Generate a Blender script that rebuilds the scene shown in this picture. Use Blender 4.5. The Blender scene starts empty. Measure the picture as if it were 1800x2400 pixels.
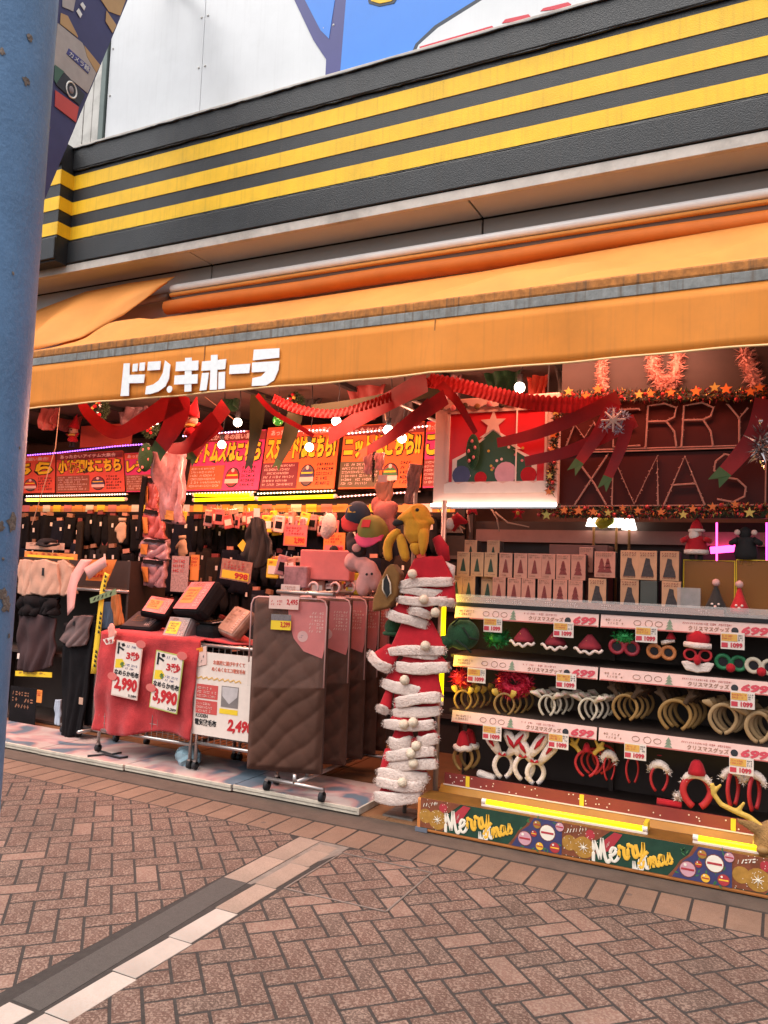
import bpy, bmesh, math, random
from mathutils import Vector, Matrix
random.seed(7)
R=math.radians
sc=bpy.context.scene
C=sc.collection

# ------------------------------------------------------------ camera
F,YAW,PITCH,ROLL,CAMH=1852.6,-.4625,.07413,.0380,1.5
fw=Vector((math.sin(YAW)*math.cos(PITCH),math.cos(YAW)*math.cos(PITCH),math.sin(PITCH)))
r0=Vector((math.cos(YAW),-math.sin(YAW),0)); u0=r0.cross(fw)
cr=r0*math.cos(ROLL)+u0*math.sin(ROLL); cu=-r0*math.sin(ROLL)+u0*math.cos(ROLL)
CAM=Vector((0,0,CAMH))
cd=bpy.data.cameras.new('camera'); cam=bpy.data.objects.new('camera',cd); C.objects.link(cam)
cd.sensor_fit='VERTICAL'; cd.sensor_height=36; cd.lens=F/2400*36; cd.clip_start=.05; cd.clip_end=400
cam.matrix_world=Matrix(((cr.x,cu.x,-fw.x,0),(cr.y,cu.y,-fw.y,0),(cr.z,cu.z,-fw.z,CAMH),(0,0,0,1)))
sc.camera=cam
# ------------------------------------------------------------ sky and sun (bright overcast)
w=bpy.data.worlds.new('World'); sc.world=w; w.use_nodes=True
nt=w.node_tree; bg=nt.nodes['Background']
sky=nt.nodes.new('ShaderNodeTexSky'); sky.sky_type='NISHITA'; sky.sun_disc=False
SUN_EL,SUN_AZ=R(70),R(205)       # azimuth from +y, clockwise: behind the camera, a little to the left
sky.sun_elevation=SUN_EL; sky.sun_rotation=SUN_AZ; sky.dust_density=4; sky.air_density=1; sky.ozone_density=1
hs=nt.nodes.new('ShaderNodeHueSaturation'); hs.inputs['Saturation'].default_value=.35
nt.links.new(sky.outputs[0],hs.inputs['Color']); nt.links.new(hs.outputs[0],bg.inputs[0]); bg.inputs[1].default_value=.11
sl=bpy.data.lights.new('sun','SUN'); sl.energy=1.5; sl.angle=R(75); sl.color=(1,.95,.88)
so=bpy.data.objects.new('sun',sl); C.objects.link(so)
sd=Vector((math.sin(SUN_AZ)*math.cos(SUN_EL),math.cos(SUN_AZ)*math.cos(SUN_EL),math.sin(SUN_EL)))
so.rotation_euler=sd.to_track_quat('Z','Y').to_euler(); so.location=(0,-3,8)
sc.view_settings.view_transform='Standard'; sc.view_settings.look='None'; sc.view_settings.gamma=1
sc.view_settings.exposure=1.32
sc.cycles.max_bounces=6; sc.cycles.diffuse_bounces=3; sc.cycles.glossy_bounces=2; sc.cycles.transmission_bounces=4; sc.cycles.transparent_max_bounces=10
sc.cycles.caustics_reflective=False; sc.cycles.caustics_refractive=False
sc.cycles.use_denoising=True; sc.cycles.sample_clamp_indirect=4

# ------------------------------------------------------------ photo pixel -> place helpers
def ray(px,py): return cr*((px-900)/F)-cu*((py-1200)/F)+fw
def aty(px,py,y): d=ray(px,py); return CAM+d*(y/d.y)
def atz(px,py,z): d=ray(px,py); return CAM+d*((z-CAMH)/d.z)
def atx(px,py,x): d=ray(px,py); return CAM+d*(x/d.x)
def proj(p):
    v=Vector(p)-CAM; z=v.dot(fw)
    if z<.05: return (-1e5,-1e5)
    return (900+F*v.dot(cr)/z,1200-F*v.dot(cu)/z)
def seen(p,m=60):
    a,b=proj(p); return -m<a<1800+m and -m<b<2400+m

# ------------------------------------------------------------ materials
MATS={}
def mat(name,col,rough=.6,metal=0,var=.12,vs=6,bump=0,bs=60,emit=None,es=0,trans=0,alpha=1,sheen=0,rnd=0,spec=.4,transl=0,coat=0,speck=None,dirt=0,ior=1.45,streak=0,worldstain=0):
    if name in MATS: return MATS[name]
    m=bpy.data.materials.new(name); m.use_nodes=True; n=m.node_tree.nodes; L=m.node_tree.links
    b=n['Principled BSDF']; MATS[name]=m
    b.inputs['Roughness'].default_value=rough; b.inputs['Metallic'].default_value=metal
    b.inputs['Specular IOR Level'].default_value=spec; b.inputs['IOR'].default_value=ior
    tc=n.new('ShaderNodeTexCoord')
    colout=None
    rgb=n.new('ShaderNodeRGB'); rgb.outputs[0].default_value=(*col,1); colout=rgb.outputs[0]
    def mul(c_out,fac_out,lo,hi):
        mr=n.new('ShaderNodeMapRange'); mr.inputs[1].default_value=.25; mr.inputs[2].default_value=.75; mr.inputs[3].default_value=lo; mr.inputs[4].default_value=hi
        L.new(fac_out,mr.inputs[0])
        vm=n.new('ShaderNodeVectorMath'); vm.operation='SCALE'; L.new(c_out,vm.inputs[0]); L.new(mr.outputs[0],vm.inputs['Scale']); return vm.outputs[0]
    if var:
        nz=n.new('ShaderNodeTexNoise'); nz.inputs['Scale'].default_value=vs; nz.inputs['Detail'].default_value=5; nz.inputs['Roughness'].default_value=.65
        L.new(tc.outputs['Object'],nz.inputs[0]); colout=mul(colout,nz.outputs[0],1-var,1+var)
    if rnd:
        oi=n.new('ShaderNodeObjectInfo'); mr=n.new('ShaderNodeMapRange'); mr.inputs[3].default_value=1-rnd; mr.inputs[4].default_value=1+rnd
        L.new(oi.outputs['Random'],mr.inputs[0])
        vm=n.new('ShaderNodeVectorMath'); vm.operation='SCALE'; L.new(colout,vm.inputs[0]); L.new(mr.outputs[0],vm.inputs['Scale']); colout=vm.outputs[0]
    if speck:      # (scale, colour, amount) grains of another colour
        vo=n.new('ShaderNodeTexVoronoi'); vo.inputs['Scale'].default_value=speck[0]; L.new(tc.outputs['Object'],vo.inputs[0])
        sp=n.new('ShaderNodeSeparateColor'); L.new(vo.outputs['Color'],sp.inputs[0])
        mr=n.new('ShaderNodeMapRange'); mr.inputs[1].default_value=.35; mr.inputs[2].default_value=.95; mr.inputs[3].default_value=0; mr.inputs[4].default_value=speck[2]; L.new(sp.outputs[0],mr.inputs[0])
        mx=n.new('ShaderNodeMix'); mx.data_type='RGBA'; L.new(mr.outputs[0],mx.inputs[0]); L.new(colout,mx.inputs[6]); mx.inputs[7].default_value=(*speck[1],1); colout=mx.outputs[2]
    if dirt:       # blotches of grime
        nz=n.new('ShaderNodeTexNoise'); nz.inputs['Scale'].default_value=2.2; nz.inputs['Detail'].default_value=8; nz.inputs['Roughness'].default_value=.7
        L.new(tc.outputs['Object'],nz.inputs[0])
        mr=n.new('ShaderNodeMapRange'); mr.inputs[1].default_value=.5; mr.inputs[2].default_value=.72; mr.inputs[3].default_value=0; mr.inputs[4].default_value=dirt; L.new(nz.outputs[0],mr.inputs[0])
        mx=n.new('ShaderNodeMix'); mx.data_type='RGBA'; L.new(mr.outputs[0],mx.inputs[0]); L.new(colout,mx.inputs[6]); mx.inputs[7].default_value=(.06,.05,.04,1); colout=mx.outputs[2]
    if streak:     # rain streaks running down
        mp=n.new('ShaderNodeMapping'); mp.inputs['Scale'].default_value=(55,55,2.2); L.new(tc.outputs['Object'],mp.inputs[0])
        nz=n.new('ShaderNodeTexNoise'); nz.inputs['Scale'].default_value=1; nz.inputs['Detail'].default_value=4; L.new(mp.outputs[0],nz.inputs[0])
        mr=n.new('ShaderNodeMapRange'); mr.inputs[1].default_value=.52; mr.inputs[2].default_value=.75; mr.inputs[3].default_value=0; mr.inputs[4].default_value=streak; L.new(nz.outputs[0],mr.inputs[0])
        mx=n.new('ShaderNodeMix'); mx.data_type='RGBA'; L.new(mr.outputs[0],mx.inputs[0]); L.new(colout,mx.inputs[6]); mx.inputs[7].default_value=(.10,.06,.035,1); colout=mx.outputs[2]
    if worldstain: # stains and gum spots lying across many pieces
        ge=n.new('ShaderNodeNewGeometry'); nz=n.new('ShaderNodeTexNoise'); nz.inputs['Scale'].default_value=1.7; nz.inputs['Detail'].default_value=9; nz.inputs['Roughness'].default_value=.72; L.new(ge.outputs['Position'],nz.inputs[0]); colout=mul(colout,nz.outputs[0],1-worldstain,1+worldstain*.5)
        vo=n.new('ShaderNodeTexVoronoi'); vo.inputs['Scale'].default_value=3.1; L.new(ge.outputs['Position'],vo.inputs[0])
        mr=n.new('ShaderNodeMapRange'); mr.inputs[1].default_value=.045; mr.inputs[2].default_value=.06; mr.inputs[3].default_value=.55; mr.inputs[4].default_value=0; L.new(vo.outputs['Distance'],mr.inputs[0])
        mx=n.new('ShaderNodeMix'); mx.data_type='RGBA'; L.new(mr.outputs[0],mx.inputs[0]); L.new(colout,mx.inputs[6]); mx.inputs[7].default_value=(.05,.042,.038,1); colout=mx.outputs[2]
    L.new(colout,b.inputs['Base Color'])
    if bump:
        nz=n.new('ShaderNodeTexNoise'); nz.inputs['Scale'].default_value=bs; nz.inputs['Detail'].default_value=4
        L.new(tc.outputs['Object'],nz.inputs[0]); bp=n.new('ShaderNodeBump'); bp.inputs['Strength'].default_value=bump; bp.inputs['Distance'].default_value=.01
        L.new(nz.outputs[0],bp.inputs['Height']); L.new(bp.outputs[0],b.inputs['Normal'])
    if emit: b.inputs['Emission Color'].default_value=(*emit,1); b.inputs['Emission Strength'].default_value=es
    if trans: b.inputs['Transmission Weight'].default_value=trans
    if alpha<1: b.inputs['Alpha'].default_value=alpha
    if sheen: b.inputs['Sheen Weight'].default_value=sheen; b.inputs['Sheen Roughness'].default_value=.4
    if coat: b.inputs['Coat Weight'].default_value=coat; b.inputs['Coat Roughness'].default_value=.1
    if transl:
        tr=n.new('ShaderNodeBsdfTranslucent'); L.new(colout,tr.inputs[0]); mx=n.new('ShaderNodeMixShader'); mx.inputs[0].default_value=transl
        L.new(b.outputs[0],mx.inputs[1]); L.new(tr.outputs[0],mx.inputs[2]); L.new(mx.outputs[0],n['Material Output'].inputs[0])
    return m

# ------------------------------------------------------------ mesh builder
class MB:
    def __init__(s): s.v=[]; s.f=[]
    def add(s,vs,fs):
        o=len(s.v); s.v+= [tuple(p) for p in vs]; s.f+=[tuple(i+o for i in f) for f in fs]; return s
    def box(s,c,d,rot=None):
        x,y,z=[q/2 for q in d]; P=[Vector((a*x,b*y,e*z)) for e in(-1,1) for b in(-1,1) for a in(-1,1)]
        if rot is not None: P=[rot@p for p in P]
        c=Vector(c)
        return s.add([p+c for p in P],[(0,2,3,1),(4,5,7,6),(0,1,5,4),(2,6,7,3),(0,4,6,2),(1,3,7,5)])
    def bb(s,a,b): # box by two corners
        return s.box([(a[i]+b[i])/2 for i in range(3)],[abs(b[i]-a[i]) for i in range(3)])
    def prism(s,pts,off):   # planar polygon extruded by vector off
        n=len(pts); off=Vector(off); P=[Vector(p) for p in pts]
        return s.add(P+[p+off for p in P],[tuple(range(n))[::-1],tuple(range(n,2*n))]+[(i,(i+1)%n,n+(i+1)%n,n+i) for i in range(n)])
    def grid(s,fn,nu,nv,thick=None):
        o=[fn(i/nu,j/nv) for j in range(nv+1) for i in range(nu+1)]
        return s.add(o,[(j*(nu+1)+i,j*(nu+1)+i+1,(j+1)*(nu+1)+i+1,(j+1)*(nu+1)+i) for j in range(nv) for i in range(nu)])
    def tube(s,path,rad,n=8,cap=True,closed=False,flat=1,up=None):
        P=[Vector(p) for p in path]; k=len(P); V=[]; prev=None
        for i,p in enumerate(P):
            if closed: t=P[(i+1)%k]-P[i-1]
            else: t=P[min(i+1,k-1)]-P[max(i-1,0)]
            t.normalize()
            a=up if up is not None else (prev if prev is not None else (Vector((0,0,1)) if abs(t.z)<.9 else Vector((1,0,0))))
            a=Vector(a); a=a-t*a.dot(t)
            if a.length<1e-5: a=t.orthogonal()
            a.normalize(); b_=t.cross(a); prev=a
            r=rad[i] if hasattr(rad,'__len__') else rad
            for q in range(n):
                A=2*math.pi*q/n; V.append(p+a*(math.cos(A)*r)+b_*(math.sin(A)*r*flat))
        fs=[]
        m=k if closed else k-1
        for i in range(m):
            j=(i+1)%k
            for q in range(n): fs.append((i*n+q,i*n+(q+1)%n,j*n+(q+1)%n,j*n+q))
        if cap and not closed: fs+= [tuple(range(n))[::-1],tuple((k-1)*n+q for q in range(n))]
        return s.add(V,fs)
    def lathe(s,prof,n=16,c=(0,0,0),M=None):
        V=[];c=Vector(c)
        for r,z in prof:
            for q in range(n):
                A=2*math.pi*q/n; p=Vector((r*math.cos(A),r*math.sin(A),z))
                if M is not None: p=M@p
                V.append(p+c)
        k=len(prof); fs=[(i*n+q,i*n+(q+1)%n,(i+1)*n+(q+1)%n,(i+1)*n+q) for i in range(k-1) for q in range(n)]
        fs+= [tuple(range(n))[::-1],tuple((k-1)*n+q for q in range(n))]
        return s.add(V,fs)
    def ball(s,c,r,n=10,m=7,M=None,jit=0):
        prof=[(math.sin(math.pi*i/m),-math.cos(math.pi*i/m)) for i in range(m+1)]
        V=[];c=Vector(c); rr=r if hasattr(r,'__len__') else (r,r,r)
        for a,z in prof:
            for q in range(n):
                A=2*math.pi*q/n; k=1+random.uniform(-jit,jit); p=Vector((max(a,.02)*math.cos(A)*rr[0]*k,max(a,.02)*math.sin(A)*rr[1]*k,z*rr[2]*k))
                if M is not None: p=M@p
                V.append(p+c)
        k=len(prof); fs=[(i*n+q,i*n+(q+1)%n,(i+1)*n+(q+1)%n,(i+1)*n+q) for i in range(k-1) for q in range(n)]
        fs+= [tuple(range(n))[::-1],tuple((k-1)*n+q for q in range(n))]
        return s.add(V,fs)
    def mesh(s,name,mt,smooth=False):
        me=bpy.data.meshes.new(name); me.from_pydata(s.v,[],s.f); me.materials.append(mt)
        if smooth: me.polygons.foreach_set('use_smooth',[True]*len(me.polygons))
        bm=bmesh.new(); bm.from_mesh(me); bmesh.ops.recalc_face_normals(bm,faces=bm.faces); bm.to_mesh(me); bm.free()
        return me
    def build(s,name,mt,parent=None,smooth=False,bevel=0,thick=0,sub=0):
        return link(name,s.mesh(name,mt,smooth),parent,bevel,thick,sub)
def link(name,me,parent=None,bevel=0,thick=0,sub=0):
    o=bpy.data.objects.new(name,me); C.objects.link(o)
    if parent is not None:
        o.parent=parent
        if parent.type=='EMPTY': o.matrix_parent_inverse=Matrix.Translation(parent.location).inverted()
    if thick: md=o.modifiers.new('solid','SOLIDIFY'); md.thickness=thick; md.offset=0
    if bevel: md=o.modifiers.new('bevel','BEVEL'); md.width=bevel; md.segments=2; md.limit_method='ANGLE'
    if sub: md=o.modifiers.new('sub','SUBSURF'); md.levels=sub; md.render_levels=sub
    return o
def tag(o,label,cat,group=None,kind=None):
    if label: o['label']=label
    if cat: o['category']=cat
    if group: o['group']=group
    if kind: o['kind']=kind
    return o
def thing(name,label,cat,loc=(0,0,0),group=None):
    o=bpy.data.objects.new(name,None); C.objects.link(o); o.location=loc; o.empty_display_size=.1
    return tag(o,label,cat,group)
def struct(o): o['kind']='structure'; return o
def stuff(o): o['kind']='stuff'; return o
def copy_tree(o,parent=None):
    c=o.copy(); C.objects.link(c)
    if parent is not None: c.parent=parent
    for ch in list(o.children): copy_tree(ch,c)
    return c
def place(root,loc,rot=(0,0,0),scale=None,label=None,group=None):
    root.location=loc; root.rotation_euler=rot
    if scale: root.scale=(scale,)*3 if not hasattr(scale,'__len__') else scale
    if label: root['label']=label
    if group: root['group']=group
    return root
# flat lettering -> mesh in a plane given by origin, x and y directions
TXT={}
def text_mesh(s,bold=.0,ext=.01,shear=0,space=1):
    k=(s,bold,ext,shear,space)
    if k in TXT: return TXT[k]
    cu_=bpy.data.curves.new('t','FONT'); cu_.body=s; cu_.size=1; cu_.extrude=ext; cu_.offset=bold; cu_.resolution_u=2; cu_.align_x='LEFT'; cu_.shear=shear; cu_.space_character=space; cu_.fill_mode='BOTH'
    o=bpy.data.objects.new('t',cu_); C.objects.link(o); bpy.context.view_layer.update()
    me=bpy.data.meshes.new_from_object(o.evaluated_get(bpy.context.evaluated_depsgraph_get())); 
    bpy.data.objects.remove(o); bpy.data.curves.remove(cu_)
    vs=[v.co.copy() for v in me.vertices]; fs=[tuple(p.vertices) for p in me.polygons]; bpy.data.meshes.remove(me)
    if vs:
        x0=min(v.x for v in vs); x1=max(v.x for v in vs); y0=min(v.y for v in vs); y1=max(v.y for v in vs)
    else: x0=y0=0;x1=y1=1
    TXT[k]=(vs,fs,x0,x1,y0,y1); return TXT[k]
def put_text(mb,s,o,ex,ey,bold=0,depth=.002,shear=0,space=1):
    """fit the word s into the parallelogram o, o+ex, o+ex+ey (ex along the line, ey up)"""
    vs,fs,x0,x1,y0,y1=text_mesh(s,bold,.01,shear,space); o=Vector(o);ex=Vector(ex);ey=Vector(ey); nn=ex.cross(ey).normalized()
    mb.add([o+ex*((v.x-x0)/(x1-x0))+ey*((v.y-y0)/(y1-y0))+nn*(depth*(1 if v.z>0 else 0)) for v in vs],fs)
    return mb
def scribble(mb,o,ex,ey,rows,cols,fill=.62,depth=.0015,seed=0,hgt=.6):
    """small print too fine to read: rows of short raised strokes"""
    rg=random.Random(seed); o=Vector(o);ex=Vector(ex);ey=Vector(ey); nn=ex.cross(ey).normalized()*depth
    for r in range(rows):
        c=0; end=cols-rg.randint(0,max(0,cols//4))
        while c<end:
            l=rg.choice((.35,.6,.8)); 
            if rg.random()<.88:
                a=o+ex*(c/cols)+ey*((r+.2)/rows); kind=rg.random(); W=ex*(l/cols); Hh=ey*(hgt/rows)
                if kind<.45: mb.prism([a+Hh*.35,a+W+Hh*.35,a+W+Hh*.65,a+Hh*.65],nn); mb.prism([a+W*.35,a+W*.65,a+W*.65+Hh,a+W*.35+Hh],nn)
                elif kind<.75: mb.prism([a,a+W,a+W+Hh*.3,a+Hh*.3],nn); mb.prism([a+Hh*.7,a+W+Hh*.7,a+W+Hh,a+Hh],nn)
                else: mb.prism([a,a+W*.4,a+W+Hh,a+W*.6+Hh],nn)
            c+=1
    return mb
X=Vector((1,0,0)); Z=Vector((0,0,1)); Yv=Vector((0,1,0))
# ============================================================ THE SETTING
grout=mat('grout',(.030,.025,.022),.9,var=.3,vs=30,bump=.3,bs=200)
gsheet=MB().bb((-40,-40,-.06),(40,4.17,-.0010)); pavement=struct(gsheet.build('pavement',grout))
def brickmat(name,c1,c2,c3,sp):
    m=mat(name,c1,.72,var=.14,vs=14,bump=.25,bs=260,rnd=.14,speck=(150,sp,.8),spec=.3,worldstain=.45)
    n=m.node_tree.nodes;L=m.node_tree.links
    rgb=[x for x in n if x.type=='RGB'][0]; tgt=rgb.outputs[0].links[0].to_socket
    oi=n.new('ShaderNodeObjectInfo'); cr_=n.new('ShaderNodeValToRGB'); cr_.color_ramp.interpolation='CONSTANT'
    e=cr_.color_ramp.elements; e[0].color=(*c1,1); e[1].position=.62; e[1].color=(*c2,1); q=e.new(.88); q.color=(*c3,1)
    L.new(oi.outputs['Random'],cr_.inputs[0]); L.new(cr_.outputs[0],tgt); return m
m_brick=brickmat('brick_paver',(.098,.054,.041),(.074,.046,.036),(.148,.085,.064),(.25,.178,.14))
m_sold=mat('border_block',(.15,.088,.058),.75,var=.1,vs=10,bump=.2,bs=300,rnd=.1,speck=(420,(.27,.19,.15),.5),worldstain=.35)
m_white=mat('pale_tile',(.33,.285,.25),.7,var=.16,vs=9,bump=.2,bs=260,rnd=.08,speck=(200,(.36,.27,.22),.5),dirt=.4)
m_dusk=mat('shaded_pinkish_tile',(.25,.18,.14),.75,var=.2,vs=9,bump=.2,bs=260,rnd=.08,speck=(200,(.17,.12,.09),.5),dirt=.5)  # pale tile made darker and pinker: shade near the shop painted in
m_asph=mat('asphalt_patch',(.052,.045,.040),.85,var=.15,vs=30,bump=.35,bs=300,speck=(300,(.085,.076,.07),.4))
def clip(poly,a,b,c):   # keep a*x+b*y<=c
    out=[]
    for i in range(len(poly)):
        p,q=poly[i],poly[(i+1)%len(poly)]; dp=a*p[0]+b*p[1]-c; dq=a*q[0]+b*q[1]-c
        if dp<=0: out.append(p)
        if dp*dq<0: t=dp/(dp-dq); out.append((p[0]+(q[0]-p[0])*t,p[1]+(q[1]-p[1])*t))
    return out
def slab(mb,poly,z0,z1,bev=.0012):
    n=len(poly); cx=sum(p[0] for p in poly)/n; cy=sum(p[1] for p in poly)/n
    def ins(p):
        d=math.hypot(p[0]-cx,p[1]-cy); k=max(.6,1-bev*1.4/max(d,.01)); return (cx+(p[0]-cx)*k,cy+(p[1]-cy)*k)
    V=[(*p,z0) for p in poly]+[(*p,z1-bev) for p in poly]+[(*ins(p),z1) for p in poly]
    fs=[tuple(range(2*n,3*n))]+[(i,(i+1)%n,n+(i+1)%n,n+i) for i in range(n)]+[(n+i,n+(i+1)%n,2*n+(i+1)%n,2*n+i) for i in range(n)]
    mb.add(V,fs)
W_=.1058; s2=math.sqrt(.5); j=.0060
def uv2xy(u,v): return ((u+v)*s2,(u-v)*s2)
U0,V0=1.971,-2.486
XL0,XL1=-2.392,-2.068      # the double tile line
def rawbrick(a,b,kind):
    l,wd=(2,1) if kind=='u' else (1,2)
    u0_,v0_=U0+a*W_+j,V0+b*W_+j; u1_,v1_=U0+(a+l)*W_-j,V0+(b+wd)*W_-j
    return [uv2xy(u0_,v0_),uv2xy(u1_,v0_),uv2xy(u1_,v1_),uv2xy(u0_,v1_)]
def cutbrick(poly):
    res=[]
    base=clip(poly,0,1,3.884)
    if len(base)<3: return res
    for a,b,c in((1,0,XL0-.004),(-1,0,-(XL1+.004))):
        q=clip(base,a,b,c)
        if len(q)>=3: res.append(q)
    return res
rest=MB(); nb=0; share={}
for a in range(-60,60):
    for b in range(-60,60):
        rs=(a-b)%4
        if rs not in(0,3): continue
        kind='u' if rs==0 else 'v'
        poly=rawbrick(a,b,kind); cx=sum(p[0] for p in poly)/4; cy=sum(p[1] for p in poly)/4
        if not(-6.6<cx<1.4 and .9<cy<4.0): continue
        for q in cutbrick(poly):
            ar=abs(sum(q[i][0]*q[(i+1)%len(q)][1]-q[(i+1)%len(q)][0]*q[i][1] for i in range(len(q))))/2
            if ar<.0012: continue
            qx=sum(p[0] for p in q)/len(q); qy=sum(p[1] for p in q)/len(q)
            if seen((qx,qy,0),30) and qx>-5.2 and nb<300:
                whole=ar>.0190
                key=kind if whole else None
                if key in share and whole: me=share[key]
                else:
                    mb=MB(); slab(mb,[(p[0]-qx,p[1]-qy) for p in q],-.03,0); me=mb.mesh('brick',m_brick)
                    if whole: share[key]=me
                o=link('brick',me,pavement); o.location=(qx,qy,random.uniform(-.0002,.0008)); o.rotation_euler=(random.gauss(0,.0025),random.gauss(0,.0025),random.gauss(0,.006)); nb+=1
            else: slab(rest,q,-.03,random.uniform(-.0002,.0005))
stuff(rest.build('outer_bricks',mat('brick_far',(.14,.08,.06),.75,var=.3,vs=7,bump=.2,bs=200,speck=(150,(.29,.2,.16),.7)),pavement))
# border row of blocks along the shop
x=-6.6; sold=None
while x<.9:
    mb=MB(); hw=.0695+random.uniform(-.001,.001); slab(mb,[(-hw,-.132),(hw,-.132),(hw,.132),(-hw,.132)],-.03,.0006,.0015)
    if sold is None: sold=mb.mesh('border_block',m_sold)
    o=link('border_block',sold,pavement); o.location=(x,4.027,random.uniform(0,.001)); o.rotation_euler=(random.gauss(0,.004),0,random.gauss(0,.005)); x+=.1505
# double line of pale tiles, its left row partly replaced by an asphalt strip
def tile(x0,x1,y0,y1,mt=m_white,nm='line_tile'):
    mb=MB(); cx,cy=(x0+x1)/2,(y0+y1)/2; slab(mb,[(x0-cx,y0-cy),(x1-cx,y0-cy),(x1-cx,y1-cy),(x0-cx,y1-cy)],-.03,.0006,.0015)
    o=mb.build(nm,mt,pavement); o.location=(cx,cy,random.uniform(0,.0008)); o.rotation_euler=(0,0,random.gauss(0,.004)); return o
for k in range(-3,7):
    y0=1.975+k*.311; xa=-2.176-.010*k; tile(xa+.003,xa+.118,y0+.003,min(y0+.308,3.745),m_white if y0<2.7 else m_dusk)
for k in range(-3,0): tile(-2.325-.006*k,-2.2,1.965+k*.31+.003,1.965+k*.31+.306)
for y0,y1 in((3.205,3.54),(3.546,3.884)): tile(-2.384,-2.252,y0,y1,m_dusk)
mb=MB(); mb.prism([(-2.325,1.975,.0004),(-2.19,1.975,.0004),(-2.247,3.198,.0004),(-2.384,3.198,.0004)],(0,0,-.02)); mb.build('asphalt_strip',m_asph,pavement)
mb=MB(); mb.prism([(-2.244,3.20,.0002),(-2.222,3.20,.0002),(-2.07,3.75,.0002),(-2.07,3.884,.0002),(-2.249,3.884,.0002)],(0,0,-.02)); mb.build('concrete_fill',mat('old_concrete',(.16,.13,.11),.9,var=.3,vs=20,bump=.4,bs=120,dirt=.5),pavement)
# brick inlaid inspection cover with a thin steel rim
m_steel=mat('worn_steel',(.22,.2,.18),.55,.7,var=.3,vs=30)
pts=[(-2.06,3.79),(-1.546,3.79),(-1.541,3.261),(-2.06,3.24)]
mb=MB()
for i in range(4):
    p,q=Vector((*pts[i],.001)),Vector((*pts[(i+1)%4],.001)); d=(q-p).normalized(); nn=Vector((-d.y,d.x,0))*.005
    mb.prism([p-nn,q-nn,q+nn,p+nn],(0,0,.0025))
mb.build('inspection_cover_rim',m_steel,pavement)
# kerb strip and shop floor
struct(MB().bb((-9,4.17,-.06),(1.6,4.40,.004)).build('kerb',mat('kerb_concrete',(.085,.062,.048),.8,var=.3,vs=7,bump=.3,bs=120,dirt=.5)))
m_wood=mat('floor_boards',(.22,.105,.05),.45,var=.25,vs=5,bump=.1,bs=60,dirt=.3)
flr=struct(MB().bb((-9,4.40,-.06),(1.6,9.2,.008)).build('shop_floor',m_wood))
for k in range(26):
    xx=-8.9+k*.4; mb=MB(); mb.bb((xx+.004,4.405,.007),(xx+.396,9.15,.012)); mb.build('plank',m_wood,flr)
# low display platforms, dusty pink marbled tops with pale edging
m_marb=mat('marbled_vinyl',(.40,.27,.25),.4,var=.25,vs=3,dirt=.15)
n=m_marb.node_tree.nodes; L=m_marb.node_tree.links
tcn=[q for q in n if q.type=='TEX_COORD'][0]; nz=n.new('ShaderNodeTexNoise'); nz.inputs['Scale'].default_value=2.6; nz.inputs['Distortion'].default_value=1.2; L.new(tcn.outputs['Object'],nz.inputs[0])
rp=n.new('ShaderNodeValToRGB'); e=rp.color_ramp.elements; e[0].position=.38; e[0].color=(.12,.16,.2,1); e[1].position=.56; e[1].color=(.45,.36,.33,1); q=e.new(.48); q.color=(.42,.24,.23,1)
L.new(nz.outputs[0],rp.inputs[0]); rgbn=[q for q in n if q.type=='RGB'][0]; L.new(rp.outputs[0],rgbn.outputs[0].links[0].to_socket)
m_edge=mat('pale_edging',(.52,.45,.36),.55,var=.2,vs=12,dirt=.5)
pl_edges=[-6.6,-5.03,-4.16,-3.22,-2.28]
for i in range(4):
    a,b=pl_edges[i]+.004,pl_edges[i+1]-.004; y0=4.37-.012*(3-i)+.02*(i==0)
    t=thing('display_platform',['low pink marbled platform under the black clothes by the blue post','low marbled platform under the red blanket cart','low marbled platform under the wire cart with the blanket poster','low marbled platform under the hanging brown mats'][i],'platform',((a+b)/2,4.6,.0))
    MB().bb((a,y0+.012,.013),(b,4.93,.05)).build('top_board',m_marb,t)
    MB().bb((a,y0,.013),(b,y0+.010,.030)).build('edge_strip',m_edge,t,bevel=.002)
    MB().bb((a,y0-.004,.033),(b,y0+.010,.054)).build('edge_strip',m_edge,t,bevel=.002)
    if i==3: MB().bb((b-.001,y0,.013),(b+.012,4.93,.054)).build('end_strip',m_edge,t,bevel=.002)

# ------------------------------------------------------------ the shop building
YF=4.3
m_black=mat('black_textured_paint',(.017,.018,.020),.40,var=.35,vs=5,bump=.35,bs=170,spec=.45,streak=.1)
m_yel=mat('yellow_textured_paint',(.86,.50,.014),.5,var=.12,vs=5,bump=.22,bs=170,dirt=.14,streak=.18)
m_trim=mat('cream_trim',(.50,.45,.40),.55,var=.15,vs=10,dirt=.45)
m_soff=mat('beige_soffit_panel',(.44,.41,.385),.45,var=.06,vs=2)
m_dark=mat('dark_gap',(.02,.017,.015),.9,var=0)
m_wpan=mat('white_enamel_panel',(.62,.63,.64),.25,var=.08,vs=1.2,spec=.6,dirt=.06,streak=.05)
m_conc=mat('stained_wall',(.55,.53,.49),.7,var=.15,vs=5,dirt=.5)
bld=thing('shop_building','shop front with black fascia striped yellow above an orange awning','building',(-2.5,4.6,0))
XA,XB=-5.009,1.3
mb=MB(); mb.bb((XA,YF,3.806),(XB,YF+.28,4.74)); mb.build('fascia',m_black,bld)
MB().bb((XA,YF-.022,4.575),(XB,YF+.0,4.747)).build('fascia_rail',m_black,bld,bevel=.006)
MB().bb((XA,YF-.022,3.812),(XB,YF+.0,3.985)).build('fascia_rail',m_black,bld,bevel=.006)
ST=[(4.417,4.532),(4.211,4.317),(4.009,4.1115)]
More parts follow.
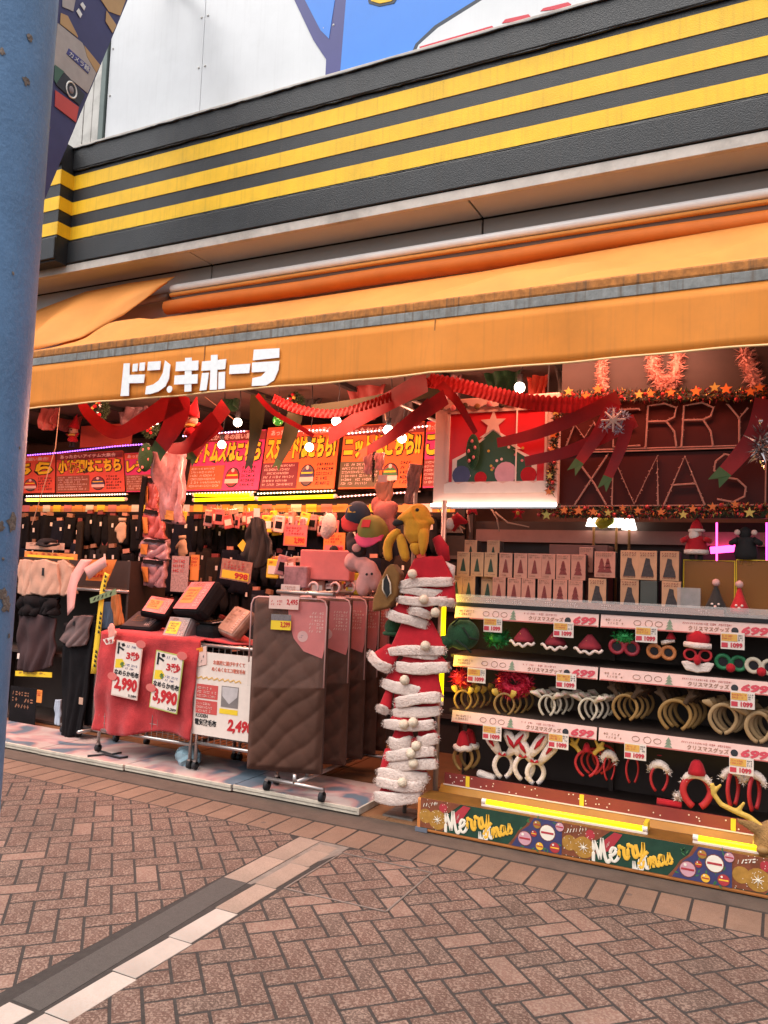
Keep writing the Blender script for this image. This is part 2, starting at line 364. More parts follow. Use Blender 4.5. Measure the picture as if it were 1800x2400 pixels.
for a,b in ST: MB().bb((XA,YF-.004,a),(XB,YF+.002,b)).build('yellow_stripe',m_yel,bld)
MB().bb((XA-.02,YF-.03,4.747),(XB,YF+.2,4.767)).build('coping',m_trim,bld,bevel=.004)
rgf=random.Random(77)
for zz in(4.571,3.990,4.745):
    P_=[]; xx=XA
    while xx<XB: P_.append(Vector((xx,YF-.012 if zz<4.7 else YF-.03,zz+rgf.uniform(-.004,.004)))); xx+=rgf.uniform(.03,.10)
    mb=MB(); mb.tube(P_,[rgf.uniform(.003,.0085) for _ in P_],6); mb.build('paint_ridge',m_black,bld,True)
for xx in(-4.84,-3.93,-3.87,-2.83,-2.75):
    for zz in(4.86,5.25,5.65): mb=MB(); mb.ball((xx,4.447,zz),(.009,.005,.009),8,5); mb.build('rivet',m_conc,bld,True)
# the left bay stands a little forward
YL=4.175
mb=MB(); mb.bb((-7.5,YL,3.80),(XA-.002,YF+.28,4.76)); mb.build('fascia',m_black,bld)
for a,b in ST:
    MB().bb((-7.5,YL-.004,a),(XA-.002,YL+.002,b)).build('yellow_stripe',m_yel,bld)
    MB().bb((XA-.004,YL-.004,a),(XA+.003,YF-.004,b)).build('yellow_stripe',m_yel,bld)
MB().bb((-7.5,YL-.022,4.575),(XA+.002,YL,4.755)).build('fascia_rail',m_black,bld,bevel=.006)
MB().bb((-7.5,YL-.022,3.812),(XA+.002,YL,3.985)).build('fascia_rail',m_black,bld,bevel=.006)
MB().bb((-7.5,YF-.012,3.742),(XB,YF+.02,3.805)).build('trim',m_trim,bld,bevel=.003)
# soffit and the wall panels behind the awning
jx=[-8.1,-5.95,-3.806,-1.665,.475,1.3]
MB().bb((-7.5,YF+.022,3.76),(XB,4.64,3.80)).build('soffit_backing',m_dark,bld)
for a,b in zip(jx,jx[1:]):
    MB().bb((max(a,-7.5)+.006,YF+.021,3.742),(b-.006,4.574,3.757)).build('soffit_panel',m_soff,bld,bevel=.003)
    MB().bb((max(a,-7.5)+.006,4.58,3.15),(b-.006,4.6,3.735)).build('wall_panel',m_soff,bld,bevel=.003)
MB().bb((-7.5,4.602,3.0),(XB,4.66,3.80)).build('panel_backing',m_dark,bld)
# upper storey: enamel panels, a plain blue field with darker edging, red letter feet
YU=4.45
MB().bb((-5.0,YU+.03,4.6),(XB,YU+.2,6.6)).build('upper_wall',m_conc,bld)
MB().bb((-4.93,YU-.02,4.6),(-4.88,YU+.03,6.6)).build('downpipe_strip',mat('green_grey_metal',(.13,.16,.15),.5,.3,var=.15),bld,bevel=.004)
for a,b in((-7.4,-5.12),(-5.11,-5.02),(-5.015,-4.94)): MB().bb((a,YU-.01,4.6),(b,YU+.03,6.6)).build('cladding_strip',m_conc,bld,bevel=.004)
xs=[-4.87,-3.9,-2.79,-1.4,0.0,1.3]
for i,(a,b) in enumerate(zip(xs,xs[1:])): MB().bb((a+.002,YU,4.6),(b-.002,YU+.03,6.6)).build('white_panel',m_wpan,bld,bevel=.002)
m_ind=mat('indigo_print',(.055,.055,.20),.35,var=.05); m_blue=mat('blue_print',(.045,.22,.70),.3,var=.04)
def onU(px,py,d=.004): p=aty(px,py,YU); return Vector((p.x,YU-d,p.z))
MB().prism([onU(*p) for p in((668,-60),(690,0),(735,95),(765,140),(762,200),(1600,200),(1900,-60))],(0,.003,0)).build('mural_border',m_ind,bld)
MB().prism([onU(*p,.007) for p in((695,-60),(715,0),(752,72),(772,92),(786,0),(788,-60))],(0,.003,0)).build('mural_field',m_blue,bld)
MB().prism([onU(*p,.007) for p in((808,-60),(812,0),(796,200),(960,200),(960,130),(1000,85),(1090,25),(1180,-60))],(0,.003,0)).build('mural_field',m_blue,bld)
MB().prism([onU(*p,.010) for p in((952,160),(975,105),(1020,62),(1100,12),(1220,-60),(1900,-60),(1600,140))],(0,.003,0)).build('mural_border',mat('dark_print',(.02,.03,.05),.4,var=0),bld)
MB().prism([onU(*p,.013) for p in((958,165),(983,108),(1028,68),(1108,18),(1230,-60),(1900,-60),(1600,140))],(0,.003,0)).build('mural_field',m_wpan,bld)
MB().prism([onU(*p,.010) for p in((856,-30),(866,10),(890,17),(925,10),(950,-30))],(0,.003,0)).build('mural_border',mat('dark_print',(.02,.03,.05)),bld); MB().prism([onU(*p,.013) for p in((864,-30),(872,5),(892,11),(920,5),(940,-30))],(0,.003,0)).build('mural_field',m_yel,bld)
m_redp=mat('red_print',(.55,.03,.05),.4,var=.05)
for q in(((985,113),(1155,64),(1161,70),(1158,76),(988,122)),((1178,58),(1186,49),(1240,37),(1246,43),(1243,50)),((1268,30),(1275,23),(1333,9),(1340,14),(1336,22))):
    MB().prism([onU(*p,.016) for p in q],(0,.003,0)).build('letter_foot',m_redp,bld)
# side walls, ceiling and back of the shop
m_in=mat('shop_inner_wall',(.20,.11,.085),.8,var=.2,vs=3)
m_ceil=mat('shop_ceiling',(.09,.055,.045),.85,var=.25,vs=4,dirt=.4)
MB().bb((-9,7.3,0),(1.6,7.4,3.1)).build('back_wall',m_in,bld)
MB().bb((-9.1,4.62,0),(-9,7.4,3.1)).build('side_wall',m_in,bld)
MB().bb((1.3,4.62,0),(1.4,7.4,3.8)).build('side_wall',m_in,bld)
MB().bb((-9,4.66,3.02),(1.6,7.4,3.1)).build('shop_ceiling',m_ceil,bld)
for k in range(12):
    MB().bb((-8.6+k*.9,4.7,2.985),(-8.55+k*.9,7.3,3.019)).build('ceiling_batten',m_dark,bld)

# ------------------------------------------------------------ projecting painted sign at the left
XS=-4.2
def onS(px,py,d=0): p=atx(px,py,XS); return Vector((XS+d,p.y,p.z))
sg=thing('projecting_sign','projecting painted signboard with a slanted edge beside the blue post','sign',(XS-.06,3.6,3.75))
outl=[(345,-110),(104,470),(88,520),(20,520),(20,-110)]
MB().prism([onS(*p) for p in outl],(-.12,0,0)).build('board',mat('sign_navy',(.05,.05,.13),.5,var=.1),sg)
m_tan=mat('sign_tan',(.45,.27,.12),.5,var=.1); m_sgr=mat('sign_grey',(.38,.33,.30),.5,var=.12,vs=12); m_swh=mat('sign_white',(.7,.68,.64),.4,var=.05)
m_sred=mat('sign_red',(.5,.07,.06),.45,var=.1); m_sdk=mat('sign_black',(.03,.03,.035),.4,var=.1); m_sgn=mat('sign_green',(.06,.13,.09),.5,var=.1)
def pch(nm,pts,mt,d): MB().prism([onS(*p,d) for p in pts],(.003,0,0)).build(nm,mt,sg)
s=220/1217
def S(l): return [(80+a*s,b*s) for a,b in l]
pch('paint_patch',S([(300,300),(620,560),(800,950),(690,1210),(250,850)]),m_sgr,.002)
pch('paint_patch',S([(340,170),(430,210),(560,470),(560,490),(330,310)]),m_tan,.003)
pch('paint_patch',S([(640,590),(850,850),(800,945),(680,740)]),m_tan,.004)
pch('paint_patch',S([(930,140),(1060,330),(1010,430),(920,280)]),m_tan,.004)
pch('paint_patch',S([(820,-60),(1200,-60),(1110,205),(960,150)]),m_tan,.003)
pch('paint_patch',S([(360,-60),(540,-60),(500,150),(360,90)]),m_sgr,.003)
pch('paint_patch',S([(590,60),(620,30),(660,90),(640,140)]),m_swh,.004); pch('paint_patch',S([(540,150),(570,110),(615,190),(590,235)]),m_swh,.004)
pch('paint_patch',S([(260,840),(380,930),(280,1090),(250,1040)]),m_sgn,.004)
pch('paint_patch',S([(380,940),(650,1230),(580,1370),(270,1100)]),m_sdk,.005)
pch('paint_patch',S([(265,1170),(570,1390),(535,1590),(262,1380)]),m_sred,.004)
pch('name_plate',S([(440,630),(720,880),(690,960),(410,700)]),m_ind,.005)
mb=MB(); o_=onS(*S([(436,725)])[0],.009); put_text(mb,'カメラ館',o_,onS(*S([(690,940)])[0],.009)-o_,(onS(*S([(452,660)])[0],.009)-o_)); mb.build('lettering',m_swh,sg)
c_=onS(*S([(472,1170)])[0],.009); mb=MB(); mb.tube([c_+Vector((0,math.cos(a)*.042,math.sin(a)*.052)) for a in [k*math.pi/8 for k in range(16)]],.006,5,closed=True); mb.build('lens_ring',m_swh,sg)
mb=MB(); mb.ball(c_,(.006,.02,.025)); mb.build('lens_spot',mat('lens_spot',(.25,.2,.2),.3,var=0),sg,True)
MB().bb((XS-.09,3.8,6.0),(XS-.03,4.44,6.06)).build('bracket',m_steel,sg)
# ------------------------------------------------------------ blue post
m_pole=mat('blue_post_paint',(.105,.205,.36),.42,var=.2,vs=9,bump=.16,bs=90,spec=.5,speck=(500,(.16,.28,.46),.5))
az=R(51.12)+math.asin(.14/1.75); pc=Vector((-math.sin(az)*1.75,math.cos(az)*1.75,0))
pole=thing('street_post','thick blue painted steel post standing on the brick paving','post',pc)
mb=MB(); mb.lathe([(.14,z) for z in [0.002+i*.25 for i in range(25)]],40,pc); mb.build('shaft',m_pole,pole,True)
mb=MB(); mb.lathe([(.21,.001),(.21,.02),(.145,.03)],32,pc); mb.build('base_plate',m_pole,pole)
m_rust=mat('brown_residue',(.20,.15,.12),.8,var=.4,vs=60,bump=.5,bs=150)
def onpole(px,py):
    d=ray(px,py); a=d.x**2+d.y**2; q=CAM-pc; b=2*(q.x*d.x+q.y*d.y); cc=q.x**2+q.y**2-.14**2; D=max(b*b-4*a*cc,0); return CAM+d*((-b-math.sqrt(D))/(2*a))
rg=random.Random(3)
for px,py,r in((28,1222,.020),(14,1418,.018),(5,1395,.014),(70,88,.008),(60,190,.009),(4,120,.007),(30,640,.004),(45,1050,.004),(20,1490,.006),(95,900,.004),(0,1235,.013),(6,1310,.004),(118,300,.004)):
    c_=onpole(px,py); nv=Vector((c_.x-pc.x,c_.y-pc.y,0)).normalized(); tx=Vector((-nv.y,nv.x,0)); pts=[]
    for k in range(14):
        a=k*math.pi/7; rr=r*rg.uniform(.55,1.15); p=c_+tx*(math.cos(a)*rr)+Z*(math.sin(a)*rr); qv=Vector((p.x-pc.x,p.y-pc.y,0)).normalized()*.1412; pts.append(Vector((pc.x+qv.x,pc.y+qv.y,p.z)))
    MB().add(pts+[pc+nv*.1418+Z*c_.z],[(i,(i+1)%14,14) for i in range(14)]).build('paint_scar',m_rust,pole)

# ------------------------------------------------------------ awnings
m_aw=mat('orange_awning_cloth',(.82,.33,.07),.7,var=.10,vs=2.5,bump=.12,bs=420,transl=.3,dirt=.08)
m_awv=mat('orange_valance_cloth',(.76,.26,.035),.7,var=.09,vs=4,bump=.1,bs=420,transl=.15,dirt=.1,streak=.13)
m_alu=mat('white_cassette',(.80,.77,.74),.35,var=.06,dirt=.1)
m_gband=mat('grey_weathered_band',(.22,.22,.21),.8,var=.35,vs=25,dirt=.6,streak=.9)
m_stain=mat('stained_hem',(.40,.15,.035),.85,var=.5,vs=28,dirt=.75,streak=.9)
aw=thing('awning','long orange cloth awning with white lettering on its valance','awning',(-2,4.4,3.4))
XR=1.0; XL=aty(405,655,4.45).x
yc,zc=4.45,3.52
mb=MB(); mb.tube([(XL,yc,3.545),(XR,yc,3.545)],.03,10,up=Z); mb.build('cassette_tube',m_alu,aw,True)
MB().bb((XL,yc-.005,3.535),(XR,4.58,3.572)).build('cassette_cover',m_alu,aw)
mb=MB(); mb.tube([(XL,yc-.012,3.495),(XR,yc-.012,3.495)],.016,8); mb.build('cassette_lip',m_aw,aw,True)
MB().bb((XL+.02,yc-.012,3.455),(XR,yc+.06,3.482)).build('cassette_slot',mat('brown_slot',(.10,.05,.03),.7,var=.2),aw)
mb=MB(); mb.tube([(XL-.05+k*.3,4.46,3.41+.004*math.sin(k*1.3)) for k in range(19)],.052,12); mb.build('cloth_roll',mat('shaded_orange_roll',(.55,.13,.012),.7,var=.1),aw,True)  # roll coloured darker than the cloth, painting in the shadow it lies in
YV=3.8
def vx(px): return aty(px,890,YV).x
x_l=-5.9
def cloth(u,v):
    xt=XL-.12+(XR-XL+.12)*u; xb=x_l+(XR-x_l)*u
    x=xt+(xb-xt)*v
    sag=math.sin(math.pi*v)*(-.05-.02*math.sin(x*2.1+1)) 
    top=3.335-.02*math.exp(-((x+3.1)/1.2)**2)+.05*max(0,min(1,(x+1.6)/1.8))
    y=4.42+(YV+.01-4.42)*v
    wr=.014*math.sin(x*6+v*9+1.5*math.sin(x*1.7))*v*(1-v)*3+.010*math.sin(x*17+v*14)*v*(1-v)*2+.02*math.exp(-((v-.5+.35*math.sin(x*.9+.6))**2)/.006)*math.sin(x*1.3+.5)+.012*math.sin(x*2.3-v*4)*math.sin(math.pi*v)+.018*math.exp(-((v-.25-.08*math.sin(x))**2)/.01)*math.sin(x*1.1)
    return (x,y,top+(2.958-top)*v+sag+2.0*wr)
MB().grid(cloth,90,14).build('cloth',m_aw,aw,True,thick=.002)
mb=MB(); mb.bb((x_l,YV-.014,2.897),(XR,YV+.03,2.955)); mb.build('front_bar',m_stain,aw,bevel=.012)
MB().bb((x_l,YV-.018,2.845),(XR,YV+.012,2.897)).build('weathered_band',m_gband,aw,bevel=.003)
def val(u,v):
    x=x_l+(XR-x_l)*u; return (x,YV-.012+(.009*math.sin(x*5)+.006*math.sin(x*13+1))*v-.012*v*math.exp(-((x+1.63)/.05)**2),2.847+((2.552+.004*x*.5)-2.847)*v)
MB().grid(val,120,6).build('valance',m_awv,aw,True,thick=.002)
def hem(u,v):
    a=val(u,1); return (a[0],a[1]-.004,a[2]-.004+.010*v)
MB().grid(hem,120,1).build('valance_hem',mat('pale_hem',(.72,.45,.2),.6,var=.1),aw,True,thick=.004)
for px in(1018,480): MB().bb((vx(px)-.003,YV-.018,2.56),(vx(px)+.003,YV-.014,2.845)).build('seam',m_stain,aw)
# arms
m_arm=mat('arm_metal',(.30,.22,.18),.5,.5,var=.2)
for xx in(-4.9,-3.35,-1.7,.2):
    mb=MB(); mb.tube([(xx,4.5,3.22),(xx+.28,4.15,2.98),(xx,YV+.03,2.88)],.022,8); mb.build('folding_arm',m_arm,aw,True)
# lettering, traced stroke by stroke from the valance
m_let=mat('white_lettering',(.80,.80,.80),.6,var=.08,vs=30)
q_=700/1659
def lv(l,d=.028): 
    r=[]
    for a,b in l:
        p=aty(a*q_,600+b*q_,YV-d); r.append(Vector((p.x,YV-d,p.z)))
    return r
LET=[[(687,597),(720,595),(715,776),(669,778)],[(712,660),(804,658),(798,705),(712,707)],[(738,600),(766,596),(762,640),(734,642)],[(776,593),(806,590),(802,636),(772,638)],
 [(822,588),(893,583),(888,632),(818,636)],[(916,580),(946,604),(938,682),(918,724),(880,752),(836,766),(806,768),(812,724),(850,714),(882,690),(904,650)],
 [(978,588),(1102,580),(1100,634),(974,640)],[(970,664),(1098,656),(1096,708),(966,714)],[(1028,566),(1064,564),(1062,752),(1024,754)],
 [(1122,586),(1256,572),(1250,628),(1118,638)],[(1172,550),(1208,548),(1204,742),(1164,744)],[(1122,650),(1160,648),(1146,744),(1108,748)],[(1214,646),(1250,642),(1248,736),(1212,740)],
 [(1276,606),(1390,598),(1384,650),(1272,656)],
 [(1410,520),(1552,512),(1550,564),(1404,580)],[(1400,592),(1552,582),(1546,634),(1522,690),(1478,718),(1398,722),(1402,678),(1450,668),(1476,642),(1398,646)]]
for i,l in enumerate(LET): MB().prism(lv(l,.028+.0007*(i%4)),(0,.004,0)).build('letter_stroke',m_let,aw)
c_=lv([(941,740)])[0]; mb=MB(); mb.prism([c_+Vector((math.cos(a)*.022,0,math.sin(a)*.022)) for a in [k*math.pi/8 for k in range(16)]],(0,.004,0)); mb.build('letter_dot',m_let,aw)
# neighbouring awning, half slack
aw2=thing('awning','slack orange awning cloth hanging askew at the left end','awning',(-5.2,4.4,3.5))
def P2(px,py,y): return aty(px,py,y)
top=[P2(20,760,4.48),P2(100,722,4.48),P2(200,684,4.48),P2(300,664,4.46),P2(410,648,4.44)]
bot=[P2(20,832,4.05),P2(90,818,4.05),P2(190,792,4.1),P2(290,738,4.25),P2(396,660,4.42)]
def interp(l,u):
    f=u*(len(l)-1); i=min(int(f),len(l)-2); return l[i].lerp(l[i+1],f-i)
def cl2(u,v):
    p=interp(top,u).lerp(interp(bot,u),v); k=math.sin(math.pi*v)
    return p+Vector((0,-.05*k-.05*math.sin(u*15+v*5)*k*(1-u*.8),-.04*k+.035*math.sin(u*11+v*6)*k*(1-u*.7)))
MB().grid(cl2,40,12).build('cloth',m_aw,aw2,True,thick=.002)
mb=MB(); mb.tube([(-6.5,4.5,3.42),(XL-.08,4.5,3.52)],.03,8); mb.build('roller_tube',m_arm,aw2,True)
# ============================================================ CHRISTMAS STALL (right)
YS=4.60
m_or=mat('orange_board',(.55,.19,.05),.55,var=.15,vs=8,dirt=.25)
m_dkw=mat('dark_shelf',(.045,.028,.022),.6,var=.2)
m_silver=mat('silver_post',(.42,.36,.33),.4,.6,var=.15)
m_maroon=mat('maroon_dotted_board',(.22,.035,.03),.5,var=.1)
m_paper=mat('white_card',(.74,.62,.54),.55,var=.06,vs=20)
m_pinkp=mat('pale_pink_card',(.72,.47,.40),.5,var=.08,vs=15)
m_ink=mat('black_ink',(.012,.012,.014),.5,var=0)
m_redink=mat('red_ink',(.50,.02,.025),.5,var=0)
m_oraink=mat('orange_ink',(.72,.22,.02),.5,var=.05)
m_yelink=mat('yellow_ink',(.76,.52,.03),.5,var=.05)
m_grnink=mat('green_ink',(.05,.16,.06),.5,var=.1,vs=30)
m_brnink=mat('brown_ink',(.30,.14,.08),.5,var=.1)
m_amber=mat('amber_board',(.32,.14,.015),.4,var=.2)
m_neon=mat('yellow_neon_tube',(.45,.36,.02),.3,var=0,emit=(1,.66,.0),es=1.3)
m_acr=mat('clear_acrylic',(.9,.85,.8),.08,var=0,alpha=.22,spec=.7)
XE=.9
st=thing('display_shelf','tiered stall shelf of christmas goods with printed price rails','shelf',(-.5,4.85,.012))
MB().bb((-1.87,4.325,.008),(XE,4.50,.196)).build('base_box',m_or,st,bevel=.012)
MB().bb((-1.875,4.318,.006),(-1.80,4.40,.03)).build('base_foot',mat('grey_foot',(.12,.13,.16),.5,var=.1),st)
MB().bb((-1.80,4.60,.20),(XE,5.06,.225)).build('deck',m_dkw,st)
MB().bb((-1.85,5.07,.0),(XE,5.10,1.86)).build('back_panel',m_dkw,st)
MB().prism([(-1.83,4.51,.14),(XE,4.51,.14),(XE,4.597,.222),(-1.83,4.597,.222)],(0,.012,.0)).build('amber_slope',m_amber,st)
MB().bb((-1.81,YS-.006,.224),(XE,YS+.006,.290)).build('dotted_board',m_maroon,st)
mb=MB(); rg=random.Random(5)
for k in range(60):
    c_=Vector((-1.78+rg.random()*2.6,YS-.008,.232+rg.random()*.05)); mb.prism([c_+Vector((math.cos(a)*.004,0,math.sin(a)*.004)) for a in [q*math.pi/3 for q in range(6)]],(0,.002,0))
stuff(mb.build('white_dots',m_paper,st))
MB().bb((-1.815,YS-.012,.219),(XE,YS-.002,.225)).build('edge_lip',m_paper,st)
for xx in(-1.66,-.98,-.2): MB().bb((xx-.012,YS-.010,.226),(xx+.012,YS-.006,.288)).build('tape_tab',m_yelink,st)
for xx in(-1.845,-.9): MB().bb((xx-.014,5.02,.0),(xx+.014,5.06,1.9)).build('rear_upright',m_dkw,st)
mb=MB(); mb.tube([(-1.853,4.555,.012),(-1.853,4.555,1.95)],.017,10); mb.build('post',m_silver,st,True)
RZ=[(1.228,1.300),(.933,1.000),(.598,.666)]
for zi,(z0,z1) in enumerate(RZ):
    MB().bb((-1.80,YS+.012,z1-.012),(XE,5.06,z1+.004)).build('shelf_board',m_dkw,st)
    for k,(a,b) in enumerate(((-1.775,-.905),(-.893,-.023),(-.011,.86))):
        a+=.012*zi*0; rail=MB().prism([(a,YS-.012,z0),(b,YS-.012,z0),(b,YS+.004,z1),(a,YS+.004,z1)],(0,.006,.001)).build('price_rail',m_pinkp,st)
        n_=Vector((0,-.016,.072)).normalized(); ez=Vector((0,.016,z1-z0)); o0=Vector((a,YS-.0135,z0)); L_=b-a
        def at_(u,v): return o0+X*(u*L_)+ez*v
        mb=MB(); mb.prism([at_(.005,.02),at_(.995,.02),at_(.995,.10),at_(.005,.10)],(0,-.001,0)); scribble(mb,at_(.50,.62),X*(.3*L_),ez*.22,1,26,seed=k); mb.build('red_line',mat('faded_red_ink',(.45,.10,.08),.5,var=.1),rail)
        mb=MB(); put_text(mb,'クリスマスグッズ',at_(.535,.20),X*(.235*L_),ez*.36,.01); mb.build('lettering',m_brnink,rail)
        mb=MB(); put_text(mb,'699',at_(.835,.12),X*(.15*L_),ez*.62,.05,shear=.2); mb.build('price_figures',mat('rose_ink',(.52,.05,.07),.5,var=0),rail)
        mb=MB(); c_=at_(.80,.36); mb.prism([c_+X*(math.cos(q*.524)*.018)+ez*(math.sin(q*.524)*.26) for q in range(12)],(0,-.001,0)); mb.build('round_mark',m_ink,rail)
        mb=MB()
        for v in(.15,.38,.6): mb.prism([at_(.425-.028+v*.02,v),at_(.425+.028-v*.02,v),at_(.425,v+.33)],(0,-.0012,0))
        mb.build('tree_motif',mat('pale_green_ink',(.20,.25,.16),.5,var=.1),rail)
        mb=MB()
        for c0,r_ in((.23,.2),(.30,.26),(.36,.2)):
            c_=at_(c0,.5); mb.tube([c_+X*(math.cos(q*.785)*.02)+ez*(math.sin(q*.785)*r_) for q in range(8)],.0016,4,closed=True)
        scribble(mb,at_(.03,.25),X*(.12*L_),ez*.5,2,7,seed=k+7); stuff(mb.build('line_drawing',m_brnink,rail))
# price cards that hang from the rails
cards=[(1,470-235,1452-1150,0)]
def pcard(px,py,wd=.115,ht=.088,nm='price_card',tilt=0):
    c_=aty(px,py,YS-.022); o=Vector((c_.x,YS-.022,c_.z)); ex=X*wd; ey=Z*ht
    cd_=MB().prism([o,o+ex,o+ex+ey,o+ey],(0,.003,0)).build(nm,m_paper,st)
    mb=MB(); mb.prism([o+ey*.48+ex*.03-Yv*.001,o+ex*.7+ey*.48-Yv*.001,o+ex*.7+ey*.9-Yv*.001,o+ex*.03+ey*.9-Yv*.001],(0,-.001,0)); mb.build('yellow_field',mat('amber_ink',(.66,.36,.08),.5,var=.15,vs=80),cd_)
    mb=MB(); put_text(mb,'1099',o+ex*.42+ey*.10-Yv*.001,ex*.5,ey*.30,.05); mb.prism([o+ex*.03+ey*.1-Yv*.001,o+ex*.3+ey*.1-Yv*.001,o+ex*.3+ey*.38-Yv*.001,o+ex*.03+ey*.38-Yv*.001],(0,-.001,0)); scribble(mb,o+ex*.06+ey*.55-Yv*.002,ex*.6,ey*.3,2,9,seed=int(px)); mb.build('figures',mat('rose_ink',(.52,.05,.07)),cd_)
    mb=MB(); scribble(mb,o+ex*.74+ey*.5-Yv*.001,ex*.22,ey*.4,3,3,seed=int(px)+3); mb.build('fine_print',m_ink,cd_)
for px,py in((1133,1480),(1297,1492),(1489,1504),(1689,1520),(1095,1598),(1303,1612),(1712,1658),(1131,1732),(1285,1752),(1463,1777),(1709,1812)): pcard(px,py)
# banner sheets on the base box
m_vin=mat('banner_green',(.018,.055,.035),.25,var=.2,vs=14,spec=.5); m_gold=mat('banner_gold',(.38,.19,.04),.3,var=.3,vs=25); m_goldl=mat('banner_yellow',(.82,.45,.05),.35,var=.06); m_cream=mat('banner_cream',(.78,.70,.58),.35,var=.04)
m_brd=mat('banner_brown',(.20,.06,.03),.4,var=.3,vs=30); m_pk=mat('banner_pink',(.58,.30,.34),.35,var=.12,vs=14); m_nav=mat('banner_navy',(.05,.05,.13),.35,var=.2,vs=20); m_brr=mat('banner_red',(.40,.04,.05),.35,var=.15)
for k in range(3):
    x0=-1.845+k*.83; W=.822; z0,H_=.030,.168
    if x0>.6: break
    def bp(u,v,d=.002): return Vector((x0+u*W,4.3245-d,z0+v*H_))
    bn=MB().prism([bp(0,0),bp(1,0),bp(1,1),bp(0,1)],(0,.0018,0)).build('banner',m_vin,st)
    MB().prism([bp(0,.02,.003),bp(.17,.02,.003),bp(.23,.35,.003),bp(.20,.6,.003),bp(.3,1,.003),bp(0,1,.003)],(0,.0009,0)).build('brown_field',m_brd,bn)
    def disc(u,v,r,mt,d,nm): c_=bp(u,v,d); MB().prism([c_+Vector((math.cos(q*.393)*r,0,math.sin(q*.393)*r)) for q in range(16)],(0,.0009,0)).build(nm,mt,bn)
    disc(.13,.36,.055,m_gold,.0045,'gold_ornament'); disc(.04,.42,.04,m_gold,.0042,'gold_ornament'); disc(.17,.78,.025,m_brr,.0042,'red_ornament')
    mb=MB(); c_=bp(.13,.36,.0058)
    for q in range(8): d_=Vector((math.cos(q*.785),0,math.sin(q*.785))); mb.tube([c_,c_+d_*.026],[.0022,.001],4)
    rgb_=random.Random(k)
    for q in range(40): c2=bp(rgb_.random()*.22,rgb_.random(),.0052); mb.prism([c2+Vector((math.cos(a)*.0025,0,math.sin(a)*.0025)) for a in(0,1.6,3.1,4.7)],(0,.0006,0))
    stuff(mb.build('sparkle',m_cream,bn))
    mb=MB(); mb.prism([bp(.02,.62,.005),bp(.03,.62,.005),bp(.13,.92,.005),bp(.11,.95,.005)],(0,.0008,0)); put_text(mb,'2Merry',bp(.01,.66,.0052),bp(.16,.90,.0052)-bp(.01,.76,.0052),Z*.04,0); mb=MB(); scribble(mb,bp(.02,.68,.0055),bp(.16,.86,.0055)-bp(.02,.68,.0055),Z*.03,1,7,seed=k); mb.build('white_scrawl',m_cream,bn)
    MB().prism([bp(.245,.30,.0045),bp(.30,.42,.0045),bp(.37,.95,.0045),bp(.32,.98,.0045),bp(.26,.7,.0045)],(0,.0009,0)).build('red_ribbon',m_brr,bn)
    mb=MB(); scribble(mb,bp(.275,.45,.0058),bp(.305,.62,.0058)-bp(.275,.45,.0058),Z*.03,1,3); mb.build('ribbon_mark',m_cream,bn)
    # script lettering swept along a rising line, cut by the sheet edges: cream first, amber further on
    GL={'M':[[(0,0),(.15,.9),(.32,1.8)],[(.32,1.8),(.5,1.0),(.6,.35)],[(.6,.35),(.8,1.1),(1.0,1.85)],[(1.0,1.85),(1.02,.6),(1.15,.02),(1.4,.2)]],'e':[[(0,.4),(.45,.6),(.55,.88),(.36,1.02),(.12,.75),(.06,.35),(.25,.0),(.55,.12),(.75,.38)]],
     'r':[[(0,.25),(.16,1.08),(.3,.86),(.5,.92)],[(.5,.92),(.44,.35),(.58,.0),(.8,.28)]],'y':[[(0,.95),(.08,.3),(.28,.06),(.48,.5),(.6,1)],[(.6,1),(.46,-.3),(.2,-.8),(.02,-.5),(.4,-.05),(.85,.3)]],
     'i':[[(0,.25),(.2,1)],[(.2,1),(.2,.25),(.34,.0),(.5,.28)]],'s':[[(0,.15),(.32,1.05)],[(.32,1.05),(.36,.7),(.5,.32),(.32,.0),(.08,.1)]],'t':[[(0,.25),(.27,1.7)],[(.27,1.7),(.22,.25),(.36,.0),(.58,.28)],[(.0,1.12),(.55,1.22)]],
     'm':[[(0,.0),(.1,1)],[(.1,.3),(.3,.98),(.42,.85),(.44,.0)],[(.44,.3),(.62,.98),(.76,.85),(.78,.25),(.9,.0),(1.08,.28)]],'a':[[(.52,.88),(.24,1.02),(.02,.5),(.15,.02),(.4,.25),(.54,.95)],[(.54,.95),(.55,.25),(.7,.0),(.86,.28)]]}
    ADV={'M':1.4,'e':.72,'r':.72,'y':.8,'i':.5,'s':.58,'t':.55,'m':1.06,'a':.84}
    def word(wd,ox,oz,sz,ang,cols,rad):
        pen=0; ca,sa=math.cos(ang),math.sin(ang)
        for li,ch in enumerate(wd):
            mb=MB()
            for pl_ in GL[ch]:
                P_=[Vector(((pen+a+.18*b)*sz,0,b*sz)) for a,b in pl_]; P_=[bp(0,0,.005)+Vector((ox+p.x*ca-p.z*sa,0,oz+p.x*sa+p.z*ca)) for p in P_]; Q=[]
                for i in range(len(P_)-1):
                    p_0=P_[max(i-1,0)];p1=P_[i];p2=P_[i+1];p3=P_[min(i+2,len(P_)-1)]
                    for t_ in(0,.25,.5,.75): Q.append(.5*((2*p1)+(p2-p_0)*t_+(2*p_0-5*p1+4*p2-p3)*t_*t_+(3*p1-p_0-3*p2+p3)*t_**3))
                Q.append(P_[-1]); mb.tube(Q,[rad*(.55+.55*min(1,abs((Q[min(i+1,len(Q)-1)]-Q[max(i-1,0)]).normalized().z)+.1)) for i in range(len(Q))],6,flat=.2,up=Z)
            lo,hi=z0+.0015,z0+H_-.0015; mb.v=[(a,b,min(hi,max(lo,c))) for a,b,c in mb.v]; mb.build('letter',cols[li],bn); pen+=ADV[ch]
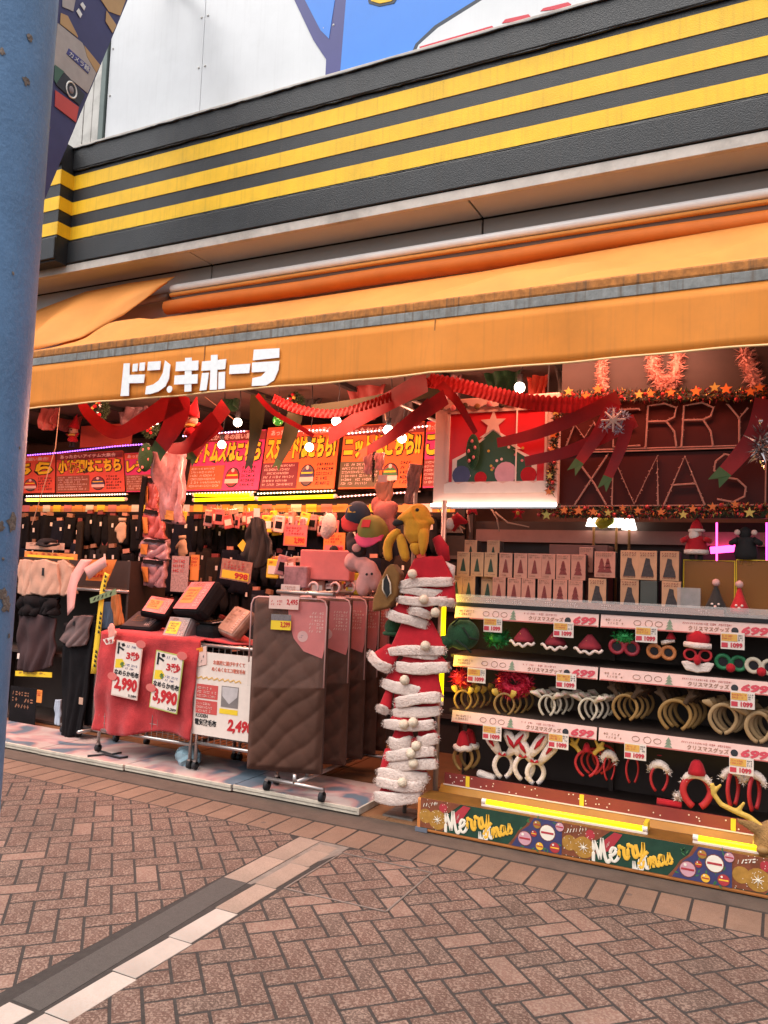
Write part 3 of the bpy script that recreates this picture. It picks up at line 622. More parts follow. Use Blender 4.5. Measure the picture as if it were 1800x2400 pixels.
    word('Merry',.160,-.020,.066,R(20),[m_cream,m_cream,m_goldl,m_goldl,m_goldl],.0078)
    word('istmas',.365,-.014,.050,R(23),[m_cream,m_cream,m_cream,m_goldl,m_goldl,m_goldl],.0064)
    # right end: brown frame and plain round ornaments
    MB().prism([bp(.64,0,.003),bp(1,0,.003),bp(1,1,.003),bp(.79,1,.003),bp(.76,.72,.003),bp(.71,.5,.003),bp(.68,.25,.003)],(0,.0009,0)).build('brown_field',m_brd,bn)
    MB().prism([bp(.665,0,.004),bp(1,0,.004),bp(1,1,.004),bp(.815,1,.004),bp(.78,.72,.004),bp(.725,.5,.004),bp(.69,.2,.004)],(0,.0009,0)).build('navy_field',m_nav,bn)
    for (u,v,r_,mt) in((.755,.30,.036,m_pk),(.905,.60,.040,m_cream),(.955,.18,.026,m_brr),(.855,.14,.020,m_goldl),(.835,.80,.020,m_gold),(.815,.50,.016,m_brr),(.985,.85,.022,m_pk)):
        disc(u,v,r_*1.1,m_brd,.0052,'ornament_shade'); disc(u,v,r_,mt,.006,'ornament'); 
        c_=bp(u,v,.0068); MB().prism([c_+Vector((-r_*.85,0,-.15*r_)),c_+Vector((r_*.85,0,-.15*r_)),c_+Vector((r_*.85,0,.12*r_)),c_+Vector((-r_*.85,0,.12*r_))],(0,.0006,0)).build('ornament_band',m_brr if mt is not m_brr else m_goldl,bn); disc(u-.012*r_/.03,v+.1*r_/.03,r_*.2,m_cream,.0072,'ornament_glint')
    mb=MB(); rl=random.Random(k+40)
    for q in range(26): c2=bp(.70+rl.random()*.29,rl.random(),.0049); a_=rl.random()*6.3; d_=Vector((math.cos(a_),0,math.sin(a_))); e_=Vector((-d_.z,0,d_.x)); mb.prism([c2,c2+d_*.012+e_*.004,c2+d_*.026,c2+d_*.012-e_*.004],(0,.0006,0))
    stuff(mb.build('leaf_print',m_grnink,bn))
    MB().bb((x0+W+.001,4.322,z0),(x0+W+.007,4.3245,z0+H_)).build('sheet_edge',m_brd,bn)
# neon tubes
def neon(a,b,lab,r=.013,power=None):
    a,b=Vector(a),Vector(b); t=thing('neon_tube',lab,'lamp',tuple((a+b)/2))
    d=(b-a).normalized(); mb=MB(); mb.tube([a+d*.025,b-d*.025],r,10); mb.build('tube',m_neon,t,True)
    mb=MB(); mb.tube([a,a+d*.025],r*1.15,10); mb.build('end_cap',m_paper,t); mb=MB(); mb.tube([b-d*.025,b],r*1.15,10); mb.build('end_cap',m_paper,t)
    l=bpy.data.lights.new('tube_glow','AREA'); l.shape='RECTANGLE'; l.size=(b-a).length; l.size_y=.03; l.energy=power or .8*(b-a).length; l.color=(1,.78,.10)
    o=bpy.data.objects.new('tube_glow',l); C.objects.link(o); o.parent=t; o.matrix_parent_inverse=Matrix.Translation(t.location).inverted()
    return t,o
def aim(o,pos,xd,zd): # area light at pos, long side along xd, shining along zd
    xd=Vector(xd).normalized(); zn=-Vector(zd).normalized(); yd=zn.cross(xd).normalized(); zn=xd.cross(yd)
    o.matrix_world=Matrix(((xd.x,yd.x,zn.x,pos[0]),(xd.y,yd.y,zn.y,pos[1]),(xd.z,yd.z,zn.z,pos[2]),(0,0,0,1)))
MB().bb((-1.86,4.335,.1965),(XE,4.50,.1985)).build('box_top',mat('dark_amber_top',(.16,.07,.012),.5,var=.3,vs=12),st)
for i,(pa,pb) in enumerate(((1130,1518),(1624,1850))):
    xa,xb=aty(pa,1875+.2*(pa-1130),4.375).x,aty(pb,1875+.2*(pb-1130),4.375).x; a=(xa,4.375,.224); b=(xb,4.375,.224); t,o=neon(a,b,['lit yellow neon tube lying along the banner box, its left end beside the silver post','lit yellow neon tube lying along the banner box by the reindeer plush'][i],.013,.2)
    bpy.context.view_layer.update(); aim(o,((xa+xb)/2,4.392,.232),(1,0,0),(0,.8,.15))
    MB().bb((xa,4.362,.199),(xb,4.388,.210)).build('batten',m_paper,t)
    MB().bb((xb-.02,4.370,.208),(xb,4.45,.255)).build('bracket',m_yelink,t)
t,o=neon((-1.825,4.535,.70),(-1.825,4.535,1.40),'lit yellow neon tube standing upright behind the santa hats',.013,.7); bpy.context.view_layer.update(); aim(o,(-1.805,4.55,1.05),(0,0,1),(1,.25,0))
# top tray with clear lip
MB().bb((-1.80,YS+.0,1.322),(XE,5.06,1.336)).build('top_tray',m_dkw,st)
MB().bb((-1.79,YS-.004,1.304),(XE,YS+.002,1.322)).build('tray_edge',m_ink,st)
MB().bb((-1.79,YS-.012,1.325),(XE,YS-.008,1.375)).build('clear_lip',m_acr,st)
MB().prism([(-1.79,YS-.005,1.326),(-.25,YS-.005,1.326),(-.25,YS-.003,1.362),(-1.79,YS-.003,1.362)],(0,.002,0)).build('lip_print',mat('dull_red_print',(.25,.09,.06),.5,var=.3,vs=40),st)
mb=MB(); rg=random.Random(9)
for k in range(9):
    xx=-1.74+k*.17+rg.uniform(-.02,.02); scribble(mb,(xx,YS-.0065,1.333),X*.06,Z*.024,2,5,seed=k)
mb.build('lip_lettering',m_pinkp,st)

# ------------------------------------------------------------ small tree boxes on the tray
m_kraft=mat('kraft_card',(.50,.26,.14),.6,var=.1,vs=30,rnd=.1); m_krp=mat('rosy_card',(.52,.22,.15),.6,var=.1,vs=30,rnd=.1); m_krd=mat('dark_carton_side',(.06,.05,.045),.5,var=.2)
m_tg=mat('tree_green',(.03,.055,.035),.6,var=.4,vs=120,bump=.4,bs=300); m_tr=mat('tree_maroon',(.20,.035,.03),.6,var=.4,vs=120,bump=.4,bs=300); m_tk=mat('tree_charcoal',(.045,.035,.035),.6,var=.5,vs=90,bump=.4,bs=300)
BX={}
def treebox(kind):
    w_,h_,d_=.083,.150,.085
    lab={'g':'narrow cream box with a green tree picture','r':'narrow pink box with a dark red tree picture','s':'narrow box with a red tiered tree picture','k':'tall box with a charcoal tree picture'}[kind]
    if kind=='k': w_,h_=.10,.165
    t=thing('tree_box',lab,'box',(0,0,0),{'g':'green tree boxes','r':'red tree boxes','s':'tiered tree boxes','k':'charcoal tree boxes'}[kind])
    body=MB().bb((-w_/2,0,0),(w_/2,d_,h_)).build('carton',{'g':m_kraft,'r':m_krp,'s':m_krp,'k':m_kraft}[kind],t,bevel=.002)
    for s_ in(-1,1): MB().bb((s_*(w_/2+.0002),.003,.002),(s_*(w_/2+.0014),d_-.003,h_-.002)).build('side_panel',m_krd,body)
    mb=MB()
    if kind in 'gr': mb.prism([(-.018,-.0005,.03),(.018,-.0005,.03),(.004,-.0005,.105),(0,-.0005,.112),(-.004,-.0005,.105)],(0,-.002,0))
    elif kind=='s':
        for q,(wz,z_) in enumerate(((.024,.03),(.019,.055),(.013,.078))): mb.prism([(-wz,-.0005,z_),(wz,-.0005,z_),(wz*.35,-.0005,z_+.032),(-wz*.35,-.0005,z_+.032)],(0,-.002,0))
    else: mb.prism([(-.034,-.0005,.02),(.034,-.0005,.02),(.03,-.0005,.05),(.014,-.0005,.09),(.012,-.0005,.12),(-.01,-.0005,.125),(-.02,-.0005,.08)],(0,-.002,0))
    mb.build('tree_picture',{'g':m_tg,'r':m_tr,'s':m_tr,'k':m_tk}[kind],t)
    mb=MB(); scribble(mb,(-w_*.4,-.0008,h_*.80),X*(w_*.8),Z*.026,2,6,seed=ord(kind)); scribble(mb,(-w_*.36,-.0008,h_*.05),X*(w_*.7),Z*.014,1,8,seed=ord(kind)+1); mb.build('caption',m_brnink if kind!='k' else m_tr,t)
    return t
proto={}
BASE={'g':'narrow cream box with a green tree picture','r':'narrow pink box with a dark red tree picture','s':'narrow box with a red tiered tree picture','k':'tall box with a charcoal tree picture'}
GRP={'g':'green tree boxes','r':'red tree boxes','s':'tiered tree boxes','k':'charcoal tree boxes'}
q=.2411
low={'g':[290,412],'r':[705,852,990,1147],'s':[1300,1448],'k':[1660]}
zl=1.3365
def tbz(kind,px,z,y=4.665):
    if kind not in proto: proto[kind]=treebox(kind); o=proto[kind]
    else: o=copy_tree(proto[kind])
    p=aty(px,1350,y); place(o,(p.x,y,z),(0,0,random.gauss(0,.03)))
    wh='standing on the stall tray' if z<1.35 and y<4.68 else ('stacked on top of another box' if y<4.7 else 'set back behind the front boxes')
    o['label']=BASE[kind]+' '+wh; o['group']=GRP[kind]+' '+wh
for kd,l in low.items():
    for c_ in l: tbz(kd,1000+c_*q,zl)
tbz('g',1000+595*q,zl,4.70)
up_={'g':[352,487,620],'r':[765,910,1047,1180],'s':[1325,1472]}
for kd,l in up_.items():
    for c_ in l: tbz(kd,1000+c_*q,zl+.1505)
for kd,l in {'g':[420,640],'s':[1545]}.items():
    for c_ in l: tbz(kd,1000+c_*q,zl+.23 if kd=='g' else zl+.2,4.77)
for kd,c_,z in(('k',315,zl),('k',720,zl),('k',310,zl+.167),('k',487,zl+.167),('k',700,zl+.167),('s',40,zl+.172),('s',100,zl+.172)): tbz(kd,1400+c_*q,z+.0,4.665)
tag(MB().bb((-1.25,4.80,1.337),(-.90,5.0,1.70)).build('carton',mat('dull_red_carton',(.20,.07,.05),.6,var=.15),bevel=.003),'long dull red carton behind the rows of tree boxes','box')
tag(MB().bb((-1.74,4.80,1.337),(-1.32,5.0,1.56)).build('carton',m_krd,bevel=.003),'dark long carton behind the green tree boxes','box')
tag(MB().bb((-.69,4.665,1.337),(-.60,4.80,1.50)).build('carton',mat('green_grey_carton',(.06,.065,.055),.5,var=.2),bevel=.003),'plain dark green carton between charcoal tree boxes','box')
# plush trees with faces and bobble tops at the right end
def facetree(nm,lab,px,py,y,h,r,col,bob=True):
    p=aty(px,py,y); t=thing(nm,lab,'plush toy',(p.x,y,1.337))
    mt=mat('plush_'+nm+lab[:5],col,.9,var=.25,vs=40,bump=.5,bs=160,sheen=0.09)
    mb=MB(); mb.lathe([(r*.72,0),(r,.02*h/.2),(r*.96,.25*h),(r*.62,.5*h),(r*.38,.72*h),(r*.16,.95*h),(.004,h)],14,(p.x,y,1.337)); mb.build('body',mt,t,True)
    if bob: mb=MB(); mb.ball((p.x,y,1.337+h+.012),.021,jit=.08); mb.build('pompom',mat('pink_fluff',(.62,.36,.32),.95,var=.15,vs=60,bump=.5,bs=200),t,True)
    for s_ in(-1,1): mb=MB(); mb.ball((p.x+s_*r*.3,y-r*.86,1.337+h*.33),.007); mb.build('eye',m_paper,t,True)
    mb=MB(); mb.ball((p.x,y-r*.95,1.337+h*.24),.008); mb.build('nose',m_pinkp,t,True)
facetree('plush_tree','black plush tree with a face and pink bobble',1678,1400,4.68,.155,.055,(.03,.028,.025))
facetree('plush_tree','bright red plush tree with a face and white bobble',1733,1400,4.68,.15,.048,(.5,.02,.025))
facetree('plush_tree','small brown plush tree with a face inside the clear pack',1617,1400,4.72,.10,.026,(.10,.05,.03),False)
p=aty(1617,1400,4.68); tag(MB().bb((p.x-.065,4.66,1.337),(p.x+.055,4.70,1.47)).build('clear_pack',mat('cloudy_plastic',(.5,.48,.46),.2,var=.2,vs=20,alpha=.45)),'clear plastic pack holding a small brown plush tree','package')
# yellow framed acrylic cases
for i,(xa,xb) in enumerate(((1602,1722),(1726,1900))):
    A=aty(xa,1312,4.72); B=aty(xb,1312,4.72); t=thing('acrylic_case',['yellow edged clear case behind the black plush tree','yellow edged clear case behind the red plush tree'][i],'case',((A.x+B.x)/2,4.74,1.337))
    MB().bb((A.x,4.735,1.338),(B.x,4.739,A.z-.004)).build('panel',mat('amber_acrylic',(.5,.2,.05),.1,var=.05,alpha=.35),t)
    mb=MB(); mb.tube([(A.x,4.73,1.337),(A.x,4.73,A.z),(B.x,4.73,A.z),(B.x,4.73,1.337)],.004,5); mb.build('edge_frame',m_yelink,t)
# santa figure and dark bobble figure standing on top, pink light strips behind
m_felt=mat('red_felt',(.40,.008,.016),.9,var=.18,vs=14,bump=.3,bs=220,sheen=0.10); m_fluff=mat('white_fleece',(.70,.56,.49),.95,var=.12,vs=18,bump=.8,bs=90,sheen=0.12); m_bfel=mat('black_felt',(.02,.018,.018),.9,var=.2)
m_skin=mat('doll_face',(.55,.30,.22),.7,var=.05)
def figure(lab,px,py,y,h,red=True):
    b_=aty(px,py,y); c0=Vector((b_.x,y,b_.z)); t=thing('santa_doll' if red else 'bobble_doll',lab,'doll',tuple(c0))
    cb=m_felt if red else m_bfel
    mb=MB(); mb.lathe([(.05,0),(.062,.03*h/.2),(.05,.5*h),(.032,.62*h)],14,c0); mb.build('coat',cb,t,True)
    if red: mb=MB(); mb.lathe([(.05,.0),(.066,.006),(.066,.026),(.055,.03)],14,c0); mb.build('coat_trim',m_fluff,t,True)
    mb=MB(); mb.ball(c0+Vector((-.004,-.005,h*.72)),(.033,.033,.036)); mb.build('head',m_skin if red else m_bfel,t,True)
    if red:
        mb=MB(); mb.ball(c0+Vector((-.012,-.026,h*.64)),(.028,.02,.035),jit=.06); mb.build('beard',m_fluff,t,True)
        mb=MB(); mb.lathe([(.036,0),(.034,.02),(.022,.05),(.01,.07)],12,c0+Vector((0,0,h*.78))); mb.build('hat',m_felt,t,True)
        mb=MB(); mb.tube([c0+Vector((math.cos(a)*.037,math.sin(a)*.037,h*.79)) for a in [k*.52 for k in range(12)]],.009,6,closed=True); mb.build('hat_trim',m_fluff,t,True)
    for s_ in(-1,1):
        mb=MB(); mb.tube([c0+Vector((s_*.04,0,h*.55)),c0+Vector((s_*.07,-.03,h*.45)),c0+Vector((s_*.05,-.06,h*.5))],[.018,.016,.013],8); mb.build('arm',cb,t,True)
        if not red: mb=MB(); mb.ball(c0+Vector((s_*.042,-.03,h*.74)),.016); mb.build('pompom',m_pinkp,t,True)
        mb=MB(); mb.tube([c0+Vector((s_*.022,0,.005)),c0+Vector((s_*.022,-.005,-.03))],.015,8); mb.build('leg',m_bfel,t,True)
figure('red santa doll standing on the yellow edged case',1632,1300,4.74,.17); figure('dark doll with pink bobbles on the yellow edged case',1748,1312,4.76,.20,False)
m_pkn=mat('magenta_neon',(.9,.1,.4),.3,var=0,emit=(1,.05,.35),es=3)
for px in(1680,1797): A=aty(px,1225,4.86);B=aty(px,1315,4.86); mb=MB(); mb.tube([A,B],.005,6); tag(mb.build('light_stick',m_pkn),'thin magenta light stick among the christmas dolls','lamp','magenta light sticks')
A=aty(1665,1290,4.98);B=aty(1725,1285,4.98); mb=MB(); mb.tube([A,B],.02,8); tag(mb.build('light_bar',m_pkn),'short magenta light bar behind the santa doll','lamp')
# ============================================================ HATS AND HEADBANDS
m_yelf=mat('mustard_plush',(.62,.27,.02),.9,var=.15,vs=20,bump=.5,bs=150,sheen=0.12); m_brnf=mat('brown_plush',(.20,.09,.025),.9,var=.2,vs=20,bump=.5,bs=150,sheen=0.09)
m_grnf=mat('dark_green_plush',(.012,.05,.018),.9,var=.3,vs=20,bump=.6,bs=120,sheen=0.09); m_pom=mat('cream_fluff',(.68,.56,.42),.95,var=.15,vs=60,bump=.7,bs=160)
def fuse(o,vox=.008):
    md=o.modifiers.new('fuse','REMESH'); md.mode='VOXEL'; md.voxel_size=vox; md.use_smooth_shade=True
    sm=o.modifiers.new('soft','SMOOTH'); sm.factor=.6; sm.iterations=4; return o
def fuzz(mb,c,r,n,l,seed=0,wd=.003):
    rg=random.Random(seed); c=Vector(c); rr=Vector(r)
    for k in range(n):
        d=Vector((rg.gauss(0,1),rg.gauss(0,1),rg.gauss(0,1))).normalized(); p=c+Vector((d.x*rr.x,d.y*rr.y,d.z*rr.z))*rg.uniform(.35,1); e=Vector((rg.gauss(0,1),rg.gauss(0,1),rg.gauss(0,1))).normalized(); f=d.cross(e).normalized()*wd; g_=(d+e*.8).normalized()*l*rg.uniform(.6,1.2)
        mb.add([p-f,p+f,p+g_],[(0,1,2)])
    return mb
q=.3614
def H_(x,y,yy): p=aty(820+x*q,1150+y*q,yy); return p
pl=thing('hat_pole','dark upright pole on which the santa hats hang','pole',(-2.05,4.53,.012))
mb=MB(); mb.tube([(-2.05,4.55,.012),(-2.05,4.55,2.0)],.014,8); mb.build('upright',m_steel,pl,True); MB().bb((-2.15,4.45,.012),(-1.95,4.65,.022)).build('foot_plate',m_steel,pl)
# x0,y0,x1,y1, thickness, red body height, apex shift, pompoms
HATS=[(335,612,662,582,64,150,.1,[(405,540)],'topmost in the column, with its bobble on the red'),
(330,645,610,665,58,80,0,[],'second from the top, brim folded wavy'),
(318,712,622,716,62,90,.2,[(480,705)],'with a bobble resting mid brim under the wavy one'),
(570,705,672,735,60,110,-.3,[],'half turned away beside the silver post'),
(252,792,500,876,70,130,.3,[(555,790)],'tilted, brim slanting down towards the silver post'),
(392,770,520,810,60,60,.2,[],'with a short curled brim above the slanting one'),
(250,1045,612,1030,66,170,.05,[(490,1006)],'showing a broad red panel over a white bobble'),
(320,1048,570,1062,62,70,0,[],'tucked under the broad red panel'),
(130,1068,262,1160,72,110,.35,[],'sticking out sideways towards the brown mats'),
(305,1142,636,1152,80,90,0,[],'with a thick brim reaching the yellow tube'),
(215,1242,510,1322,78,150,.05,[(355,1228)],'slanting, with its bobble above the brim'),
(300,1368,588,1338,76,140,.4,[],'whose red shows beside the yellow tube'),
(187,1408,245,1424,60,110,.5,[],'small and turned sideways below the slanting one'),
(283,1448,582,1420,72,120,-.35,[],'with a plain brim level with the lit tube end'),
(224,1518,542,1516,70,50,0,[(350,1516),(410,1502)],'with two bobbles side by side on its brim'),
(260,1636,402,1634,84,90,.3,[(430,1655)],'with a short brim split from its neighbour'),
(440,1622,570,1612,78,70,-.2,[],'with a short brim beside the silver post foot'),
(240,1716,546,1690,74,60,0,[(395,1706)],'with a bobble low on its tilted brim'),
(258,1790,560,1766,74,60,.0,[(412,1770)],'with one cream bobble near the base'),
(186,1836,502,1858,84,140,-.2,[],'drooping towards the silver post near the base'),
(175,1893,472,1916,72,50,0,[(340,1892)],'second from the floor, with a bobble at its middle'),
(165,1988,462,1986,86,66,0,[],'lowest in the column, just off the floor')]
for i,(x0,y0,x1,y1,th,rh,ap,poms,desc) in enumerate(HATS):
    yb=4.43+.012*math.sin(i*2.1)
    A=H_(x0,y0,yb);B=H_(x1,y1,yb); d=B-A; L_=d.length; r_=th*q*.5*.00237*.93
    t=thing('santa_hat','red santa hat '+desc,'hat',tuple((A+B)/2),'santa hats hanging in a column')
    dn=d.normalized(); n_=11; upz=Vector((-dn.z,0,dn.x)); upz=upz if upz.z>0 else -upz
    mb=MB(); path=[];rad=[]
    for k in range(n_+1):
        u=k/n_; e=min(1,math.sqrt(max(.0,1-(abs(u-.5)*2)**8))); path.append(A+d*u+Z*(.006*math.sin(u*5+i))+Yv*(-.03*math.sin(math.pi*u))); rad.append(r_*(.86+.14*e)*(1+.05*math.sin(u*9+i*1.7)))
    V=[]; nn=16
    for k,(p,rr) in enumerate(zip(path,rad)):
        for g_ in range(nn):
            a=2*math.pi*g_/nn; ca,sa=math.cos(a),math.sin(a); sq=lambda w:math.copysign(abs(w)**.55,w)
            V.append(p+upz*(sq(ca)*rr*1.12*(1+.05*math.sin(k*2.3+g_+i)))+Yv*(sq(sa)*rr*.42))
    nk=len(path); mb.add(V,[(k*nn+g_,k*nn+(g_+1)%nn,(k+1)*nn+(g_+1)%nn,(k+1)*nn+g_) for k in range(nk-1) for g_ in range(nn)]+[tuple(range(nn))[::-1],tuple((nk-1)*nn+g_ for g_ in range(nn))])
    for k,(p,rr) in enumerate(zip(path,rad)): fuzz(mb,p-Yv*rr*.15,(.022,rr*.45,rr*1.1),130,.010,i*50+k,.0016)
    mb.build('fleece_brim',m_fluff,t,True)
    # red felt body: a flattened cone rising behind the brim
    upv=Vector((-dn.z,0,dn.x)); 
    if upv.z<0: upv=-upv
    hgt=rh*q*.00237*.93+.035; c_=(A+B)/2+Yv*.022
    def body(u,v):
        half=(L_*.50)*(1-v*.5)+.008; cx=ap*L_*.5*v
        a=2*math.pi*u; return c_+dn*(cx+math.cos(a)*half)+Yv*(math.sin(a)*(.034*(1-v*.6)))+upv*(v*hgt)+Z*(.004*math.sin(a*3+i))
    mb=MB().grid(body,18,6); mb.build('felt_cap',m_felt,t,True,thick=.004)
    for (a,b) in poms:
        p=H_(a,b,yb-.05); mb=MB(); mb.ball(p,.029,14,10,jit=.05); fuzz(mb,p,(.03,.03,.03),260,.008,i,.0016); mb.build('pompom',m_pom,t,True)
# mustard dog shaped plush hat on top
def PT(l,y): return [H_(a,b,y) for a,b in l]
t=thing('plush_hat','mustard yellow dog plush hat with dangling flaps above the santa hats','hat',tuple(H_(430,300,4.45)))
mb=MB(); mb.ball(H_(440,170,4.46),(.085,.075,.085),12,9); mb.tube(PT([(440,200),(430,290),(440,340)],4.46),[.088,.078,.05],12); mb.tube(PT([(430,150),(360,175),(312,192)],4.42),[.06,.04,.018],10); mb.tube(PT([(470,180),(530,200),(548,215)],4.46),[.045,.025,.006],8)
fuse(mb.build('hood',m_yelf,t,True))
for k,l in enumerate(([(330,250),(265,300),(235,370),(258,465)],[(320,270),(340,350),(370,470)],[(470,230),(480,330),(470,430)],[(425,330),(428,390),(440,420)])):
    mb=MB(); mb.tube(PT(l,4.41+.01*k),[.026,.036,.033,.030][:len(l)] if k<2 else [.05,.035,.015,.012][:len(l)],10); mb.build('flap',m_yelf,t,True,sub=1)
mb=MB(); mb.tube(PT([(345,205),(300,210),(280,215)],4.40),[.012,.026,.010],10); mb.build('nose',m_bfel,t,True); mb=MB(); mb.ball(H_(437,125,4.40),.012); mb.build('eye',m_bfel,t,True)
# brown hood with an opening
t=thing('plush_hat','brown animal hood hat hanging open beside the santa hats','hat',tuple(H_(225,650,4.40)))
pts=[(270,470),(320,540),(300,680),(250,760),(180,775),(138,790),(145,700),(185,590),(230,500)]
mb=MB(); mb.prism(PT(pts,4.40),(0,.09,0)); fuse(mb.build('hood',m_brnf,t,True),.010)
mb=MB(); mb.prism(PT([(240,545),(262,600),(258,660),(238,690),(212,640),(215,580)],4.388),(0,.01,0)); mb.build('opening',m_bfel,t)
mb=MB(); mb.tube(PT([(240,545),(262,600),(265,665),(240,695),(212,640),(215,580)],4.386),.005,6,closed=True); mb.build('piping',m_pom,t,True)
# red hat pointing down at the right, dark green plush hats
t=thing('felt_hat','red felt hat tip hanging down between the dog hat and boxes','hat',tuple(H_(600,400,4.5))); mb=MB(); mb.tube(PT([(560,300),(600,380),(625,460)],4.5),[.03,.045,.028],10,flat=.5); mb.build('felt_cap',m_felt,t,True); mb=MB(); mb.tube(PT([(600,470),(660,500),(655,580)],4.49),[.02,.026,.022],10); mb.build('fleece_brim',m_fluff,t,True)
for a,b,r_,lab in((280,885,.05,'small dark green plush hat peeping out behind the santa hats'),):
    t=thing('plush_hat',lab,'hat',tuple(H_(a,b,4.52))); mb=MB(); mb.ball(H_(a,b,4.52),(.055,.05,.06),12,9); mb.build('crown',m_grnf,t,True); mb=MB(); mb.tube([H_(a,b,4.52)+Vector((math.cos(k*.52)*.055,math.sin(k*.52)*.05,-.04)) for k in range(12)],.012,6,closed=True); mb.build('cuff',m_grnf,t,True)
t=thing('plush_hat','big dark green plush hat on the shelf corner beside the santa hats','hat',tuple(aty(1085,1520,4.5)))
mb=MB(); c_=aty(1085,1487,4.52); mb.ball(c_,(.105,.07,.095),14,10); mb.tube([aty(1050,1500,4.5),aty(1030,1520,4.48),aty(1040,1545,4.48)],[.05,.045,.03],10); fuse(mb.build('crown',m_grnf,t,True),.01)
for l in([(1085,1470),(1100,1495),(1120,1500)],[(1070,1500),(1090,1515),(1105,1530)],[(1060,1465),(1075,1450),(1100,1450)]): mb=MB(); mb.tube([aty(a,b,4.455) for a,b in l],.007,6); mb.build('ridge',mat('green_black',(.006,.015,.008),.9,var=.1),t,True)

# ------------------------------------------------------------ headband and glasses builders
m_hbb=mat('tan_headband',(.28,.15,.045),.6,var=.15); m_hbw=mat('cream_headband',(.56,.46,.34),.6,var=.12); m_hbt=mat('beige_headband',(.34,.21,.10),.6,var=.15); m_hbr=mat('red_headband',(.42,.02,.025),.6,var=.12); m_goldp=mat('gold_plush',(.55,.34,.06),.7,var=.2,vs=30)
m_brd2=mat('dark_brown_plush',(.055,.028,.014),.9,var=.25,bump=.5,bs=150); m_tin_r=mat('red_tinsel',(.5,.015,.04),.3,.4,var=.4,vs=60); m_tin_g=mat('green_tinsel',(.02,.22,.05),.3,.4,var=.4,vs=60)
def ring(mb,c,rx,rz,r,gap=.5,n=22,flat=.6,yaw=0):
    c=Vector(c); pts=[]
    for k in range(n+1):
        a=-math.pi/2+gap+(2*math.pi-2*gap)*k/n; s_=math.cos(a); zz=math.sin(a); px_=s_*rx*(1 if zz>0 else 1-.22*abs(zz)); pts.append(c+Vector((px_*math.cos(yaw),px_*math.sin(yaw),zz*rz)))
    mb.tube(pts,r,7,flat=flat); return mb
def HB(px,py,w_,h_,mt,lab,grp=None,y=4.64,yaw=.25,behind=3,deco=None,rad=.0075,gap=.5):
    """headband whose hoop centre shows at a pixel; w_, h_ hoop size in pixels"""
    c=aty(px,py,y); rx=w_*.00227*.5; rz=h_*.00227*.5
    for b in range(behind+1):
        t=thing('headband',lab,'headband',(c.x+.02*b,y+.065*b,c.z),grp or lab+' set'); cc=c+Vector((.02*b,.065*b,.006*math.sin(b*2.5)))
        ring(mb:=MB(),cc,rx,rz,rad,gap,yaw=yaw); mb.build('hoop',mt,t,True)
        if deco: deco(t,cc,rx,rz,b)
def tube_part(t,nm,mt,pts,rad,flat=1,n=8): mb=MB(); mb.tube(pts,rad,n,flat=flat); return mb.build(nm,mt,t,True)
def d_ears(mt,inner=None,L_=.10,w_=.022,spread=.5):
    def f(t,c,rx,rz,b):
        for s_ in(-1,1):
            base=c+Vector((s_*rx*.7,-.004,rz*.75)); tip=base+Vector((s_*L_*spread,-.01,L_*(1-spread*.4)*.6))
            mid=base.lerp(tip,.5)+Vector((0,0,.012)); tube_part(t,'ear',mt,[base,mid,tip],[w_*.5,w_,w_*.3],.45)
            if inner: tube_part(t,'ear_lining',inner,[base.lerp(mid,.5)-Yv*.01,mid-Yv*.012,mid.lerp(tip,.6)-Yv*.01],[w_*.2,w_*.5,w_*.15],.3)
    return f
def d_antler(mt,L_=.12):
    def f(t,c,rx,rz,b):
        for s_ in(-1,1):
            B0=c+Vector((s_*rx*.6,0,rz*.8)); p1=B0+Vector((s_*.03,0,L_*.45)); p2=B0+Vector((s_*.055,0,L_*.9))
            mb=MB(); mb.tube([B0,p1,p2],[.014,.013,.010],8); mb.tube([p1,p1+Vector((-s_*.025,-.005,.05))],[.011,.008],7); mb.tube([B0.lerp(p1,.5),B0.lerp(p1,.5)+Vector((s_*.045,-.005,.025))],[.011,.008],7); fuse(mb.build('antler',mt,t,True),.005)
    return f
def d_hat(h=.085,w_=.05,trim=True,mt=None):
    def f(t,c,rx,rz,b):
        c0=c+Vector((0,-.006,rz*.95)); mb=MB(); mb.lathe([(w_,0),(w_*.85,h*.35),(w_*.6,h*.8),(w_*.3,h)],12,c0); mb.build('felt_cap',mt or m_felt,t,True)
        if trim: mb=MB(); mb.tube([c0+Vector((math.cos(k*.524)*w_*1.03,math.sin(k*.524)*w_*.9,.006*math.sin(k*2)))for k in range(12)],.018,8,closed=True); mb.build('fleece_brim',m_fluff,t,True)
    return f
def d_fur(t,c,rx,rz,b):
    mb=MB(); n=9; pts=[c+Vector((math.sin((k/n-.5)*2.0)*rx*1.15,-.008,math.cos((k/n-.5)*2.0)*rz*1.08)) for k in range(n+1)]; mb.tube(pts,[.012+.012*math.sin(math.pi*k/n) for k in range(n+1)],8); fuzz_c=mb
    for p in pts: fuzz(mb,p,(.018,.018,.018),26,.016,seed=int(p.x*1e4)%999)
    stuff_o=mb.build('fur_trim',m_fluff,t,True)
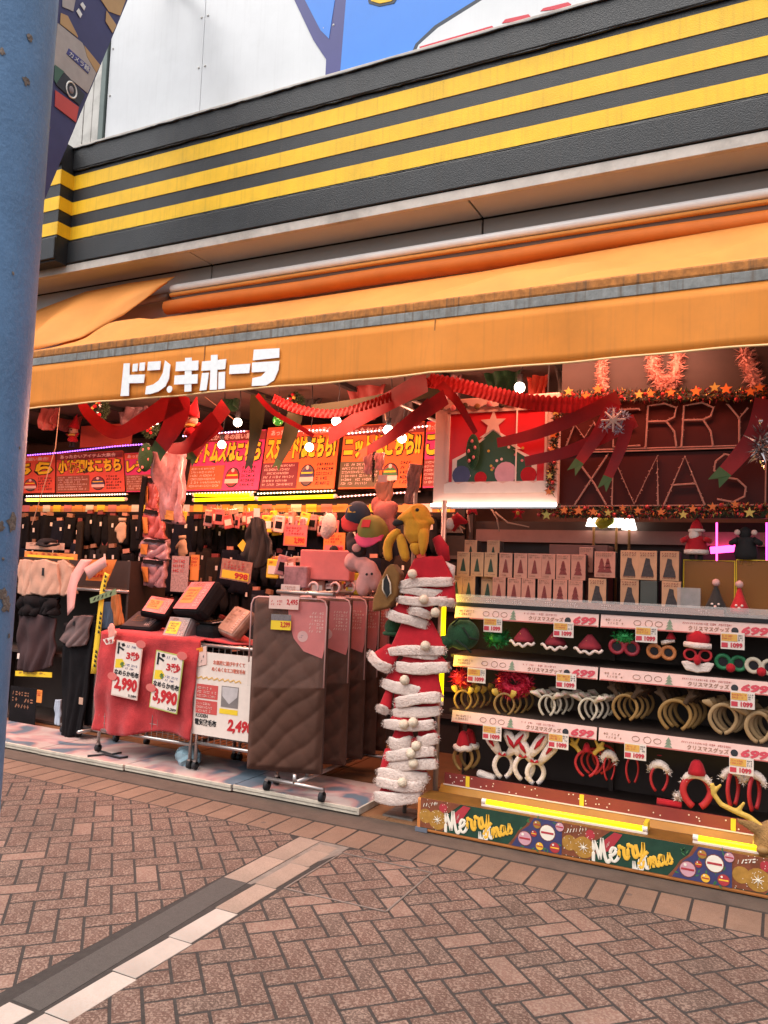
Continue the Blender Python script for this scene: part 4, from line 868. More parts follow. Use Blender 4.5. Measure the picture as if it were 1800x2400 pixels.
# ---- middle row: headbands
HB(1085,1642,46,54,m_hbb,'tan headband under red fuzzy ears by the yellow tube',y=4.63,deco=d_ears(m_goldp,L_=.07))
t=thing('tinsel_headband','red fuzzy tinsel cluster hanging above the tan headband','headband',tuple(aty(1082,1590,4.66))); mb=MB(); fuzz(mb,aty(1082,1590,4.66),(.075,.06,.055),420,.03,1,.004); mb.ball(aty(1082,1590,4.66),(.06,.05,.045)); mb.build('tinsel',m_tin_r,t)
t=thing('tinsel_wig','shaggy red tinsel wig hanging from the middle rail','wig',tuple(aty(1205,1600,4.66))); c_=aty(1205,1598,4.66); mb=MB(); ring(mb,c_,.075,.05,.03,.05); 
for k in range(20): a=k*.314; fuzz(mb,c_+Vector((math.cos(a)*.08,0,math.sin(a)*.055-.01)),(.03,.03,.03),60,.035,k,.004)
mb.build('tinsel',m_tin_r,t)
HB(1182,1652,52,58,m_hbb,'tan headband with gold ears below the red tinsel wig',y=4.63,deco=d_ears(m_goldp,L_=.07))
HB(1282,1655,40,54,m_hbw,'cream headband with folded fawn ears',y=4.63,deco=d_ears(m_hbw,m_pinkp,.075,.018,.9),behind=3,grp='cream eared headbands')
HB(1378,1664,44,56,m_hbw,'cream headband with folded fawn ears',y=4.63,deco=d_ears(m_hbw,m_pinkp,.075,.018,.9),behind=3,grp='cream eared headbands')
HB(1465,1660,58,64,m_hbb,'tan headband with small dark brown antlers next to the cream ones',y=4.63,deco=d_antler(m_brd2,.12),rad=.009)
HB(1582,1678,72,74,m_hbb,'wide tan headband with dark brown antlers, open at the foot',y=4.63,deco=d_antler(m_brd2,.13),rad=.0105,gap=.55)
HB(1695,1685,60,66,m_hbt,'beige teardrop headband with pointed ears below a price card',y=4.63,deco=d_ears(m_hbt,None,.07,.02,.8),rad=.011,gap=.1)
HB(1778,1705,54,66,m_hbt,'beige teardrop headband with long ears at the rail end',y=4.63,deco=d_ears(m_hbt,None,.09,.022,.9),rad=.012,gap=.1)
# ---- bottom row
HB(1085,1778,50,62,m_hbb,'brown headband wearing a little red santa hat',y=4.66,deco=d_hat(.10,.045),rad=.011,gap=.25,behind=1)
def bunny(px,py,lab,s=1):
    c=aty(px,py,4.66); t=thing('bunny_headband',lab,'headband',tuple(c),'white bunny ear headbands'); mb=MB(); ring(mb,c,.055*s,.07*s,.015,.3,yaw=.5); mb.build('hoop',m_fluff,t,True)
    for k,(dx,dz,ln) in enumerate(((-.06,.05,.16),(.08,.075,.19))):
        b0=c+Vector((dx*.3,-.012,.06)); tip=b0+Vector((dx*1.6,-.01,ln*.95)); mid=b0.lerp(tip,.55)
        tube_part(t,'ear',m_fluff,[b0,b0.lerp(tip,.3),mid,b0.lerp(tip,.85),tip],[.016,.030,.036,.030,.008],.55,10)
        tube_part(t,'ear_lining',m_felt,[b0.lerp(tip,.35)-Yv*.02,mid-Yv*.024,b0.lerp(tip,.82)-Yv*.018],[.004,.013,.004],.3)
    for s_ in(-1,1): tube_part(t,'bow',m_felt,[c+Vector((0,-.03,.065)),c+Vector((s_*.022,-.034,.078))],[.003,.009],.4)
bunny(1180,1795,'white bunny ear headband with red lined ears and red bow'); bunny(1228,1800,'white bunny ear headband with red lined ears and red bow'); bunny(1255,1812,'white bunny ear headband with red lined ears and red bow',.9)
tag(MB().box(aty(1140,1818,4.68),(.12,.05,.04),Matrix.Rotation(.2,3,'Y')).build('folded_fleece',m_fluff,bevel=.015),'folded white fleece lying on the deck by the bunny ears','fleece')
HB(1375,1790,56,64,m_hbr,'red headband topped with small gold antlers and a red hat',y=4.66,deco=lambda t,c,rx,rz,b:(d_antler(m_goldp,.085)(t,c,rx,rz,b),d_hat(.05,.025,False)(t,c,rx,rz,b)) if b==0 else None,rad=.008,gap=.3)
HB(1428,1800,34,66,m_hbr,'red headband with pale fur trim beside the gold antlers',y=4.68,deco=d_fur,rad=.006,yaw=.9,behind=0)
HB(1482,1805,36,68,m_hbr,'red headband without trim behind a price card',y=4.70,rad=.007,yaw=.8,behind=0)
HB(1545,1825,44,66,m_hbr,'red headband with fluffy white fur and a red bead',y=4.66,deco=lambda t,c,rx,rz,b:(d_fur(t,c,rx,rz,b),tube_part(t,'bead',m_felt,[c+Z*(rz+.05),c+Z*(rz+.052)],.013)),rad=.008,yaw=.6,behind=0)
HB(1633,1855,62,74,m_hbr,'big padded red headband with a red hat in white fur',y=4.63,deco=lambda t,c,rx,rz,b:(d_fur(t,c,rx,rz,b),d_hat(.075,.048,False)(t,c+Z*.012,rx,rz,b)),rad=.019,gap=.35,behind=0)
HB(1718,1850,46,80,m_hbr,'padded red headband with white fur hanging at the deck end',grp='paired fur headbands',y=4.64,deco=d_fur,rad=.015,yaw=1.1,behind=0)
HB(1768,1860,46,80,m_hbr,'padded red headband with white fur hanging at the deck end',grp='paired fur headbands',y=4.64,deco=d_fur,rad=.015,yaw=1.1,behind=0)
t=thing('felt_hat','small red hat with white fluff lying on the deck','hat',tuple(aty(1570,1880,4.64))); tube_part(t,'felt_cap',m_felt,[aty(1540,1878,4.64),aty(1598,1888,4.64)],.02); mb=MB(); fuzz(mb,aty(1590,1866,4.65),(.03,.03,.022),160,.02,4); mb.ball(aty(1590,1866,4.65),.018); mb.build('fluff',m_fluff,t)
# ---- top row: hats and novelty glasses
t=thing('tinsel_wig','green tinsel wig hanging beside the green plush hat','wig',tuple(aty(1168,1495,4.66))); mb=MB(); c_=aty(1165,1495,4.66); mb.ball(c_,(.05,.04,.035))
for k in range(9): fuzz(mb,c_+Vector((math.cos(k*.7)*.055,0,math.sin(k*.7)*.035)),(.03,.03,.025),60,.025,k,.003)
mb.build('tinsel',m_tin_g,t)
def minihat(px,py,lab,w_=.065):
    c=aty(px,py,4.645); t=thing('mini_hat',lab,'hat',tuple(c)); mb=MB(); mb.lathe([(w_,0),(w_*.9,.02),(w_*.55,.05),(w_*.2,.08)],14,c); mb.build('felt_cap',mat('wine_felt',(.22,.015,.025),.85,var=.2),t,True)
    n=16; mb=MB(); mb.tube([c+Vector(((k/n-.5)*2.3*w_,-w_*.55-.02*math.sin(math.pi*k/n),-.002-.018*math.sin(math.pi*k/n)+.008*math.sin(k*1.2))) for k in range(n+1)],.0085,7); mb.build('wavy_trim',m_fluff,t,True)
    mb=MB(); mb.ball(c+Vector((-.01,-w_*.5,.03)),(.012,.008,.02)); mb.build('ornament',m_goldp,t,True)
minihat(1228,1503,'wine red mini hat with wavy white trim next to the green wig'); minihat(1302,1511,'wine red mini hat with wavy white trim below a price card'); minihat(1382,1520,'wine red mini hat with wavy white trim by the round red glasses',.07)
def glasses(px,py,lab,mt,r=.036,nose=None,extra=None,yaw=.1):
    c=aty(px,py,4.64); t=thing('novelty_glasses',lab,'glasses',tuple(c)); dx=Vector((math.cos(yaw),math.sin(yaw),-.05))
    for s_ in(-1,1):
        cc=c+dx*(s_*r*1.12); mb=MB(); mb.tube([cc+dx*(math.cos(k*.39)*r)+Z*(math.sin(k*.39)*r) for k in range(16)],.011,7,closed=True,flat=.7); mb.build('rim',mt,t,True)
        mb=MB(); mb.prism([cc+Yv*.004+dx*(math.cos(k*.39)*r*.85)+Z*(math.sin(k*.39)*r*.85) for k in range(16)],(0,.002,0)); mb.build('lens',mat('dark_lens',(.015,.012,.015),.1,var=0,spec=.8),t)
        tube_part(t,'temple',mt,[cc+dx*(s_*r),cc+dx*(s_*r)+Vector((0,.12,.01))],.004)
    tube_part(t,'bridge',mt,[c-dx*r*.3+Z*.008,c+dx*r*.3+Z*.008],.005)
    if nose: mb=MB(); mb.ball(c+Vector((0,-.02,-r*.75)),.024); mb.build('nose',nose,t,True)
    if extra: extra(t,c)
def tins(mt,n=300):
    def f(t,c):
        mb=MB(); fuzz(mb,c+Z*.06,(.065,.03,.04),n,.022,3,.004); mb.ball(c+Z*.055,(.05,.02,.03)); mb.build('tinsel',mt,t)
    return f
glasses(1463,1517,'round red novelty glasses crowned with green tinsel',mat('wine_plastic',(.28,.02,.03),.3,var=.05),.036,None,tins(m_tin_g))
def sh(t,c): tube_part(t,'mini_brim',m_fluff,[c+Vector((0,-.01,.05)),c+Vector((.07,-.01,.07))],.012); tube_part(t,'mini_cap',m_felt,[c+Vector((.05,-.005,.075)),c+Vector((.05,-.005,.115))],[.028,.008])
glasses(1550,1528,'orange round novelty glasses with a tiny santa hat',mat('orange_plastic',(.48,.16,.05),.3,var=.05),.033,None,sh)
# santa mask: hat, dark glasses, moustache
c_=aty(1636,1530,4.62); t=thing('santa_mask','santa face mask glasses with red hat and white moustache','glasses',tuple(c_))
mb=MB(); mb.ball(c_+Z*.075,(.062,.05,.055),14,9); mb.build('felt_cap',m_felt,t,True); tube_part(t,'fleece_brim',m_fluff,[c_+Vector((-.068,-.03,.045)),c_+Vector((0,-.045,.04)),c_+Vector((.068,-.03,.04))],[.015,.018,.015])
for s_ in(-1,1): mb=MB(); mb.tube([c_+Vector((s_*.038+math.cos(k*.52)*.03,-.02,-.01+math.sin(k*.52)*.028)) for k in range(12)],.007,6,closed=True); mb.build('rim',m_hbr,t,True)
mb=MB(); mb.ball(c_+Vector((0,-.035,-.035)),(.02,.02,.028)); mb.build('nose',m_felt,t,True)
mb=MB(); mb.prism([c_+Vector((a,-.03,b)) for a,b in((-.085,-.05),(-.05,-.045),(-.02,-.055),(.02,-.055),(.05,-.045),(.085,-.05),(.06,-.095),(0,-.105),(-.06,-.095))],(0,.03,0)); mb.build('moustache',m_fluff,t,bevel=.008)
glasses(1713,1553,'green round novelty glasses with a red bobble nose',mat('green_plastic',(.02,.16,.06),.3,var=.05),.034,m_felt)
glasses(1785,1562,'cream novelty glasses with red nose and dark antlers',m_hbw,.034,m_felt)
# reindeer plush at the right end of the box
t=thing('reindeer_plush','golden brown reindeer plush with antlers leaning on the banner box','plush toy',tuple(aty(1800,2010,4.38)))
A=[(1668,1835),(1672,1860),(1690,1885),(1720,1900),(1755,1915),(1790,1945)]
mb=MB(); mb.tube([aty(a,b,4.40) for a,b in A],[.012,.014,.014,.015,.016,.02],8); mb.tube([aty(1672,1858,4.40),aty(1690,1838,4.40)],[.012,.008],7); mb.tube([aty(1730,1900,4.40),aty(1745,1880,4.40)],[.014,.008],7); fuse(mb.build('antler',m_goldp,t,True),.006)
c_=aty(1815,1985,4.42); mb=MB(); mb.ball(c_,(.10,.09,.13),14,10); mb.tube([aty(1790,1955,4.38),aty(1760,1935,4.36),aty(1725,1920,4.35)],[.035,.028,.012],8,flat=.5); mb.tube([c_+Vector((0,0,-.1)),c_+Vector((.02,0,-.22))],[.09,.11],12); fuse(mb.build('body',mat('tawny_fur',(.28,.15,.05),.95,var=.3,vs=30,bump=.8,bs=120,sheen=0.12),t,True),.01)
mb=MB(); mb.ball(c_+Vector((-.05,-.085,.0)),(.03,.02,.02)); mb.build('muzzle',m_hbb,t,True)

# a second row of stock further in on the top and bottom tiers
for o_ in [o_ for o_ in C.objects if o_.parent is None and o_.get('category') in('hat','glasses','headband','wig') and 4.6<o_.location.y<4.7 and (1.0<o_.location.z<1.25 or .3<o_.location.z<.52)]:
    for kq in(1,2):
        c_=copy_tree(o_); c_.location=o_.location+Vector((random.uniform(-.03,.05)+.02*kq,.11*kq+random.uniform(0,.03),random.uniform(-.02,.03))); c_.rotation_euler=(random.gauss(0,.1),random.gauss(0,.15),random.gauss(0,.3)); c_['label']=' '.join(o_['label'].split()[:9])+[' in the row behind',' far back on its tier'][kq-1]; c_['group']='back rows of the christmas shelf'
# ============================================================ MIDDLE AND LEFT: mats, carts, clothes
m_chr=mat('chrome_tube',(.42,.38,.36),.3,.8,var=.15); m_rub=mat('black_rubber',(.02,.02,.022),.7,var=.1)
m_mat=mat('brown_quilt',(.075,.030,.018),.85,var=.2,vs=10,bump=.25,bs=200,sheen=0.06)
m_plas=mat('clear_plastic_film',(.50,.30,.25),.15,var=.5,vs=9,bump=.55,bs=14,alpha=.09,spec=.3)
m_pkcard=mat('rose_card',(.58,.16,.15),.5,var=.15,vs=8); m_pkl=mat('pink_plastic',(.62,.36,.33),.35,var=.12)
def caster(t,c,r=.032):
    c=Vector(c); cs=MB().bb(c+Vector((-.012,-.012,r*1.3)),c+Vector((.012,.012,r*2.4))).build('caster',m_chr,t)
    mb=MB(); mb.tube([c+Vector((-.012,0,r)),c+Vector((.012,0,r))],r,14); mb.build('wheel',m_rub,cs,True)
# rack
rk=thing('garment_rack','silver rolling rack carrying the brown quilted mats','rack',(-2.8,4.7,.054))
A0=Vector((-2.93,4.43,0)); 
for a,b,nm in(((-2.955,4.38,.13),(-2.52,4.36,.13),'foot_bar'),((-2.955,5.35,.13),(-2.52,5.35,.13),'foot_bar'),((-2.74,4.37,.13),(-2.74,4.37,.19),'upright_foot'),((-2.74,4.52,.13),(-2.74,4.52,1.335),'upright'),((-2.74,4.37,.135),(-2.74,5.35,.135),'base_rail'),((-2.74,5.35,.13),(-2.74,5.35,1.335),'upright'),((-2.98,4.43,1.335),(-2.55,4.43,1.335),'cross_rail'),((-2.74,4.40,1.335),(-2.74,5.40,1.335),'top_rail')):
    mb=MB(); mb.tube([a,b],.014,10); mb.build(nm,m_chr,rk,True)
for x_,y_ in((-2.955,4.38),(-2.53,4.36)): caster(rk,(x_,y_,.054))
for x_,y_ in((-2.955,5.35),(-2.53,5.35)): caster(rk,(x_,y_,.012),.04)
ML=Vector((-3.12,4.38,.17)); MR=Vector((-2.63,4.51,.17)); mex=(MR-ML); mn=Vector((mex.y,-mex.x,0)).normalized()
offs=[0,.30,.52,.70,.85]
for i,dy in enumerate(offs):
    o=ML+Vector((.01*i,dy,0)); hgt=1.125
    t=thing('quilted_mat',['brown quilted mat in clear film with a price card, foremost on the rack','brown quilted mat hanging right behind the foremost one','brown quilted mat hanging third from the front of the rack','brown quilted mat hanging fourth from the front of the rack','brown quilted mat hanging last on the rack'][i],'mat',tuple(o+mex/2))
    def q1(u,v):
        w1=math.sin(13*(v*1.9-u*.75)+.35*math.sin(u*9)+.3*math.sin(v*13)); w2=math.sin(12*(v*1.7+u*.8)+.4*math.sin(u*7))
        ed=min(1,min(u,1-u)*14,min(v,1-v)*30); return o+mex*u+Z*(v*hgt)+mn*(ed*(.012+.017*abs(w1)**.45+.008*abs(w2)**.4)+.006*math.sin(u*5+v*3))
    mb=MB().grid(q1,46,90); mb.build('quilt_face',m_mat,t,True)
    MB().prism([o+mn*.001,o+mex+mn*.001,o+mex+Z*hgt+mn*.001,o+Z*hgt+mn*.001],-mn*.045).build('folded_layers',m_mat,t,bevel=.008)
    zc_=.49
    def q2(u,v):
        return o+mex*(u*1.03-.015)+Z*(hgt*(zc_+(1.012-zc_)*v)-.012*math.sin(u*3.1+1)*(1-v))+mn*(.050+.006*math.sin(u*7+v*11+i)*math.sin(v*9+u*5))
    mb=MB().grid(q2,26,30); mb.build('clear_cover',m_plas,t,True)
    c0,c1,c2,c3=[o+mex*a+Z*b+mn*.048 for a,b in((-.01,hgt*.62),(-.01,hgt+.004),(1.01,hgt+.004),(1.01,hgt*.5))]
    path=[c0,c1-Z*.05,c1+mex*.03-Z*.012,c1+mex*.09,c2-mex*.09,c2-mex*.03-Z*.012,c2-Z*.05,c3]; mb=MB(); mb.tube(path,.005,7); mb.build('cover_piping',m_pkl,t,True)
    # printed quarter-round insert
    cc=o+mex*1.0+Z*(hgt*.985)+mn*.040; pts=[cc]; R1,R2=.47*mex.length/.507,.42
    pts=[cc-mex*.52,cc-mex*.50-Z*.12,cc-mex*.42-Z*.24,cc-mex*.28-Z*.32,cc-mex*.03-Z*.36,cc-mex*.005-Z*.30,cc-mex*.0]
    ins=MB().prism(pts,mn*.002).build('insert_card',m_pkcard,t)
    c5=cc-mex*.30-Z*.225+mn*.003; mb=MB(); mb.prism([c5+mex*(math.cos(k*.4)*.07)+Z*(math.sin(k*.4)*.036) for k in range(16)],mn*.001); mb.build('round_mark',m_pkl,ins); mb=MB(); scribble(mb,c5-mex*.04-Z*.012+mn*.0015,mex*.08,Z*.024,2,4); mb.build('mark_print',m_nav,ins)
    mb=MB(); scribble(mb,cc-mex*.22-Z*.20+mn*.003,mex*.2,Z*.14,6,6,seed=i); stuff(mb.build('insert_print',m_pinkp,ins))
    # hook
    hc=o+mex*(.35+.12*i if i==0 else .25)+Z*(hgt+.0)+mn*-.02
    hc=Vector((-2.74+.0*i,hc.y+.05,o.z+hgt)); mb=MB(); mb.tube([hc+Z*.0,hc+Z*.03]+[hc+Z*(.062)+Z*.012+Vector((math.cos(a)*.036,0,math.sin(a)*.036)) for a in [-1.4+k*.55 for k in range(9)]],.009,7); mb.build('hook',m_pkl,t,True)
    if i==0:
        o2=o+mex*.24+Z*(hgt-.07)+mn*.064; pc_=MB().prism([o2,o2+mex*.40,o2+mex*.40+Z*.085,o2+Z*.085],mn*.002).build('price_card',m_pinkp,t); mb=MB(); put_text(mb,'2,495',o2+mex*.24+Z*.025+mn*.002,mex*.15,Z*.04,.03); scribble(mb,o2+mex*.03+Z*.02+mn*.002,mex*.16,Z*.04,2,6); mb.build('figures',m_redink,pc_)
        o3=o+mex*.28+Z*(hgt-.205)+mn*.064; pc_=MB().prism([o3,o3+mex*.27,o3+mex*.27+Z*.10,o3+Z*.10],mn*.002).build('price_card',m_yelink,t); mb=MB(); put_text(mb,'3,299',o3+mex*.13+Z*.012+mn*.002,mex*.13,Z*.04,.03); mb.build('figures',m_redink,pc_)
        MB().prism([o3+Z*.06+mn*.002,o3+mex*.27+Z*.06+mn*.002,o3+mex*.27+Z*.10+mn*.002,o3+Z*.10+mn*.002],mn*.001).build('dark_strip',mat('grey_print',(.18,.15,.15),.5,var=.4,vs=90),pc_)
# carts
def cart(x0,x1,y0,y1,z0,z1,lab,front=True):
    t=thing('wire_cart',lab,'cart',((x0+x1)/2,(y0+y1)/2,.054)); r=.013
    for x_ in(x0,x1):
        for y_ in(y0,y1):
            fl=.054 if y_<4.92 else .012
            mb=MB(); mb.tube([(x_,y_,fl+.07),(x_,y_,z1)],r,8); mb.build('leg',m_chr,t,True); caster(t,(x_,y_,fl),.028)
    for z_ in(z0,z1): mb=MB(); mb.tube([(x0,y0,z_),(x1,y0,z_),(x1,y1,z_),(x0,y1,z_)],r,8,closed=True); mb.build('rim',m_chr,t,True)
    mb=MB(); n=int((x1-x0)/.05)
    for k in range(1,n): xx=x0+(x1-x0)*k/n; mb.tube([(xx,y0-.004,z0),(xx,y0-.004,z1)],.0025,4); mb.tube([(xx,y0,z0+.003),(xx,y1,z0+.003)],.0025,4)
    n=int((z1-z0)/.05)
    for k in range(1,n): zz=z0+(z1-z0)*k/n; mb.tube([(x0,y0-.001,zz),(x1,y0-.001,zz)],.0025,4); mb.tube([(x0,y0,zz),(x0,y1,zz)],.0025,4); mb.tube([(x1,y0,zz),(x1,y1,zz)],.0025,4)
    stuff(mb.build('wire_grid',m_chr,t)); return t
cart(-4.60,-3.72,4.53,5.05,.22,.93,'rolling wire cart under the red blanket')
cart(-3.67,-2.98,4.53,5.05,.24,.925,'rolling wire cart with the electric blanket poster')
mbx=MB().bb((-3.64,4.58,.27),(-3.02,5.0,.86)).build('stock_bag',mat('dark_stock',(.03,.025,.024),.7,var=.3),bevel=.03); tag(mbx,'dark stock bag filling the cart with the electric blanket poster','bag')
# red blanket
m_blk=mat('red_plush_blanket',(.42,.035,.038),.95,var=.4,vs=6,bump=.5,bs=120,sheen=0.18)
t=thing('blanket','red plush blanket draped over the front of a wire cart','blanket',(-4.15,4.6,.9))
def blk(u,v):
    x=-4.625+u*.95
    if v<.18: w_=v/.18; y=5.0+(4.505-5.0)*w_; z=.955+.012*math.sin(u*9)*(1-w_)+.01*math.sin(w_*3)
    else: w_=(v-.18)/.82; z=.955-w_*(.735-.05*u+.03*math.sin(u*6.5)); y=4.505-.02*math.sin(math.pi*min(1,w_*1.2))+.024*math.sin(u*11+1.9*math.sin(w_*3))*w_+.012*math.sin(u*29+w_*4+math.sin(u*5)*2)*w_+.006*math.sin(w_*17+u*7)
    x+=.012*math.sin(v*6)-.018*w_*(1-u)
    return (x,y,z)
MB().grid(blk,60,44).build('cloth',m_blk,t,True,thick=.010)
t2=thing('blanket','red blanket edge lying over the rim of the poster cart','blanket',(-3.4,4.8,.95))
MB().grid(lambda u,v:(-3.74+u*.35+.03*v,4.56+.42*v,.962+.03*math.sin(u*4+v*2)*v-.02*u),14,10).build('cloth',m_blk,t2,True,thick=.012)
# price boards on the blanket
def board(px,py,wpx,hpx,y,tilt,lab,price,edge):
    c=aty(px,py,y); ex=Vector((math.cos(tilt),0,math.sin(tilt)))*((aty(px+wpx/2,py,y)-aty(px-wpx/2,py,y)).x); ey=Vector((-math.sin(tilt),0,math.cos(tilt)))*(aty(px,py-hpx/2,y)-aty(px,py+hpx/2,y)).z
    o=c-ex/2-ey/2; o.y=y; t=thing('price_board',lab,'sign',tuple(c))
    b_=MB().prism([o,o+ex,o+ex+ey,o+ey],(0,.006,0)).build('card',edge,t); D=-Yv*.001
    MB().prism([o+ex*.03+ey*.02+D,o+ex*.97+ey*.02+D,o+ex*.97+ey*.98+D,o+ex*.03+ey*.98+D],(0,-.0005,0)).build('white_field',m_paper,b_)
    D=-Yv*.002; mb=MB(); put_text(mb,'ド',o+ex*.08+ey*.76+D,ex*.28,ey*.21,.03); put_text(mb,'なめらか毛布',o+ex*.05+ey*.385+D,ex*.92,ey*.10,.03); put_text(mb,'3,289',o+ex*.66+ey*.03+D,ex*.3,ey*.05,.02); stuff(mb.build('black_print',m_ink,b_))
    MB().prism([o+ex*.03+ey*.03+D,o+ex*.55+ey*.03+D,o+ex*.55+ey*.09+D,o+ex*.03+ey*.09+D],(0,-.0004,0)).build('foot_field',m_paper,b_)
    mb=MB(); put_text(mb,price,o+ex*.10+ey*.09+D*1.2,ex*.86,ey*.27,.055); put_text(mb,'3秒',o+ex*.44+ey*.68+D,ex*.5,ey*.16,.04); stuff(mb.build('red_figures',m_redink,b_))
    mb=MB(); mb.prism([o+ex*a+ey*b+D for a,b in((.05,.5),(.3,.52),(.42,.6),(.3,.68),(.06,.66))],(0,-.0005,0)); mb.build('yellow_blot',m_yelink,b_); mb=MB(); put_text(mb,'冬',o+ex*.24+ey*.53+D*1.5,ex*.17,ey*.1,.02); mb.build('green_print',m_grnink,b_)
    mb=MB(); scribble(mb,o+ex*.42+ey*.88+D,ex*.5,ey*.08,1,8); scribble(mb,o+ex*.45+ey*.5+D,ex*.5,ey*.12,2,9); stuff(mb.build('fine_print',mat('blue_ink',(.08,.08,.2),.5,var=0),b_))
    for (a,b) in((.95,1.0),(.0,.34)):
        c2=o+ex*a+ey*b+D*3; mb=MB(); mb.prism([c2+ex*(math.cos(k*.4)*.18)+ey*(math.sin(k*.4)*.07) for k in range(16)],(0,-.002,0)); r_=mb.build('round_sticker',mat('salmon_sticker',(.60,.14,.12),.5,var=.1),b_)
board(297,1570,62,132,4.448,-.06,'white blanket price board pinned below the pink glove tag','2,990',m_pinkp); board(390,1598,66,138,4.446,-.09,'green edged blanket price board pinned near the poster cart','3,990',mat('lime_card',(.42,.46,.12),.5,var=.1))
# glove-shaped tag
def glove(lab,px,py,y,s,mt,rot=0,nm='glove',grp=None):
    c=aty(px,py,y); t=thing(nm,lab,'glove',tuple(c),grp); M_=Matrix.Rotation(rot,3,'Y'); g=lambda a,b,d=0: c+M_@Vector((a*s,d*s,b*s))
    mb=MB(); mb.ball(g(0,0),(.35*s,.14*s,.36*s),10,8,M=M_)
    for a,b,l in((-.27,.2,.48),(-.1,.28,.62),(.09,.28,.66),(.26,.2,.52)): mb.tube([g(a*.8,b*.6),g(a,b+l*.35),g(a*1.15,b+l)],[.09*s,.10*s,.075*s],8)
    mb.tube([g(.25,-.1),g(.46,.12),g(.52,.3)],[.10*s,.10*s,.07*s],8); fuse(mb.build('hand',mt,t,True),.009*max(s/.1,.6)); 
    mb=MB(); mb.tube([g(0,-.3),g(0,-.5)],[.26*s,.27*s],10,flat=.5); mb.build('cuff',mt,t,True); return t,g
t,g=glove('pink hand shaped tag clipped to the red blanket corner',262,1490,4.45,.105,mat('salmon_foam',(.68,.28,.22),.6,var=.06),-.15,'hand_tag')
MB().prism([g(-.55,-.2,-.3),g(.55,-.05,-.3),g(.4,-.55,-.3),g(-.25,-.6,-.3)],(0,-.003,0)).build('ribbon_label',m_paper,t); mb=MB(); put_text(mb,'もう',g(-.32,-.45,-.36),X*.07,Z*.03,.04); mb.build('lettering',m_redink,t)
# electric blanket poster
t=thing('poster_board','white electric blanket poster board on the wire cart front','poster',(-3.4,4.5,.3)); yK=4.505
c00=aty(450,1719,yK); c10=aty(578,1743,yK); c11=aty(592,1541,yK); c01=aty(470,1527,yK); 
kex=Vector((.52,0,0)); o=Vector((c00.x,yK,c00.z)); key=Vector((.0,.0,c01.z-c00.z)); 
b_=MB().prism([o,o+kex,o+kex+key,o+key],(0,.005,0)).build('sheet',m_paper,t); D=-Yv*.0012
KP=lambda a,b,k=1: o+kex*a+key*b+D*k
mb=MB(); put_text(mb,'KODEN',KP(.05,.21),kex*.2,key*.045,.01); put_text(mb,'電気敷毛布',KP(.04,.115),kex*.36,key*.08,.025); mb.build('black_print',m_ink,b_)
mb=MB(); put_text(mb,'2,490',KP(.58,.07),kex*.52*.8,key*.17,.04,shear=.15); mb.build('price_figures',m_redink,b_)
mb=MB(); put_text(mb,'お部屋に運びやすくて',KP(.30,.86),kex*.52,key*.055,.015); put_text(mb,'ぬくぬくなエコ電気毛布',KP(.28,.78),kex*.55,key*.055,.015); mb.build('red_print',mat('coral_ink',(.62,.16,.10),.5,var=0),b_)
for z0,z1 in((.44,.61),(.26,.42)): pn=MB().prism([KP(.04,z0),KP(.40,z0),KP(.40,z1),KP(.04,z1)],(0,-.0008,0)).build('red_panel',mat('coral_panel',(.55,.08,.07),.5,var=.1),b_); mb=MB(); scribble(mb,KP(.06,z0+.01,2.5),kex*.32,key*(z1-z0-.03),3,12,seed=int(z0*99)); stuff(mb.build('panel_print',m_pinkp,pn))
MB().prism([KP(.44,.29),KP(.74,.29),KP(.74,.35),KP(.44,.35)],(0,-.0008,0)).build('yellow_panel',m_yelink,b_)
pn=MB().prism([KP(.46,.37),KP(.74,.37),KP(.74,.62),KP(.46,.62)],(0,-.0008,0)).build('photo_panel',mat('taupe_print',(.20,.17,.16),.5,var=.2,vs=20),b_); MB().prism([KP(.47,.61,2),KP(.73,.61,2),KP(.72,.50,2),KP(.595,.41,2),KP(.48,.50,2)],(0,-.0006,0)).build('folded_cloth_print',mat('pale_grey_print',(.48,.43,.42),.5,var=.15,vs=20),pn)
mb=MB(); mb.tube([KP(.02+.09*k/3,.70-.012*(k%3==1)-.02*math.sin(k*1.05)**2,1) for k in range(26)],.006,5,flat=.3,up=Z); mb.build('scallop_line',mat('amber_print',(.6,.36,.12),.5,var=.1),b_)
o2=KP(-.02,.80,4); tg=MB().prism([o2,o2+X*.11+Z*.03,o2+X*.10+Z*.16,o2+X*.01+Z*.13],(0,-.002,0)).build('corner_tag',m_pinkp,t); mb=MB(); scribble(mb,o2+X*.012+Z*.02-Yv*.003,X*.08+Z*.022,Z*.06,2,5); mb.build('tag_print',mat('grey_print',(.18,.15,.15)),tg); MB().prism([o2+X*.015+Z*.105-Yv*.003,o2+X*.075+Z*.12-Yv*.003,o2+X*.07+Z*.15-Yv*.003,o2+X*.015+Z*.135-Yv*.003],(0,-.0008,0)).build('orange_patch',m_oraink,tg)
